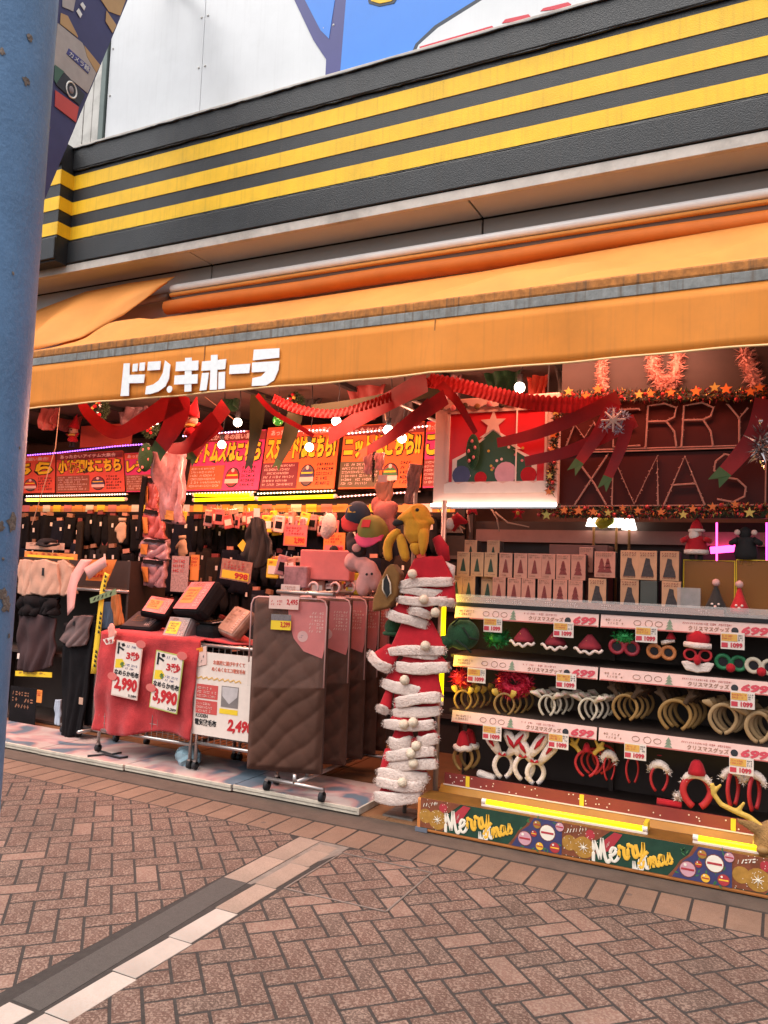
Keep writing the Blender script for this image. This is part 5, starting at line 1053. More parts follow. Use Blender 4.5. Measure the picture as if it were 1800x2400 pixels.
# packs piled in the red cart
m_blkc=mat('black_cloth',(.010,.009,.010),.9,var=.3,vs=12,bump=.3,bs=80,spec=.12); m_orlab=mat('orange_label',(.68,.24,.05),.4,var=.15,vs=10,bump=.3,bs=14); m_pklab=mat('pink_label',(.58,.16,.16),.35,var=.25,vs=14,bump=.5,bs=16)
def pack(px,py,y,size,rot,lab,body,label,band=None,seed=0):
    c=aty(px,py,y); M_=Matrix.Rotation(rot[2],3,'Z')@Matrix.Rotation(rot[0],3,'X')@Matrix.Rotation(rot[1],3,'Y'); t=thing('bagged_pack',lab,'package',tuple(c)); w_,d_,h_=size
    b_=MB().box(c,size,M_).build('bag',body,t,bevel=min(size)*.28)
    g=lambda a,b: c+M_@Vector((a*w_/2,b*d_/2,h_/2+.002))
    nn=M_@Vector((0,0,.0015)); lb=MB().prism([g(-.86,-.84),g(.86,-.84),g(.86,.84),g(-.86,.84)],nn).build('label',label,t)
    if band: MB().prism([p+nn*1.3 for p in(g(-.70,-.5),g(.25,-.5),g(.25,.5),g(-.70,.5))],nn).build('label_field',band,lb)
    mb=MB(); scribble(mb,g(-.62,-.35)+nn*3,g(.15,-.35)-g(-.62,-.35),g(-.62,.4)-g(-.62,-.35),4,6,seed=seed); scribble(mb,g(-.5,.55)+nn*2,g(.3,.55)-g(-.5,.55),g(-.5,.8)-g(-.5,.55),1,5,seed=seed+1); stuff(mb.build('label_print',m_brnink,lb)); 
    mb=MB(); scribble(mb,g(.42,-.7)+nn*2,g(.78,-.7)-g(.42,-.7),g(.42,.7)-g(.42,-.7),9,3,seed=seed+2); stuff(mb.build('label_print',m_pinkp,lb)); return t
pack(468,1408,4.74,(.36,.30,.13),(R(52),R(-4),R(-14)),'large black bagged pack with an orange and pink label, topmost in the red cart',m_blkc,m_pklab,m_orlab,1)
pack(372,1425,4.80,(.22,.2,.06),(R(40),R(8),R(12)),'flat pink labelled pack leaning beside the large black one',m_blkc,m_pklab,m_orlab,2)
pack(340,1462,4.78,(.30,.26,.08),(R(28),0,R(5)),'dark folded pack low in the red cart',m_blkc,mat('dark_label',(.07,.05,.05),.3,var=.3),None,3)
pack(425,1480,4.66,(.24,.2,.12),(R(62),0,R(-4)),'clear bagged pack with a yellow tag below the large black one',mat('taupe_bag',(.20,.14,.13),.3,var=.3),mat('taupe_film',(.34,.25,.22),.2,var=.4,vs=12),m_yelink,4)
pack(556,1462,4.72,(.22,.24,.09),(R(50),R(14),R(-30)),'tan film wrapped pack wedged at the cart corner',mat('tan_bag',(.30,.16,.11),.25,var=.4,vs=18),mat('tan_film',(.36,.2,.14),.2,var=.4,vs=18),None,5)
tag(MB().bb((-4.5,4.62,.3),(-3.8,5.0,.86)).build('stock_box',m_blkc,bevel=.03),'dark box filling the red blanket cart','box')
pack(500,1490,4.72,(.22,.2,.2),(R(5),0,R(-10)),'black cube shaped bag at the rim of the red cart',m_blkc,m_blkc,None,6)
# blue plastic bag and black strap on the platform
t=thing('plastic_bag','crumpled pale blue plastic bag on the platform behind the carts','bag',tuple(atz(415,1790,.054))); mb=MB(); c_=atz(420,1788,.08); mb.ball(c_+Vector((0,.1,.03)),(.10,.08,.075),12,8,jit=.16); mb.build('bag',mat('pale_blue_plastic',(.22,.33,.38),.25,var=.3,vs=10),t)
t=thing('black_strap','black strap lying loose on the platform edge','strap',tuple(atz(270,1765,.056))); mb=MB(); mb.tube([atz(a,b,.060) for a,b in((205,1772),(245,1768),(280,1776),(300,1774))],.008,6,flat=.4); mb.tube([atz(a,b,.062) for a,b in((235,1760),(262,1768),(285,1764))],.008,6,flat=.4); mb.build('strap',m_rub,t,True)

# ------------------------------------------------------------ clothes at the left
def drape(nm,lab,cat,pts_top,pts_bot,mt,y,fold=.02,nf=3,grp=None,thick=.02,extra=None):
    tp=[aty(a,b,y) for a,b in pts_top]; bt=[aty(a,b,y) for a,b in pts_bot]; t=thing(nm,lab,cat,tuple((tp[0]+bt[-1])/2),grp)
    def f(u,v):
        p=interp(tp,u).lerp(interp(bt,u),v); return p+Yv*(fold*(math.sin(u*math.pi*nf+v)*(.3+.7*v)+.45*math.sin(u*math.pi*nf*2.7+v*4+2*math.sin(v*5+u*3))*(.35+.65*v)+.25*math.sin(v*11+u*6+1.7*math.sin(u*9))))
    MB().grid(f,34,26).build('cloth',mt,t,True,thick=thick)
    if extra: extra(t,lambda u,v:f(u,v)-Yv*(thick*.5+.004))
    return t
def wtag(a,b,sx=.035,sz=.05,mt=None):
    def f(t,g): c=g(a,b)-Yv*.006; MB().prism([c,c+X*sx,c+X*sx+Z*sz,c+Z*sz],(0,-.002,0)).build('tag',mt or m_paper,t)
    return f
m_gry=mat('taupe_cloth',(.15,.10,.095),.85,var=.2,vs=10,bump=.2,bs=90); m_bei=mat('beige_cloth',(.46,.29,.21),.85,var=.15,vs=6,bump=.2,bs=60)
lr=thing('clothes_rail','low silver clothes rail on casters holding black trousers','rack',(-5.05,4.85,.054))
for a,b in(((-5.35,4.85,.12),(-4.72,4.85,.12)),((-5.0,4.85,.12),(-5.0,4.85,1.25)),((-5.35,4.85,1.25),(-4.7,4.85,1.25)),((-5.0,4.7,.12),(-5.0,5.0,.12))): mb=MB(); mb.tube([a,b],.014,8); mb.build('tube',m_chr,lr,True)
for x_ in(-5.33,-4.74): caster(lr,(x_,4.85,.054),.028)
drape('trousers','long black trousers hanging with a pale tag low on the leg','trousers',[(150,1460),(190,1455),(225,1455)],[(142,1738),(165,1730),(194,1722)],m_blkc,4.78,.015,3,extra=wtag(.72,.72,.045,.055,m_bei))
drape('trousers','black trousers hanging half behind the red blanket','trousers',[(196,1440),(225,1440)],[(196,1700),(228,1700)],m_blkc,4.86,.015,2,extra=wtag(.0,.5,.04,.03,m_paper))
drape('shorts','taupe folded trousers clipped over the black ones','shorts',[(172,1446),(195,1442),(217,1444)],[(137,1500),(165,1516),(200,1512)],m_gry,4.75,.018,2,extra=wtag(.25,.35,.02,.04,m_ink))
drape('jacket','dark jacket hanging on the shelf behind the black trousers','jacket',[(45,1440),(90,1440),(130,1450)],[(35,1570),(80,1575),(130,1560)],mat('plum_cloth',(.04,.022,.024),.85,var=.2),5.1,.03,3,extra=wtag(.0,.8))
drape('garment','pale blue garment glimpsed behind the black trousers','garment',[(130,1640),(142,1640)],[(128,1698),(142,1700)],mat('pale_blue_cloth',(.35,.42,.5),.8,var=.1),4.95,.008,1)
for i,(a,b) in enumerate(((48,78),(78,138),(136,172))):
    drape('trousers',['beige folded trousers at the shelf end by the blue post','beige folded trousers with a black label on the shelf','beige folded trousers at the shelf end by the pink card'][i],'trousers',[(a,1313+2*i),((a+b)/2,1311),(b,1313+8*i)],[(a-4,1390),((a+b)/2,1396),(b+6,1392)],m_bei,5.12-.02*(i==1),.012,2,thick=.05,extra=(wtag(.45,.45,.03,.07,m_ink) if i==1 else None))
def sheet(nm,lab,cat,px_pts,y,mt,th=.004,prt=None):
    t=thing(nm,lab,cat,tuple(aty(*px_pts[0],y))); P_=[aty(a,b,y) for a,b in px_pts]; o_=MB().prism(P_,(0,th,0)).build('sheet',mt,t)
    if prt: prt(t,P_)
    return t
K=.2712
def k_(l): return [(a*K,1200+b*K) for a,b in l]
m_pinkc=mat('pink_card',(.68,.34,.30),.5,var=.06)
tk=thing('card_streamer','pale pink card strips crossing like a letter on the clothes rail','card',tuple(aty(175,1440,4.70)))
def strip_curve(l0,l1,y0,y1): 
    A=[aty(a*K,1200+b*K,y0+(y1-y0)*i/(len(l0)-1)) for i,(a,b) in enumerate(l0)]; B=[aty(a*K,1200+b*K,y0+(y1-y0)*i/(len(l1)-1)) for i,(a,b) in enumerate(l1)]
    return MB().grid(lambda u,v: interp(A,u).lerp(interp(B,u),v),16,2)
strip_curve([(700,410),(615,540),(580,680),(583,895)],[(800,410),(715,530),(668,620),(640,830)],4.72,4.64).build('strip',m_pinkc,tk,True,thick=.003)
strip_curve([(722,490),(820,430),(910,380)],[(770,585),(850,520),(922,470)],4.70,4.68).build('strip',m_pinkc,tk,True,thick=.003)
def prn(rows,cols,mt,sc=.8):
    def f(t,P_):
        o_=P_[3].lerp(P_[1],.1); mb=MB(); scribble(mb,P_[3].lerp(P_[1],.12)-Yv*.002,(P_[2]-P_[3])*sc,(P_[0]-P_[3])*sc,rows,cols,seed=rows); stuff(mb.build('print',mt,t))
    return f
sheet('price_sheet','orange price sheet behind the pink card strips','sign',k_([(780,412),(1008,412),(930,600),(740,590)]),4.78,m_orlab,prt=prn(3,5,m_redink))
tt=thing('tape_strip','yellow black lettered tape hanging down beside the red blanket','tape',tuple(aty(228,1440,4.66)))
strip_curve([(905,520),(870,640),(840,900),(783,1395)],[(945,540),(905,680),(885,900),(832,1400)],4.66,4.64).build('tape',m_yelink,tt,True,thick=.002)
mb=MB(); 
for z_ in(560,600,640,680,880,920,960,1000,1040,1210,1250,1290,1330): a=aty((918-(z_-520)*.125)*K,1200+z_*K,4.63); mb.box(a,(.020,.002,.017)); mb.box(a+Vector((-.004,-.001,.012)),(.008,.002,.010))
stuff(mb.build('tape_lettering',m_ink,tt))
sheet('price_tag','small green price tag taped across the yellow tape','tag',k_([(775,745),(1000,662),(1006,712),(782,790)]),4.62,mat('green_tag',(.22,.28,.14),.5,var=.1),prt=prn(1,5,m_ink))
drape('apron','blue denim cloth hanging above the red blanket','cloth',k_([(880,780),(975,775)]),k_([(880,1010),(985,1005)]),mat('denim',(.09,.12,.17),.85,var=.2),4.88,.01,2)
drape('bag','orange fabric bag hanging beside the denim cloth','bag',k_([(960,720),(1035,712)]),k_([(985,985),(1065,975)]),mat('orange_fabric',(.48,.17,.05),.8,var=.2),4.84,.012,2)
# ------------------------------------------------------------ rear wall fixture with dark garments
YR=6.15
fx=thing('wall_rack','long dark slatted wall rack for gloves and socks','rack',(-5.3,6.2,.012))
MB().bb((-8.9,YR+.10,.012),(-2.35,YR+.14,2.2)).build('rack_back',mat('rack_dark',(.022,.016,.014),.8,var=.2),fx)
for k in range(9): MB().bb((-8.9,YR+.06,.3+k*.22),(-2.35,YR+.098,.33+k*.22)).build('slat',mat('rack_slat',(.05,.035,.03),.6,var=.2),fx)
MB().bb((-8.8,YR-.12,2.00),(-2.36,YR-.10,2.06)).build('header_rail',m_orlab,fx)
for k in range(40):
    xx=-8.75+k*.16; MB().prism([(xx,YR-.124,2.0),(xx+.11,YR-.124,2.0),(xx+.11,YR-.124,2.07),(xx,YR-.124,2.07)],(0,.003,0)).build('header_card',[m_pkcard,m_orlab,m_paper,m_yelink][k%4],fx)
for zz,xs_ in((1.44,(-7.6,-6.9,-6.2,-5.5)),(1.12,(-7.2,-6.5,-5.8))):
    for xx in xs_: MB().bb((xx,YR-.13,zz),(xx+.55,YR-.125,zz+.045)).build('price_strip',mat('dull_red_strip',(.30,.06,.05),.5,var=.4,vs=25),fx)
rg=random.Random(12); cols=[m_blkc,m_blkc,m_blkc,mat('charcoal_knit',(.02,.018,.019),.9,spec=.12,var=.3,bump=.3,bs=120),mat('brown_black_knit',(.026,.018,.014),.9,spec=.12,var=.3,bump=.3,bs=120),mat('navy_knit',(.010,.011,.018),.9,spec=.12,var=.3,bump=.3,bs=120)]
protos=[]
def wallgar(kind):
    t=thing('sock_pack' if kind<2 else 'hanging_gloves','x','garment'); mt=cols[kind]
    if kind<2: MB().grid(lambda u,v:((u-.5)*(.13-.02*math.sin(v*3)),-.02*math.sin(math.pi*u)-.006*math.sin(u*9),-v*.27),8,8).build('pack',mt,t,True,thick=.015)
    elif kind<4:
        for s_ in(-1,1): mb=MB(); mb.tube([(s_*.035,0,-.02),(s_*.04,-.01,-.12),(s_*.045,-.01,-.2),(s_*.045,-.005,-.27)],[.03,.036,.045,.022],10,flat=.45); mb.build('glove',mt,t,True)
    else: MB().grid(lambda u,v:((u-.5)*(.16+.10*v),-.03*math.sin(math.pi*u)-.012*math.sin(u*14)*v,-v*.34),12,8).build('scarf',mt,t,True,thick=.02)
    MB().prism([(-.03,-.035,-.005),(.03,-.035,-.005),(.03,-.035,.03),(-.03,-.035,.03)],(0,.03,0)).build('hanger_card',[m_brnink,m_krp,m_maroon,m_brnink,m_maroon,m_krp][kind],t)
    MB().prism([(.01,-.045,-.105),(.030,-.045,-.105),(.030,-.045,-.07),(.01,-.045,-.07)],(0,.003,0)).build('tag',m_paper,t)
    return t
wnames=['flat black sock pack','flat dark sock pack','pair of black gloves','pair of charcoal gloves','brown black scarf','navy black scarf']
for kd in range(6): protos.append(wallgar(kd))
used=set(); cnt=0
for row,z_ in enumerate((1.95,1.62,1.30,.98,.66)):
    x_=-8.0
    while x_<-2.45:
        x_+=rg.uniform(.11,.19)
        a,b=proj((x_,YR-.08,z_-.15))
        if not(50<a<1000 and 1160<b<1760): continue
        if row>2 and a>560: continue
        kd=rg.randrange(6); o_=protos[kd] if kd not in used else copy_tree(protos[kd]); used.add(kd)
        lev=['top','second','third','fourth','lowest'][row]
        place(o_,(x_,YR-.06-rg.uniform(0,.05),z_+rg.uniform(-.06,.05)),(0,rg.gauss(0,.09),rg.gauss(0,.25)),rg.uniform(1.0,1.3),wnames[kd]+' on the '+lev+' row of the rear wall rack',wnames[kd]+' group on the '+lev+' row'); cnt+=1
for kd in range(6):
    if kd not in used: place(protos[kd],(-7,YR-.06,1.9),(0,0,0),1,wnames[kd]+' at the far end of the rear wall rack',wnames[kd]+'s far')
# small pale gloves and packs hanging in front
m_cgl=mat('cream_knit',(.55,.36,.22),.85,var=.12,bump=.3,bs=120)
glove('cream knitted glove hanging fingers down before the black garments',286,1235,5.6,.17,m_cgl,math.pi,'glove'); glove('cream knitted glove peeping out right of the red hanging packs',428,1275,5.5,.15,m_cgl,math.pi-.1,'glove')
# coat and scarf in the middle
drape('coat','dark coat hanging with a white tag and yellow diamond tag','coat',[(588,1215),(602,1210),(618,1220)],[(560,1300),(605,1335),(645,1300)],mat('coat_cloth',(.028,.024,.022),.85,var=.3),5.2,.03,3,extra=lambda t,g:(wtag(.3,.0,.06,.07)(t,g),MB().prism([g(.0,.75)+Vector(p) for p in((-.05,-.01,0),(0,-.01,-.05),(.05,-.01,0),(0,-.01,.05))],(0,-.003,0)).build('diamond_tag',m_yelink,t)))
def sign(lab,px,py,wpx,hpx,y,base,field,txt,tmt,tilt=0,nm='price_sign'):
    c=aty(px,py,y); w_=(aty(px+wpx/2,py,y)-aty(px-wpx/2,py,y)).x; h_=(aty(px,py-hpx/2,y)-aty(px,py+hpx/2,y)).z; ex=Vector((math.cos(tilt),0,math.sin(tilt)))*w_; ey=Vector((-math.sin(tilt),0,math.cos(tilt)))*h_; o=c-ex/2-ey/2; t=thing(nm,lab,'sign',tuple(c))
    b_=MB().prism([o,o+ex,o+ex+ey,o+ey],(0,.004,0)).build('card',base,t); D=-Yv*.0015
    if field: MB().prism([o+ex*.06+ey*.06+D,o+ex*.94+ey*.06+D,o+ex*.94+ey*.45+D,o+ex*.06+ey*.45+D],(0,-.001,0)).build('field',field,b_)
    if txt: mb=MB(); put_text(mb,txt,o+ex*.48+ey*.1+D*2,ex*.44,ey*.3,.04); mb.build('figures',tmt,b_)
    mb=MB(); scribble(mb,o+ex*.1+ey*.52+D,ex*.8,ey*.4,3,7,seed=int(px)); stuff(mb.build('print',tmt,b_)); return t
sign('tilted yellow and pink sign priced 998 among dark garments',553,1337,72,48,5.1,mat('mottled_pink_card',(.36,.17,.12),.5,var=.5,vs=30),m_yelink,'998',m_redink,-.1)
sign('pink and orange price sign above the yellow oval sign',692,1255,54,50,5.3,m_pkcard,m_orlab,'2,990',m_redink,-.03); sign('orange price sign reading 699 beside the caps',783,1275,50,54,5.2,m_orlab,m_pkcard,'699',m_redink)
sign('small speckled price sign next to the hanging packs',421,1345,40,84,5.3,mat('speckled_card',(.38,.24,.22),.5,var=.6,vs=60),None,None,m_redink); sign('narrow orange side label beside the speckled sign',456,1330,20,60,5.32,m_orlab,None,None,m_redink)
sign('long yellow shelf price strip above the beige trousers',118,1302,124,14,5.10,m_orlab,m_yelink,None,m_redink,-.02); sign('long yellow shelf price strip below the dark jackets',78,1580,86,12,5.1,m_yelink,None,None,m_brnink,.06)
sign('pale shelf edge card under a folded dark cap',105,1280,90,16,5.12,m_bei,None,None,m_brnink)
t=thing('knit_cap','folded charcoal cap lying on the shelf above the beige trousers','cap',tuple(aty(112,1272,5.14))); mb=MB(); mb.ball(aty(112,1270,5.16),(.10,.08,.035),12,8); mb.tube([aty(85,1275,5.1),aty(110,1280,5.06),aty(140,1275,5.1)],.015,8); fuse(mb.build('crown',cols[3],t,True),.01)
t=thing('oval_sign','yellow oval sign standing among pink packs','sign',tuple(aty(686,1318,5.1))); c_=aty(686,1318,5.1); mb=MB(); mb.prism([c_+Vector((math.cos(k*.4)*.075,0,math.sin(k*.4)*.04)) for k in range(16)],(0,.005,0)); mb.build('card',m_yelink,t); mb=MB(); scribble(mb,c_+Vector((-.05,-.002,-.015)),X*.1,Z*.03,2,6); stuff(mb.build('print',m_redink,t))
# shelves behind the left rail and posters low down
MB_=thing('side_shelf','dark low shelf unit standing behind the black trousers','shelf',(-5.9,5.3,.012))
for z_ in(.02,.62,1.22): MB().bb((-6.9,5.14,z_),(-5.0,5.6,z_+.025)).build('shelf_board',m_dkw,MB_)
for x_ in(-6.9,-5.0): MB().bb((x_-.012,5.15,.012),(x_+.012,5.6,1.5)).build('side_panel',m_dkw,MB_)
MB().bb((-6.9,5.6,.012),(-5.0,5.615,1.5)).build('back_board',m_dkw,MB_)
sign('dark poster with a dim figure print leaning low behind the post',52,1665,62,110,5.02,m_blkc,None,None,m_brnink); sign('small orange label on a dark box behind the trousers',92,1632,12,30,5.0,m_orlab,None,None,m_redink)
drape('jacket','black quilted jacket folded on the lower shelf by the post','jacket',[(45,1400),(90,1398),(135,1402)],[(42,1440),(90,1442),(135,1440)],m_blkc,5.1,.03,4,thick=.05)
# hanging red packs and a big film wrapped cushion
m_rpk=mat('red_pack',(.42,.09,.08),.35,var=.35,vs=9,coat=.3); m_vpk=mat('mauve_pack',(.34,.17,.18),.25,var=.5,vs=14,coat=.4)
s4=300/1327
def hp(l): return [(200+a*s4,900+b*s4) for a,b in l]
hz=[([(650,970),(735,970)],[(620,1285),(765,1300)],'topmost','red'),([(620,1290),(765,1310)],[(590,1590),(850,1610)],'second','red'),([(610,1600),(850,1620)],[(550,1790),(880,1820)],'third','mauve'),([(600,1810),(835,1830)],[(600,2090),(830,2110)],'lowest','mauve')]
for i,(a,b,w_,cl) in enumerate(hz):
    drape('hanging_pack',cl+' bagged pack with a dark band, '+w_+' of the hanging strip','package',hp(a),hp(b),m_rpk if cl=='red' else m_vpk,5.35-.02*i,.03,1,thick=.05,extra=lambda t,g:(MB().prism([g(.12,.02),g(.95,.02),g(.95,.16),g(.12,.16)],(0,-.012,0)).build('dark_band',m_blkc,t),MB().prism([g(.05,.3),g(.3,.3),g(.3,.85),g(.05,.85)],(0,-.004,0)).build('label',m_orlab,t)))
drape('hanging_pack','long mauve film wrapped cushion hanging with an orange sticker','package',hp([(690,710),(850,690),(1000,720)]),hp([(775,1420),(900,1440),(1030,1460)]),m_vpk,5.2,.05,1,thick=.07,extra=lambda t,g:(MB().prism([g(.25,.96),g(.8,.96),g(.8,.83),g(.25,.83)],(0,-.006,0)).build('sticker',mat('orange_sticker',(.5,.24,.05),.4,var=.1),t),MB().prism([g(.08,.995),g(.98,.995),g(.98,.97),g(.08,.97)],(0,-.004,0)).build('dark_hem',m_blkc,t)))
drape('hanging_strap','black strap hanging in front of the hanging packs','strap',hp([(590,950),(640,960)]),hp([(520,1620),(560,1620)]),m_blkc,5.3,.005,1,thick=.01)
# caps and pink plush cluster next to the dog hat
s5=360/1659
def cp(a,b): return (700+a*s5,1050+b*s5)
def cap(lab,px,py,y,crown,visor,badge=None,tilt=0,s=.095,dirz=-1):
    c=aty(px,py,y); t=thing('baseball_cap',lab,'cap',tuple(c)); M_=Matrix.Rotation(tilt,3,'Y')
    mb=MB(); mb.lathe([(s,-.03),(s*.99,.0),(s*.9,.045),(s*.65,.085),(s*.25,.105),(.004,.108)],16,c,M_@Matrix.Rotation(R(35),3,'X')); mb.build('crown',crown,t,True)
    vz=M_@Vector((0,0,-1)); vx_=M_@X; mb=MB().grid(lambda u,v: c+vx_*((u-.5)*2*s*.95)+vz*(.02+.09*v*math.sin(math.pi*max(.05,min(.95,u)))**.5)+Yv*(-s*.75-.03*v+.05*(2*u-1)**2),12,6); mb.build('visor',visor,t,True,thick=.005)
    if badge: o_=c+Vector((-.03,-s*1.02,.02)); MB().prism([o_,o_+X*.06,o_+X*.06+Z*.05-Yv*-.02,o_+Z*.05-Yv*-.02],(0,-.004,0)).build('badge',badge,t)
m_olv=mat('olive_cotton',(.20,.17,.035),.85,var=.15); m_navc=mat('navy_cotton',(.03,.04,.06),.85,var=.15); m_redc=mat('red_cotton',(.46,.03,.03),.85,var=.1); m_pnkc=mat('hot_pink_cotton',(.55,.05,.12),.8,var=.1); m_pig=mat('pink_plush',(.60,.28,.25),.95,var=.15,vs=15,bump=.4,bs=150,sheen=0.09)
cap('olive baseball cap with a red badge and hot pink visor',*cp(800,900),4.62,m_olv,m_pnkc,m_redc,.05,.105); cap('navy baseball cap with a red visor hanging beside the olive one',*cp(640,740),4.66,m_navc,m_redc,mat('gold_badge',(.5,.3,.03),.4),.35,.09)
def blob(nm,lab,cat,balls,mt,vox=.011,extra=None):
    c=aty(*balls[0][:2],balls[0][2]); t=thing(nm,lab,cat,tuple(c)); mb=MB()
    for px,py,y,r in balls: mb.ball(aty(px,py,y),r if hasattr(r,'__len__') else (r,r,r),12,9)
    fuse(mb.build('body',mt,t,True),vox)
    mb=MB(); 
    for px,py,y,r in balls:
        rr=r if hasattr(r,'__len__') else (r,r,r); fuzz(mb,aty(px,py,y),tuple(q_4*.96 for q_4 in rr),420,.009,int(px),.0016)
    stuff(mb.build('pile',mt,t))
    if extra: extra(t)
    return t
blob('plush_hat','pale pink pig plush hat hanging under the caps','hat',[(*cp(600,1230),4.72,.07),(*cp(700,1270),4.7,.06),(*cp(540,1260),4.68,.03),(*cp(760,1350),4.68,(.07,.05,.09)),(*cp(700,1480),4.68,(.055,.05,.08)),(*cp(820,1420),4.70,(.05,.05,.08))],m_pig,extra=lambda t:[ (lambda m_:m_.build('eye',m_bfel,t,True))(MB().ball(aty(*cp(a,b),4.61),.009)) for a,b in((735,1365),(790,1360))])
blob('plush_hat','black and white cow plush hat between the caps and the pig','hat',[(*cp(600,1060),4.72,.055),(*cp(560,990),4.72,(.035,.03,.06)),(*cp(660,1110),4.70,.05)],mat('cow_plush',(.05,.035,.035),.95,var=.6,vs=9),extra=lambda t:(lambda m_:m_.build('patch',m_pig,t,True))(MB().ball(aty(*cp(625,1080),4.66),(.035,.015,.03))))
blob('plush_hat','salmon pink long eared plush hat behind the caps','hat',[(*cp(930,700),4.75,.08),(*cp(960,830),4.75,(.06,.05,.09)),(*cp(840,620),4.75,(.04,.04,.06)),(*cp(1000,650),4.76,.05)],mat('salmon_plush',(.58,.18,.14),.95,var=.15,vs=15,bump=.4,bs=150))
drape('tote_bag','pale orange tote bag hung on a chain above the caps','bag',[cp(840,350),cp(1010,350)],[cp(835,600),cp(1000,610)],mat('apricot_cloth',(.58,.25,.14),.8,var=.1),4.80,.012,1,thick=.03,extra=wtag(.2,.1,.07,.05,m_pinkp))
for nm,a,b,lab in(('scarf',[(715,70),(800,60)],[(705,270),(790,290)],'pink scarf hanging left of the chain'),('scarf',[(830,60),(915,50)],[(830,230),(905,240)],'pink scarf hanging right of the chain'),('scarf',[(1200,170),(1330,180)],[(1140,600),(1260,610)],'taupe fur scarf hanging by the light framed sign')):
    drape(nm,lab,'scarf',[cp(*q_2) for q_2 in a],[cp(*q_2) for q_2 in b],m_pig if 'pink' in lab else mat('taupe_fur',(.22,.11,.09),.95,var=.4,vs=20,bump=.6,bs=120),4.78,.012,1,thick=.025)
t=thing('chain','dark metal chain hanging from the ceiling above the caps','chain',tuple(aty(*cp(810,60),4.78)))
A=aty(*cp(815,-60),4.78);B=aty(*cp(805,340),4.78)
for k in range(14): p=A.lerp(B,k/13); M_=Matrix.Rotation(k*1.57,3,'Z'); mb=MB(); mb.tube([p+M_@Vector((math.cos(q_2*.785)*.008,0,math.sin(q_2*.785)*.019)) for q_2 in range(8)],.003,5,closed=True); mb.build('chain_link',m_bfel,t,True)
blob('plush_toy','white and pink plush perched left of the olive cap','plush toy',[(*cp(330,830),5.0,(.06,.05,.09)),(*cp(300,900),5.0,(.05,.04,.06)),(*cp(340,770),5.0,.04)],m_fluff); blob('plush_toy','small dark palm shaped plush on the pink packs','plush toy',[(*cp(380,1100),5.0,.035),(*cp(385,1140),5.0,.03)],m_bfel)
tag(MB().box(aty(768,1325,5.0),(.42,.1,.22)).build('stock_box',m_pkcard,bevel=.01),'rose pink carton standing behind the mat hooks','box')
tag(MB().box(aty(700,1352,4.95),(.20,.1,.16)).build('stock_box',m_vpk,bevel=.01),'mauve film wrapped carton left of the rose carton','box')
sign('pale pink card stack clipped on the rail above the price card',680,1388,44,36,4.44,m_pinkp,None,None,m_krp)

# small packed accessories crowding the middle
rg=random.Random(31); am=[m_pkcard,m_orlab,m_pinkp,m_rpk,m_vpk,m_yelink,m_bei,m_krp]; an=['rose','orange','pale pink','red','mauve','yellow','beige','rosy brown']; apro={}
def acc(k,px,py,y,ds):
    if k not in apro:
        t=thing('accessory_pack','x','package'); MB().bb((-.045,0,-.13),(.045,.018,0)).build('pouch',am[k],t,bevel=.007); MB().bb((-.03,-.003,-.10),(.03,.0,-.045)).build('label',m_paper if k%2 else m_blkc,t); mb=MB(); scribble(mb,(-.026,-.0035,-.03),X*.05,Z*.02,1,5,seed=k); stuff(mb.build('print',m_redink,t)); mb=MB(); mb.tube([(0,.01,0),(0,.01,.03)],.003,5); mb.build('hook',m_chr,t); apro[k]=t; o_=t
    else: o_=copy_tree(apro[k])
    p=aty(px,py,y); place(o_,p,(0,rg.gauss(0,.12),rg.gauss(0,.35)),rg.uniform(.8,1.25),'small '+an[k]+' accessory pouch hanging '+ds,an[k]+' pouches '+ds)
for q_4 in range(46): acc(rg.randrange(8),600+rg.random()*190,1196+rg.random()*26,5.75+rg.random()*.2,'under the neon tube of the orange posters')
for q_4 in range(34): acc(rg.randrange(8),640+rg.random()*190,1300+rg.random()*70,4.98+rg.random()*.2,'behind the mat hooks')
for q_4 in range(16): acc(rg.choice((3,4,0,5)),430+rg.random()*170,1190+rg.random()*22,5.8+rg.random()*.15,'under the neon tube of the pink poster')
# ============================================================ OVERHEAD: posters, lights, ribbons, signs
YP=6.0
m_hot=mat('hot_pink_paper',(.62,.04,.16),.5,var=.08); m_orp=mat('orange_poster',(.72,.13,.03),.5,var=.08); m_orr=mat('red_orange_poster',(.66,.09,.05),.5,var=.08)
m_tyel=mat('title_yellow',(.80,.52,.02),.5,var=.06)
PO=[(-20,128,m_orr,m_maroon,'こちら','end poster with a red field, cut by the blue post'),(132,292,m_orr,mat('rust_field',(.26,.08,.04),.5,var=.1),'小物類はこちら','red poster titled for small goods'),(296,432,m_hot,mat('rust_field',(.26,.08,.04)),'レディース','pink edged poster half behind the hanging cushion'),(436,604,m_hot,mat('burnt_field',(.36,.10,.03),.5,var=.1),'ボトムスはこちら','pink poster with a burnt orange text field'),(608,782,m_orp,mat('wine_field',(.16,.02,.03),.5,var=.1),'スヌードはこちら!','orange poster with a wine red text field'),(792,985,m_orp,mat('khaki_field',(.11,.085,.045),.5,var=.1),'ニットはこちら!!','orange poster with a khaki text field'),(990,1080,m_hot,m_maroon,'こちら','pink poster end beside the light framed sign')]
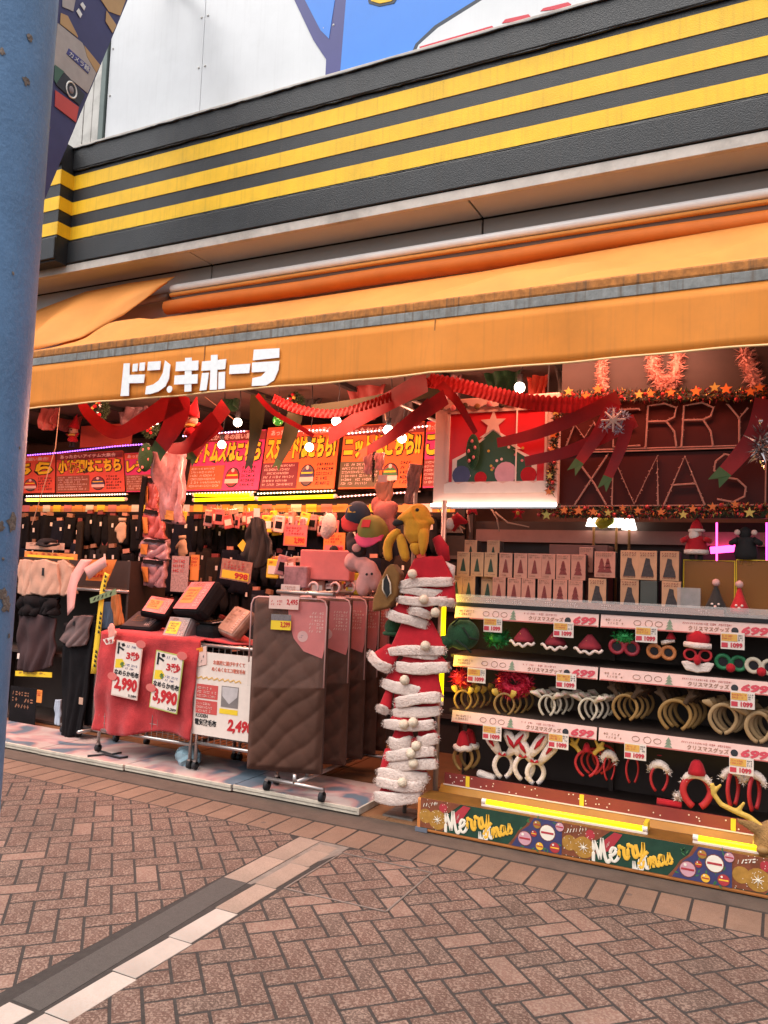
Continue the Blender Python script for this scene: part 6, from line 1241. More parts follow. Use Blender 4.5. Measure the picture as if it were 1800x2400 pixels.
for i,(pa,pb,base,fld,ttl,lab) in enumerate(PO):
    xa=aty(pa,1155,YP).x; xb=aty(pb,1155,YP).x; z0,z1=2.20,(2.64 if i<3 else 2.80)+.015*math.sin(i*2); sk=-.22 if i<3 else -.05
    o=Vector((xa,YP,z0)); ex=Vector((xb-xa,0,.004)); ey=Vector((sk,.16,z1-z0)); nn=ex.cross(ey).normalized()
    if nn.y>0: nn=-nn
    t=thing('header_poster',lab+' above the wall rack','poster',tuple(o+ex/2)); p_=MB().prism([o,o+ex,o+ex+ey,o+ey],-nn*.008).build('sheet',base,t)
    P=lambda a,b,k=1: o+ex*a+ey*b+nn*(.0018*k)
    MB().prism([P(.0,.02),P(.5,.02),P(.5,.42),P(.0,.42)],nn*.0012).build('text_field',fld,p_)
    MB().prism([P(.0,.83),P(1,.83),P(1,.985),P(.0,.985)],nn*.0012).build('top_field',m_maroon if i%2 else m_orr,p_)
    mb=MB(); put_text(mb,'あったかい'+('アイテム大集合' if i in(1,4) else '冬の装い集合!'),P(.06,.855,2),ex*.84,ey*.10,.02); stuff(mb.build('top_lettering',m_pinkp,p_))
    mb=MB(); put_text(mb,ttl,P(.015,.455,2),ex*.97,ey*.385,.10,depth=.001); stuff(mb.build('title_outline',m_ink,p_))
    mb=MB(); put_text(mb,ttl,P(.03,.475,3.2),ex*.94,ey*.345,.055,depth=.002); stuff(mb.build('title_lettering',m_tyel,p_))
    mb=MB(); scribble(mb,P(.03,.05,2),ex*.45,ey*.35,6,20,seed=i); stuff(mb.build('text_lines',m_pinkp,p_))
    mb=MB(); scribble(mb,P(.75,.05,2),ex*.22,ey*.36,5,7,seed=i+20); stuff(mb.build('side_lettering',m_ink,p_))
    c_=P(.63,.21,2); mb=MB(); mb.prism([c_+ex*(math.cos(k*.4)*.10)+ey*(math.sin(k*.4)*.17) for k in range(16)],nn*.001); d_=mb.build('picture_ground',m_ink,p_); mb=MB(); mb.prism([c_+nn*.002+ex*(math.cos(k*.4)*.088)+ey*(math.sin(k*.4)*.15) for k in range(16)],nn*.001); mb.build('picture_disc',[m_gry,m_maroon][i%2],d_)
    # knitted bobble cap picture over the disc
    c2=c_+nn*.004; mb=MB(); mb.prism([c2+ex*(math.cos(q_6*.3142)*.085)+ey*(math.sin(q_6*.3142)*.13-.03) for q_6 in range(11)],nn*.001); mb.build('cap_picture',[m_redc,m_nav,m_grnink][i%3],d_)
    for bi,(lo,hi,wd) in enumerate(((-.10,-.03,.092),(.02,.045,.074))): mb=MB(); mb.prism([c2+nn*(.001+.001*bi)+ex*a+ey*b for a,b in((-wd,lo),(wd,lo),(wd,hi),(-wd,hi))],nn*.001); mb.build('cap_band_picture',[m_pinkp,m_tyel][bi],d_)
    mb=MB(); mb.prism([c2+nn*.001+ex*(math.cos(q_6*.785)*.022)+ey*(math.sin(q_6*.785)*.035+.115) for q_6 in range(8)],nn*.001); mb.build('bobble_picture',m_pinkp,d_)
tag(MB().bb((aty(190,1000,6.3).x,6.3,2.74),(aty(310,1000,6.3).x,6.31,2.98)).build('rear_poster',m_orr),'red poster partly hidden above the violet light rope','poster')
# bead light ropes
def beads(lab,pts,y,col,es,step=.035,r=.008,nm='light_rope'):
    P_=[aty(a,b,y) for a,b in pts]; t=thing(nm,lab,'lamp',tuple(P_[0])); mb=MB(); mb.tube(P_,.005,6); mb.build('rope',m_paper,t)
    mb=MB(); 
    for a,b in zip(P_,P_[1:]):
        n=int((b-a).length/step)
        for k in range(n): mb.ball(a.lerp(b,k/n),r,6,4)
    stuff(mb.build('bead_lights',mat('bead_'+nm+str(col),(1,1,1),.4,var=0,emit=col,es=es),t))
beads('violet bead light rope along the poster tops',[(66,1067),(130,1062),(200,1054),(270,1046),(338,1041)],5.9,(.25,.04,1),3)
beads('white bead light rope above the pink poster',[(430,1022),(500,1016),(580,1010)],5.9,(.55,.4,1),2.5); beads('white bead light rope above the orange posters',[(700,1010),(760,1008),(800,1018),(880,1010),(1010,998)],5.9,(1,.6,.75),2.5)
for l,lab in(([(63,1163),(180,1161),(300,1158)],'pale bead light rope under the red posters'),([(425,1158),(600,1153)],'pale bead light rope under the pink poster'),([(605,1157),(786,1150)],'greenish bead light rope under the orange poster'),([(790,1165),(860,1160),(985,1152)],'rosy bead light rope under the khaki field poster')): beads(lab,l,5.9,(.7,1,.7) if 'green' in lab else ((1,.35,.4) if 'rosy' in lab else (1,.75,.7)),2)
m_neon2=mat('amber_neon_tube',(.9,.6,.2),.3,var=0,emit=(1,.50,.05),es=1.6)
for a,b,lab,mt in(((62,1172),(295,1170),'amber neon tube under the red posters',m_neon2),((455,1172),(600,1168),'yellow neon tube under the pink poster',m_neon),((455,1160),(590,1160),'upper yellow neon tube under the pink poster',m_neon),((604,1169),(786,1163),'yellow neon tube under the wine field poster',m_neon)):
    A=aty(*a,5.86);B=aty(*b,5.86); t=thing('neon_tube',lab,'lamp',tuple((A+B)/2)); mb=MB(); mb.tube([A,B],.016,8); mb.build('tube',mt,t,True)
    for c_ in(A,B): mb=MB(); mb.ball(c_,.02); mb.build('end_cap',m_paper,t,True)
    if a[1]>=1165:
        l=bpy.data.lights.new('tube_glow','AREA'); l.shape='RECTANGLE'; l.size=(B-A).length; l.size_y=.04; l.energy=.5; l.color=(1,.6,.12); o=bpy.data.objects.new('tube_glow',l); C.objects.link(o); o.parent=t; bpy.context.view_layer.update(); aim(o,(A+B)/2+Vector((0,-.03,-.02)),(B-A),(0,.35,-1))
# bulbs
m_bulb=mat('lit_bulb',(1,.95,.9),.4,var=0,emit=(1,.86,.68),es=6)
bl=[(365,986,5.3,'beside the red ribbon by the orange post end'),(557,990,5.0,'left of the dark green ribbon'),(520,1042,5.3,'low over the pink poster'),(788,987,4.95,'above the gap between orange posters'),(725,1048,5.3,'low over the wine field poster'),(910,1008,4.85,'at the end of the wide red ribbon'),(942,1027,5.2,'low over the khaki field poster'),(1218,908,4.85,'under the awning above the light framed sign')]
for px,py,y,ds in bl:
    c=aty(px,py,y); t=thing('light_bulb','lit round bulb hanging '+ds,'lamp',tuple(c)); mb=MB(); mb.ball(c,.034,14,10); mb.build('globe',m_bulb,t,True)
    mb=MB(); mb.tube([c+Z*.03,c+Z*.085],[.016,.020],10); mb.build('socket',m_rub,t,True); top=max(c.z+.3,2.985); mb=MB(); mb.tube([c+Z*.085,Vector((c.x+.02,c.y,(c.z+top)/2)),Vector((c.x,c.y,top))],.004,6); mb.build('cord',m_rub,t,True)
    l=bpy.data.lights.new('bulb_light','POINT'); l.energy=6.5; l.shadow_soft_size=.045; l.color=(1,.42,.27); o=bpy.data.objects.new('bulb_light',l); C.objects.link(o); o.location=c-Vector((0,0,.085)); o.parent=t; o.matrix_parent_inverse=Matrix.Translation(t.location).inverted()
# added tube lights, unseen behind the valance, giving the goods a warm glow
m_fl=mat('fill_tube',(1,1,1),.4,var=0,emit=(1,.72,.6),es=4)
for i,(xa,xb,y_) in enumerate(((-7.4,-6.2,4.45),(-5.5,-4.3,4.45),(-3.7,-2.5,4.45),(-1.5,-.3,4.42))):
    t=thing('added_tube_light','added fill tube hidden under the awning above '+['the blue post end','the red blanket cart','the brown mats','the christmas stall'][i],'lamp',((xa+xb)/2,y_,2.95)); MB().bb((xa,y_-.05,2.95),(xb,y_+.05,2.984)).build('housing',m_paper,t); [MB().bb((q_5-.01,y_-.01,2.985),(q_5+.01,4.602,3.01)).build('bracket',m_chr,t) for q_5 in(xa+.1,xb-.1)]; mb=MB(); mb.tube([(xa+.03,y_,2.925),(xb-.03,y_,2.925)],.014,8); mb.build('tube',m_fl,t,True)
    l=bpy.data.lights.new('fill_glow','AREA'); l.shape='RECTANGLE'; l.size=1.1; l.size_y=.08; l.energy=15 if i<3 else 9; l.color=(1,.36,.22); o=bpy.data.objects.new('fill_glow',l); C.objects.link(o); o.parent=t; bpy.context.view_layer.update(); aim(o,((xa+xb)/2,y_,2.905),(1,0,0),(0,.25,-1))
# ribbons
m_rrib=mat('red_satin_ribbon',(.28,.010,.013),.5,var=.2,vs=9,bump=.1,bs=200,transl=.25); m_grib=mat('dark_green_ribbon',(.045,.05,.022),.6,var=.15,vs=9,transl=.2); m_crep=mat('red_crepe',(.34,.015,.018),.6,var=.25,vs=30,transl=.3); m_gtip=mat('green_ribbon_tip',(.06,.14,.045),.6,var=.1,transl=.2)
def ribbon(lab,pts,y0,y1,w0,w1,mt,tip=None,ruf=0,nm='ribbon'):
    n=len(pts); P_=[aty(a,b,y0+(y1-y0)*i/(n-1)) for i,(a,b) in enumerate(pts)]
    def cr_(u):
        f=u*(n-1); i=min(int(f),n-2); s_=f-i; p_0=P_[max(i-1,0)];p1=P_[i];p2=P_[i+1];p3=P_[min(i+2,n-1)]
        return .5*((2*p1)+(p2-p_0)*s_+(2*p_0-5*p1+4*p2-p3)*s_*s_+(3*p1-p_0-3*p2+p3)*s_**3)
    t=thing(nm,lab,'ribbon',tuple(P_[0]))
    def surf(u,v):
        p=cr_(u); d=(cr_(min(1,u+.02))-cr_(max(0,u-.02))); d.normalize(); side=Vector((-d.z,.25*math.sin(u*5),d.x)); side.normalize(); w_=(w0+(w1-w0)*u)*.62
        tw=.22*math.sin(u*3.1+len(lab)); s2_=side*math.cos(tw)+Yv*math.sin(tw)
        q_3=p+s2_*(w_*(2*v-1)); 
        if ruf: q_3=q_3+Yv*(ruf*math.sin(u*n*38)*(2*v-1))+Z*(ruf*.8*math.sin(u*n*38+1)*(v))
        return q_3
    MB().grid(surf,max(30,int(n*(40 if ruf else 14))),4).build('band',mt,t,True)
    if tip:
        a_,b_2=surf(1,0)-Yv*.002,surf(1,1)-Yv*.002; d=(surf(1,.5)-surf(.94,.5)).normalized(); c0,c1=surf(.90,0)-Yv*.004,surf(.90,1)-Yv*.004
        MB().add([c0,c1,b_2+d*.055,(a_+b_2)*.5+d*.02,a_+d*.055],[(0,1,2,3,4)]).build('cut_tip',tip,t)
ribbon('red ribbon looping under the valance beside the blue post',[(185,905),(200,960),(265,1012),(330,990),(420,935)],4.25,4.3,.035,.13,m_rrib)
ribbon('wide red ribbon falling to a green tip above the mauve cushion',[(425,925),(410,985),(372,1055)],4.3,4.35,.15,.12,m_rrib,m_gtip)
ribbon('dark red ribbon slanting to a green tip over the pink poster',[(530,950),(490,1005),(450,1072)],4.5,4.55,.11,.09,m_rrib,m_gtip)
ribbon('red ribbon linking the two slanting ribbons by the elf doll',[(395,1050),(440,1045),(510,985)],4.55,4.5,.06,.12,m_rrib)
ribbon('dark green ribbon hanging straight with a forked end',[(605,925),(600,1000),(585,1085)],4.4,4.4,.085,.08,m_grib,m_grib)
ribbon('dark green ribbon slanting left over the wine field poster',[(692,970),(675,1030),(652,1085)],4.6,4.6,.09,.075,m_grib,m_gtip)
ribbon('thin red ribbon crossing from the valance to the green ribbons',[(602,925),(640,965),(700,1000),(735,1022)],4.3,4.5,.03,.025,m_rrib)
ribbon('broad red ribbon sweeping from the awning seam down to the posters',[(1000,892),(930,930),(850,975),(770,1025)],4.25,4.7,.11,.10,m_rrib)
ribbon('dark green ribbon crossing behind the broad red ribbon',[(730,962),(820,950),(930,932),(1040,905)],4.75,4.55,.065,.075,m_grib)
ribbon('red ribbon ending orange over the khaki field poster',[(1045,930),(980,975),(905,1030),(850,1062)],4.3,4.6,.075,.06,m_rrib,mat('orange_tip',(.5,.12,.03),.6,var=.1))
ribbon('red crepe streamer sagging over the orange posters',[(640,935),(700,960),(780,970),(860,950),(930,925),(1010,895)],4.5,4.4,.05,.05,m_crep,None,.008,'crepe_streamer')
ribbon('red crepe streamer strung over the light framed sign',[(1005,892),(1080,905),(1160,925),(1240,942),(1340,950),(1420,948)],4.4,4.45,.075,.07,m_crep,None,.009,'crepe_streamer')
ribbon('dark red ribbon falling across the left of the light framed sign',[(1030,900),(1070,940),(1115,1015)],4.35,4.45,.05,.03,m_rrib)
ribbon('long red ribbon crossing the framed tree picture',[(1450,932),(1360,975),(1260,1015),(1165,1038)],4.40,4.48,.075,.05,m_rrib)
ribbon('lower red ribbon crossing the framed tree picture',[(1490,985),(1400,1030),(1320,1062),(1230,1082)],4.40,4.48,.065,.05,m_rrib)
ribbon('dark red ribbon with a green tip left of the lettered sign',[(1440,945),(1400,1020),(1352,1090)],4.38,4.4,.06,.055,m_rrib,m_gtip); ribbon('dark red ribbon with a green tip over the lettered X',[(1475,985),(1455,1050),(1420,1128)],4.38,4.4,.05,.05,m_rrib,m_gtip)
ribbon('bright red ribbon with a green tip over the lettered S',[(1795,935),(1772,1010),(1735,1065),(1690,1115)],4.38,4.4,.085,.06,m_rrib,m_gtip)
ribbon('dark red ribbon hanging over the framed sign corner',[(940,1080-60),(960,990),(1010,945)],4.55,4.4,.05,.06,m_rrib)
# small hanging ornaments
m_silv=mat('silver_foil',(.65,.62,.62),.25,.9,var=.2); m_pblue=mat('pale_blue_fluff',(.34,.42,.55),.9,var=.2)
c_=aty(1438,985,4.36); t=thing('snowflake_ornament','white snowflake ornament with pale blue fluff over the ribbons','ornament',tuple(c_)); mb=MB()
for k in range(8): d=Vector((math.cos(k*.785),0,math.sin(k*.785))); mb.tube([c_-Yv*.01,c_-Yv*.01+d*.065],[.009,.004],5)
mb.build('flake',m_fluff,t); mb=MB(); 
for k in range(4): fuzz(mb,c_+Vector((math.cos(k*1.57+.5)*.055,.015,math.sin(k*1.57+.5)*.05)),(.03,.015,.03),60,.025,k,.003)
stuff(mb.build('fluff',m_pblue,t))
c_=aty(1783,1010,4.40); t=thing('tassel','grey silver foil tassel hanging at the lettered sign end','ornament',tuple(c_)); mb=MB(); fuzz(mb,c_-Z*.06,(.04,.03,.10),200,.06,8,.006); stuff(mb.build('foil_strands',m_silv,t)); mb=MB(); mb.ball(c_+Z*.05,.02); mb.build('knot',m_silv,t,True)
# ornament oval with spots, elf doll, wreaths, disco ball
c_=aty(341,1072,5.1); t=thing('spotted_ornament','dark green stuffed ornament with pink spots on the hanging cushion','ornament',tuple(c_)); mb=MB(); mb.ball(c_,(.075,.045,.125),14,10); mb.build('body',m_grnf,t,True)
for a,b in((.0,.06),(.035,.02),(-.035,.03),(.02,-.04),(-.03,-.03),(.045,.07),(0,-.09),(-.05,-.07),(.05,-.02)): mb=MB(); mb.ball(c_+Vector((a,-.042+abs(a)*.3+abs(b)*.12,b)),(.014,.006,.014),8,6); mb.build('spot',m_pkcard,t,True)
t=thing('tree_ornament','dark green pink spotted tree cutout on the framed tree picture','ornament',tuple(aty(1112,1060,4.57))); c_=aty(1108,1058,4.57); mb=MB(); mb.ball(c_,(.045,.02,.11),12,9); mb.build('body',m_grnf,t,True)
for a,b in((.0,.06),(.02,.02),(-.02,.0),(.012,-.04),(-.015,-.06)): mb=MB(); mb.ball(c_+Vector((a,-.019,b)),(.009,.004,.012),8,6); mb.build('spot',m_pkcard,t,True)
def elf(px,py,y,s,lab):
    c=aty(px,py,y); t=thing('elf_doll',lab,'doll',tuple(c)); mb=MB(); mb.lathe([(.06*s,0),(.052*s,.03*s),(.02*s,.10*s),(.004,.15*s)],12,c+Z*.03*s,Matrix.Rotation(.25,3,'Y')); mb.build('hat',m_felt,t,True); mb=MB(); mb.ball(c,(.05*s,.045*s,.045*s)); mb.build('head',m_skin,t,True); mb=MB(); mb.lathe([(.035*s,-.12*s),(.055*s,-.10*s),(.03*s,-.04*s)],12,c); mb.build('body',m_felt,t,True); mb=MB(); mb.tube([c+Vector((math.cos(k*.52)*.04*s,math.sin(k*.52)*.04*s,-.045*s)) for k in range(12)],.012*s,6,closed=True); mb.build('collar',m_goldp,t,True)
    for s_ in(-1,1): mb=MB(); mb.tube([c+Vector((s_*.02*s,0,-.12*s)),c+Vector((s_*.022*s,-.005,-.17*s))],[.014*s,.018*s],8); mb.build('boot',m_bfel,t,True); mb=MB(); mb.ball(c+Vector((s_*.018*s,-.043*s,.004)),.006*s); mb.build('eye',m_bfel,t,True); mb=MB(); mb.tube([c+Vector((s_*.035*s,0,-.06*s)),c+Vector((s_*.085*s,-.01,-.03*s))],[.014*s,.012*s],7); mb.build('arm',m_felt,t,True)
elf(449,985,4.6,1.0,'red elf doll with a pointed hat hanging under the valance'); elf(172,1010,5.9,1.0,'dim santa doll hanging behind the looped red ribbon')
def wreath(px,py,y,r_,lab):
    c=aty(px,py,y); t=thing('wreath',lab,'wreath',tuple(c)); mb=MB(); 
    for k in range(16): fuzz(mb,c+Vector((math.cos(k*.393)*r_,0,math.sin(k*.393)*r_)),(.035,.03,.035),60,.03,k,.005)
    stuff(mb.build('leaves',mat('wreath_green',(.03,.055,.02),.7,var=.3),t)); rg_=random.Random(int(px))
    for k in range(10): a=rg_.random()*6.3; mb=MB(); mb.ball(c+Vector((math.cos(a)*r_*rg_.uniform(.5,1.2),-.03,math.sin(a)*r_*rg_.uniform(.5,1.2))),.016,8,6); mb.build('bauble',[m_felt,m_goldp,m_silv][k%3],t,True)
wreath(235,960,5.0,.06,'small green wreath with baubles hanging by the blue post'); wreath(352,1000,5.6,.07,'dim green wreath behind the first bulb'); wreath(690,945,5.6,.06,'brown green wreath near the ceiling over the orange posters')
c_=aty(652,985,5.2); t=thing('bauble','green glass bauble hanging beside the dark green ribbons','bauble',tuple(c_)); mb=MB(); mb.ball(c_,.045,12,9); mb.build('globe',mat('green_glass',(.03,.25,.04),.15,.3,var=.3,vs=30),t,True); mb=MB(); mb.tube([c_+Z*.045,c_+Z*.06],.012,8); mb.build('cap',m_goldp,t,True); mb=MB(); mb.tube([c_+Z*.06,Vector((c_.x,c_.y,2.985))],.002,5); mb.build('cord',m_rub,t)
# light cords looping under the awning
for i,l in enumerate(([(140,955),(130,1050),(100,1150),(75,1230)],[(480,930),(520,960),(550,985)],[(900,960),(905,985),(912,1000)],[(1020,1180),(1040,1210),(1090,1240)])):
    P_=[aty(a,b,4.9) for a,b in l]; mb=MB(); mb.tube(P_,.004,5); tag(mb.build('cable',mat('tan_cable',(.35,.22,.14),.6,var=.1)),['thin pale cable hanging down beside the blue post','thin pale cable slung to a bulb under the valance','thin pale cable above the khaki poster bulb','thin pale cable looping below the framed sign'][i],'cable')
# ceiling clutter: hanging bunting of dim cloths and pipes
rg=random.Random(21)
cl=[m_rpk,m_maroon,m_gry,m_vpk,m_brnf,m_grnf,m_orr,m_krd]
nmz=['dim red','maroon','taupe','mauve','brown','dark green','orange red','black']
spots=[(110,960,5.6),(160,970,6.0),(260,955,6.4),(310,960,5.8),(470,930,6.2),(540,925,5.8),(640,930,6.4),(720,930,6.0),(810,930,6.3),(860,935,5.7),(930,960,6.2),(1060,905,5.6),(1130,900,6.0),(1180,895,5.6),(1260,890,5.8),(1330,890,5.6)]
for i,(px,py,y) in enumerate(spots):
    k=i%8; a=rg.uniform(26,48); b=rg.uniform(30,60)
    drape('hanging_cloth',nmz[k]+' cloth decoration hanging near the ceiling '+['over the wall rack','over the posters'][int(i>7)]+(' far back' if y>6 else ''),'cloth',[(px-a,py-b),(px,py-b-6),(px+a,py-b)],[(px-a*.8,py+b*.7),(px,py+b),(px+a*.7,py+b*.6)],cl[k],y,.05,3,'dim cloths near the ceiling')
for i,(a,b) in enumerate((((900,930),(1060,1005)),((960,935),(1070,985)))):
    A=aty(*a,5.2);B=aty(*b,5.2); mb=MB(); mb.tube([A,B],.012,8); tag(mb.build('steel_rod',m_chr,smooth=True),['slanting steel rod under the ceiling above the khaki poster','second slanting steel rod close to the framed sign'][i],'rod')
# ------------------------------------------------------------ light framed stamp-like sign with tree picture
sR=800/1659
def r6(a,b,y): return aty(1000+a*sR,800+b*sR,y)
y1=4.62; t=thing('framed_sign','pale scalloped sign with a red window picture of a tree and star','sign',tuple(r6(340,790,y1)))
m_fr=mat('pale_sign_frame',(.66,.44,.36),.5,var=.06,vs=8)
def onf(a,b,d=0): p=r6(a,b,y1); return Vector((p.x,y1-d,p.z))
TL,BR=onf(45,285),onf(635,790)
x0,x1,z0,z1=TL.x,BR.x,(onf(45,790).z+BR.z)/2,(TL.z+onf(635,250).z)/2
def sp(u,v,d=0): return Vector((x0+(x1-x0)*u,y1-d,z0+(z1-z0)*v))
MB().prism([sp(0,0),sp(1,0),sp(1,1),sp(0,1)],(0,.05,0)).build('board',m_fr,t,bevel=.006)
win=MB().prism([sp(.13,.20,.002),sp(.90,.20,.002),sp(.90,.86,.002),sp(.13,.86,.002)],(0,.0015,0)).build('window_picture',mat('picture_red',(.55,.015,.02),.4,var=.05),t)
MB().prism([sp(a,b,.004) for a,b in((.16,.42),(.30,.50),(.27,.50),(.41,.62),(.38,.62),(.49,.70),(.60,.62),(.57,.62),(.72,.50),(.68,.50),(.84,.40),(.84,.20),(.16,.20))],(0,.0015,0)).build('tree_edge',m_paper,win)
MB().prism([sp(a,b,.006) for a,b in((.20,.41),(.34,.50),(.31,.50),(.43,.61),(.41,.61),(.49,.68),(.57,.61),(.55,.61),(.68,.50),(.65,.50),(.80,.39),(.80,.20),(.20,.20))],(0,.0015,0)).build('tree_picture',mat('picture_green',(.025,.07,.03),.4,var=.1),win)
def star(c,r_,n=5): return [c+Vector((math.sin(k*math.pi/n)*(r_ if k%2==0 else r_*.42),0,math.cos(k*math.pi/n)*(r_ if k%2==0 else r_*.42))) for k in range(2*n)]
MB().prism(star(sp(.49,.745,.008),.085),(0,.0015,0)).build('star_picture',m_fr,win)
rg=random.Random(2)
for k in range(14):
    u=rg.uniform(.28,.75); v=rg.uniform(.24,.52); c_=sp(u,v,.008); MB().prism([c_+Vector((math.cos(a)*.009,0,math.sin(a)*.009)) for a in [q_3*.785 for q_3 in range(8)]],(0,.0015,0)).build('bauble_picture',[m_goldp,m_pinkp,m_pkcard][k%3],win)
for u,v,r_,mt in((.24,.27,.06,m_nav),(.60,.28,.07,m_pk),(.78,.26,.05,m_felt),(.40,.24,.04,m_felt)):
    c_=sp(u,v,.009); MB().prism([c_+Vector((math.cos(a)*r_,0,max(-.06*r_/.06-.0,math.sin(a)*r_))) for a in [q_3*.393 for q_3 in range(16)]],(0,.001,0)).build('ornament_picture',mt,win)
MB().bb(sp(.675,.20,.012),sp(.685,.86,.008)).build('window_bar',m_paper,t)
for a,b in((sp(.11,.185,.010),sp(.92,.205,.0)),(sp(.11,.855,.010),sp(.92,.875,.0)),(sp(.115,.19,.010),sp(.133,.87,.0)),(sp(.897,.19,.010),sp(.915,.87,.0))): MB().bb(a,b).build('window_frame',m_fr,t)
pts=[sp(.10,.10,.012)]+[sp(.10+.84*k/28,.185+.02*abs(math.sin(k*math.pi/4)),.012) for k in range(29)]+[sp(.94,.10,.012)]
MB().prism(pts,(0,.008,0)).build('snow_scallop',m_paper,t)
pts=[sp(.02,.985,.012)]+[sp(.02+.96*k/28,.93-.03*abs(math.sin(k*math.pi/4)),.012) for k in range(29)]+[sp(.98,.985,.012)]
MB().prism(pts,(0,.008,0)).build('top_scallop',m_fr,t)
for k in range(10): c_=sp(.06+.1*k,.925-.015*(k%2),.02); mb=MB(); mb.ball(c_,(.02,.01,.02),8,6); mb.build('hanging_bauble',[m_brnf,m_pkcard,m_brd2][k%3],t,True)
mb=MB(); mb.tube([sp(.0,-.012,.02),sp(1.0,-.012,.02)],.011,8); mb.build('light_bar',mat('white_bar',(1,1,1),.4,var=0,emit=(1,.82,.7),es=3),t,True); MB().bb(sp(.0,-.045,.03),sp(1.0,-.025,-.02)).build('bar_housing',m_silv,t)
l=bpy.data.lights.new('bar_glow','AREA'); l.shape='RECTANGLE'; l.size=.75; l.size_y=.02; l.energy=.1; l.color=(1,.75,.62); o=bpy.data.objects.new('bar_glow',l); C.objects.link(o); o.parent=t; bpy.context.view_layer.update(); aim(o,sp(.5,.0,.035),(1,0,0),(0,.55,1))
for a,b in((sp(.1,1,-.03),Vector((sp(.1,1).x,4.68,2.99))),(sp(.9,1,-.03),Vector((sp(.9,1).x,4.68,2.99)))): mb=MB(); mb.tube([a,b],.004,5); mb.build('hanger_wire',m_rub,t)
# ------------------------------------------------------------ MERRY XMAS sign
y2=4.70; t=thing('lettered_sign','dark maroon glossy sign spelling merry xmas in wired lights','sign',tuple(r6(1150,800,y2)))
def on2(a,b,d=0): p=r6(a,b,y2); return Vector((p.x,y2-d,p.z))
m_mar=mat('maroon_gloss',(.05,.011,.009),.35,var=.15,vs=3,spec=.12); m_wire=mat('rosy_wire_light',(.26,.10,.075),.4,var=.3,vs=60,emit=(1,.45,.3),es=.03)
a0,a1=on2(640,548),on2(1660,515); 
for zb,zt in((548,300),(800,552)):
    P0,P1=on2(640,zb),on2(1900,zb-(36 if zb<600 else 3)); P2_,P3=on2(1900,zt-(38 if zb<600 else 30)),on2(640,zt)
    MB().prism([P0,P1,P2_,P3],(0,.03,0)).build('panel',m_mar,t)
for l in(((640,545),(1900,507)),((640,533),(1900,497)),((640,802),(1900,794)),((1650,545),(1646,800)),((640,545),(636,800))): mb=MB(); mb.tube([on2(*l[0],.008),on2(*l[1],.008)],.004,6); mb.build('frame_wire',m_wire,t)
LT={'M':[[(680,512),(722,405),(768,470),(815,395),(860,500)]],'E':[[(1035,330),(912,335),(908,515),(1040,508)],[(910,425),(1010,420)]],'R':[[(1066,515),(1078,315),(1160,305),(1215,325),(1205,370),(1165,390),(1078,392)],[(1165,390),(1205,440),(1215,512)]],'R2':[[(1240,512),(1252,315),(1340,300),(1395,325),(1382,365),(1345,383),(1252,385)],[(1345,383),(1382,440),(1392,508)]],'Y':[[(1465,310),(1520,375),(1562,325)],[(1520,375),(1520,508)]],
'X':[[(748,600),(815,690),(874,795)],[(880,555),(800,675),(720,798)]],'M2':[[(902,795),(910,565),(1010,792),(1122,560),(1126,795)]],'A':[[(1155,795),(1256,560),(1352,795)],[(1196,700),(1312,692)]],'S':[[(1505,562),(1450,550),(1405,585),(1398,630),(1440,660),(1510,672),(1552,710),(1545,755),(1490,782),(1412,768)]]}
for k,ls in LT.items():
    mb=MB(); 
    for l in ls: mb.tube([on2(*p_,.012) for p_ in l],.0055,6)
    rg_=random.Random(ord(k[0]))
    for l in ls:
        for p_,q_3 in zip(l,l[1:]):
            A=on2(*p_,.013);B=on2(*q_3,.013); n=max(2,int((B-A).length/.022))
            for g_ in range(n): c_=A.lerp(B,g_/n); d=Vector((rg_.uniform(-1,1),-.4,rg_.uniform(-1,1))).normalized(); mb.tube([c_,c_+d*.011],[.0028,.002],4)
    mb.build('light_letter',m_wire,t)
MB().bb((on2(640,700).x,4.735,1.86),(.6,4.75,3.0)).build('backing_frame',m_dkw,t)
# tinsel garlands with stars
m_gar=mat('garland_green',(.035,.05,.02),.6,var=.5,vs=40); m_gar2=mat('garland_red',(.38,.03,.03),.35,.2,var=.4,vs=60); m_gar3=mat('garland_orange',(.60,.16,.03),.45,var=.2); m_gar4=mat('garland_gold',(.5,.36,.08),.4,.3,var=.2)
def garland(lab,pts,y,seed,n=22,r_=.035,stars=8):
    P_=[r6(a,b,y) for a,b in pts]; t=thing('garland',lab,'garland',tuple(P_[0])); rg_=random.Random(seed); gs=[MB() for _ in range(4)]
    L_=sum((b-a).length for a,b in zip(P_,P_[1:])); N=int(L_/.03)
    for k in range(N):
        c_=interp(P_,k/N)
        for gi,(cnt,ln) in enumerate(((26,.03),(14,.026),(5,.022),(4,.02))): fuzz(gs[gi],c_,(.02,.03,r_),cnt,ln,seed*1000+k*7+gi,.0048)
        if k%3==0: gs[1].ball(c_+Vector((rg_.uniform(-.02,.02),-.03,rg_.uniform(-r_,r_))),.012,7,5)
    for g_,mt,nm in zip(gs,(m_gar,m_gar2,m_gar3,m_gar4),('green_tinsel','red_tinsel','orange_tinsel','gold_tinsel')): stuff(g_.build(nm,mt,t))
    for k in range(stars):
        c_=interp(P_,(k+.5+rg_.uniform(-.3,.3))/stars)+Vector((0,-.04,rg_.uniform(-r_,r_))); st_=star(c_,rg_.uniform(.022,.034)); MB().prism(st_,(0,-.006,0)).build('star',m_gar3 if k%4 else m_gar4,t)
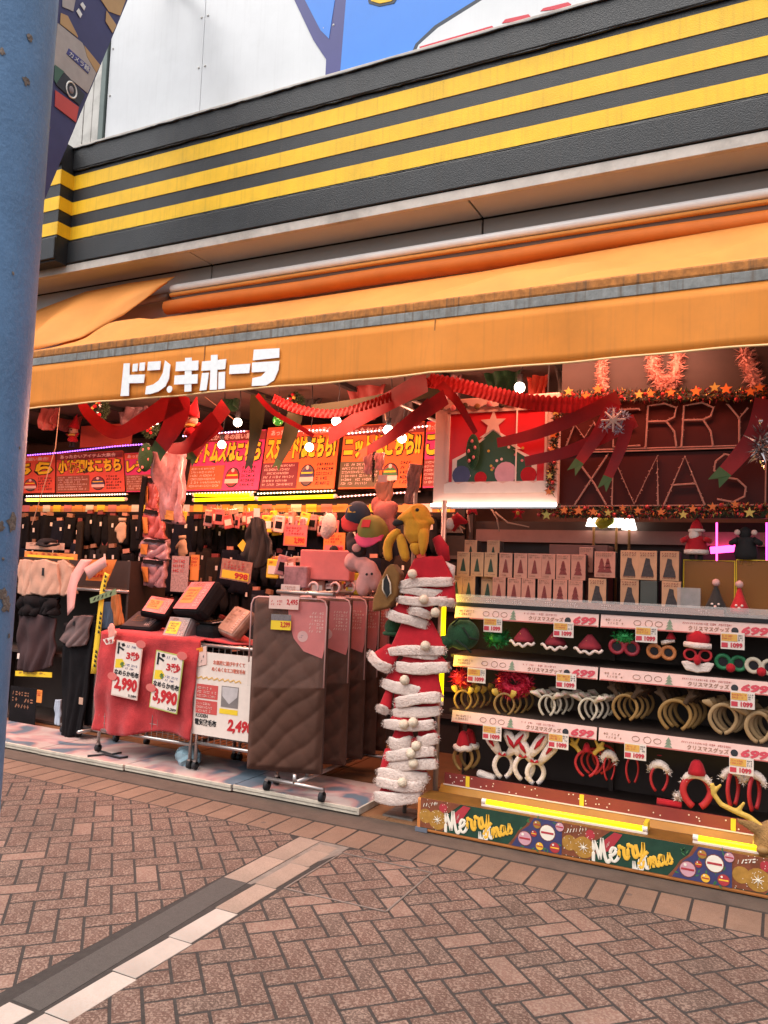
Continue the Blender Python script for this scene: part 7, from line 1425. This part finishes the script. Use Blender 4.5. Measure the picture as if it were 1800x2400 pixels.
garland('tinsel garland with orange stars along the top of the lettered sign',[(650,275),(900,262),(1200,262),(1500,262),(1750,245)],4.68,3,stars=13); garland('tinsel garland with orange stars under the lettered sign',[(560,822),(800,832),(1100,832),(1400,822),(1750,815)],4.67,4,stars=14); garland('tinsel garland climbing beside the framed sign',[(640,300),(625,450),(610,600),(600,740)],4.60,5,r_=.03,stars=6)
# brick patterned panel and pink boa at the upper right
t=thing('chimney_panel','dark red panel of large bricks above the garland','panel',tuple(r6(980,200,4.78))); bk=mat('panel_brick',(.12,.03,.02),.7,var=.2,vs=20,rnd=.2); P0,P1=r6(880,245,4.78),r6(1900,40,4.78)
MB().bb((P0.x,4.79,P0.z-.05),(P1.x,4.80,2.99)).build('mortar_board',mat('panel_mortar',(.13,.04,.03),.7,var=.1),t)
zz=P0.z-.05; row=0
while zz<2.95:
    xx=P0.x-(.075 if row%2 else 0)
    while xx<.3: MB().bb((max(xx,P0.x)+.004,4.783,zz+.004),(xx+.146,4.79,zz+.056)).build('brick',bk,t); xx+=.15
    zz+=.06; row+=1
m_boa=mat('salmon_boa',(.62,.30,.24),.9,var=.2,vs=20)
def boa(lab,pts,y,r_=.045):
    P_=[r6(a,b,y) for a,b in pts]; t=thing('feather_boa',lab,'boa',tuple(P_[0])); mb=MB(); mb.tube(P_,r_*.45,8); L_=sum((b-a).length for a,b in zip(P_,P_[1:])); N=int(L_/.02)
    for k in range(N+1): fuzz(mb,interp(P_,k/max(N,1)),(r_*.6,r_*.6,r_*.6),70,r_*.9,k,.0035)
    stuff(mb.build('feathers',m_boa,t))
boa('salmon feather boa hanging left of the brick panel',[(850,100),(852,170),(855,245)],4.72,.04); boa('salmon feather boa looped in a U right of the bricks',[(1100,60),(1105,150),(1150,215),(1205,190),(1225,60)],4.72,.05); boa('salmon feather boa hanging at the right end above the garland',[(1545,60),(1570,130),(1600,215)],4.72,.05)
# clutter behind the tree boxes: twigs, white lamps, lime bag
for i,l in enumerate(([(1062,1205),(1080,1240),(1085,1250)],[(1095,1195),(1100,1230),(1102,1248)],[(1160,1200),(1190,1225),(1240,1235)],[(1150,1190),(1165,1215),(1170,1245)])):
    mb=MB(); mb.tube([aty(a,b,4.78) for a,b in l],[.006,.005,.003],6); tag(mb.build('bare_twig',m_bei,smooth=True),'pale bare twig standing behind the boxes under the framed sign','twig','pale twigs behind the boxes')
m_wl=mat('lit_lampshade',(1,1,1),.5,var=0,emit=(1,.9,.8),es=2.2)
for px,py,w_,ds in((1392,1222,.05,'left of the lime bag'),(1445,1224,.06,'above the charcoal tree boxes'),(1475,1230,.045,'close to the santa doll')):
    c_=aty(px,py,4.98); t=thing('table_lamp','small lit white lampshade '+ds,'lamp',tuple(c_)); mb=MB(); mb.lathe([(w_,-.03),(w_*.6,.035)],14,c_); mb.build('shade',m_wl,t,True); mb=MB(); mb.tube([c_-Z*.03,Vector((c_.x,c_.y,1.34))],.008,6); mb.build('stem',m_brnf,t)
blob('lime_bag','lime green bag glowing between the white lampshades','bag',[(1412,1225,4.92,(.05,.03,.04)),(1430,1220,4.92,(.03,.03,.03))],mat('lime_plastic',(.45,.62,.06),.4,var=.1))
tag(MB().bb((-1.80,5.0,1.72),(.6,5.05,1.80)).build('shelf_valance',mat('taupe_board',(.30,.16,.13),.6,var=.2)),'taupe board running behind the boxes under the garland','board')
for px,py,s_ in((1108,1190,.06),(1215,1203,.045)): c_=aty(px,py,4.72); P_=star(c_,s_); t=thing('poinsettia','red star shaped poinsettia flower under the framed sign','flower',tuple(c_),'red poinsettias'); MB().prism(P_,(0,-.01,0)).build('petals',m_felt,t); mb=MB(); mb.ball(c_-Yv*.012,.012); mb.build('heart',m_goldp,t,True)
t=thing('felt_hat','small red and white cone hat behind the dog hat','hat',tuple(aty(1068,1225,4.75))); mb=MB(); mb.tube([aty(1055,1235,4.75),aty(1075,1215,4.75),aty(1095,1225,4.75)],[.045,.04,.01],10); mb.build('felt_cap',m_felt,t,True); mb=MB(); mb.ball(aty(1055,1228,4.72),(.03,.03,.04)); mb.build('fleece_brim',m_fluff,t,True)
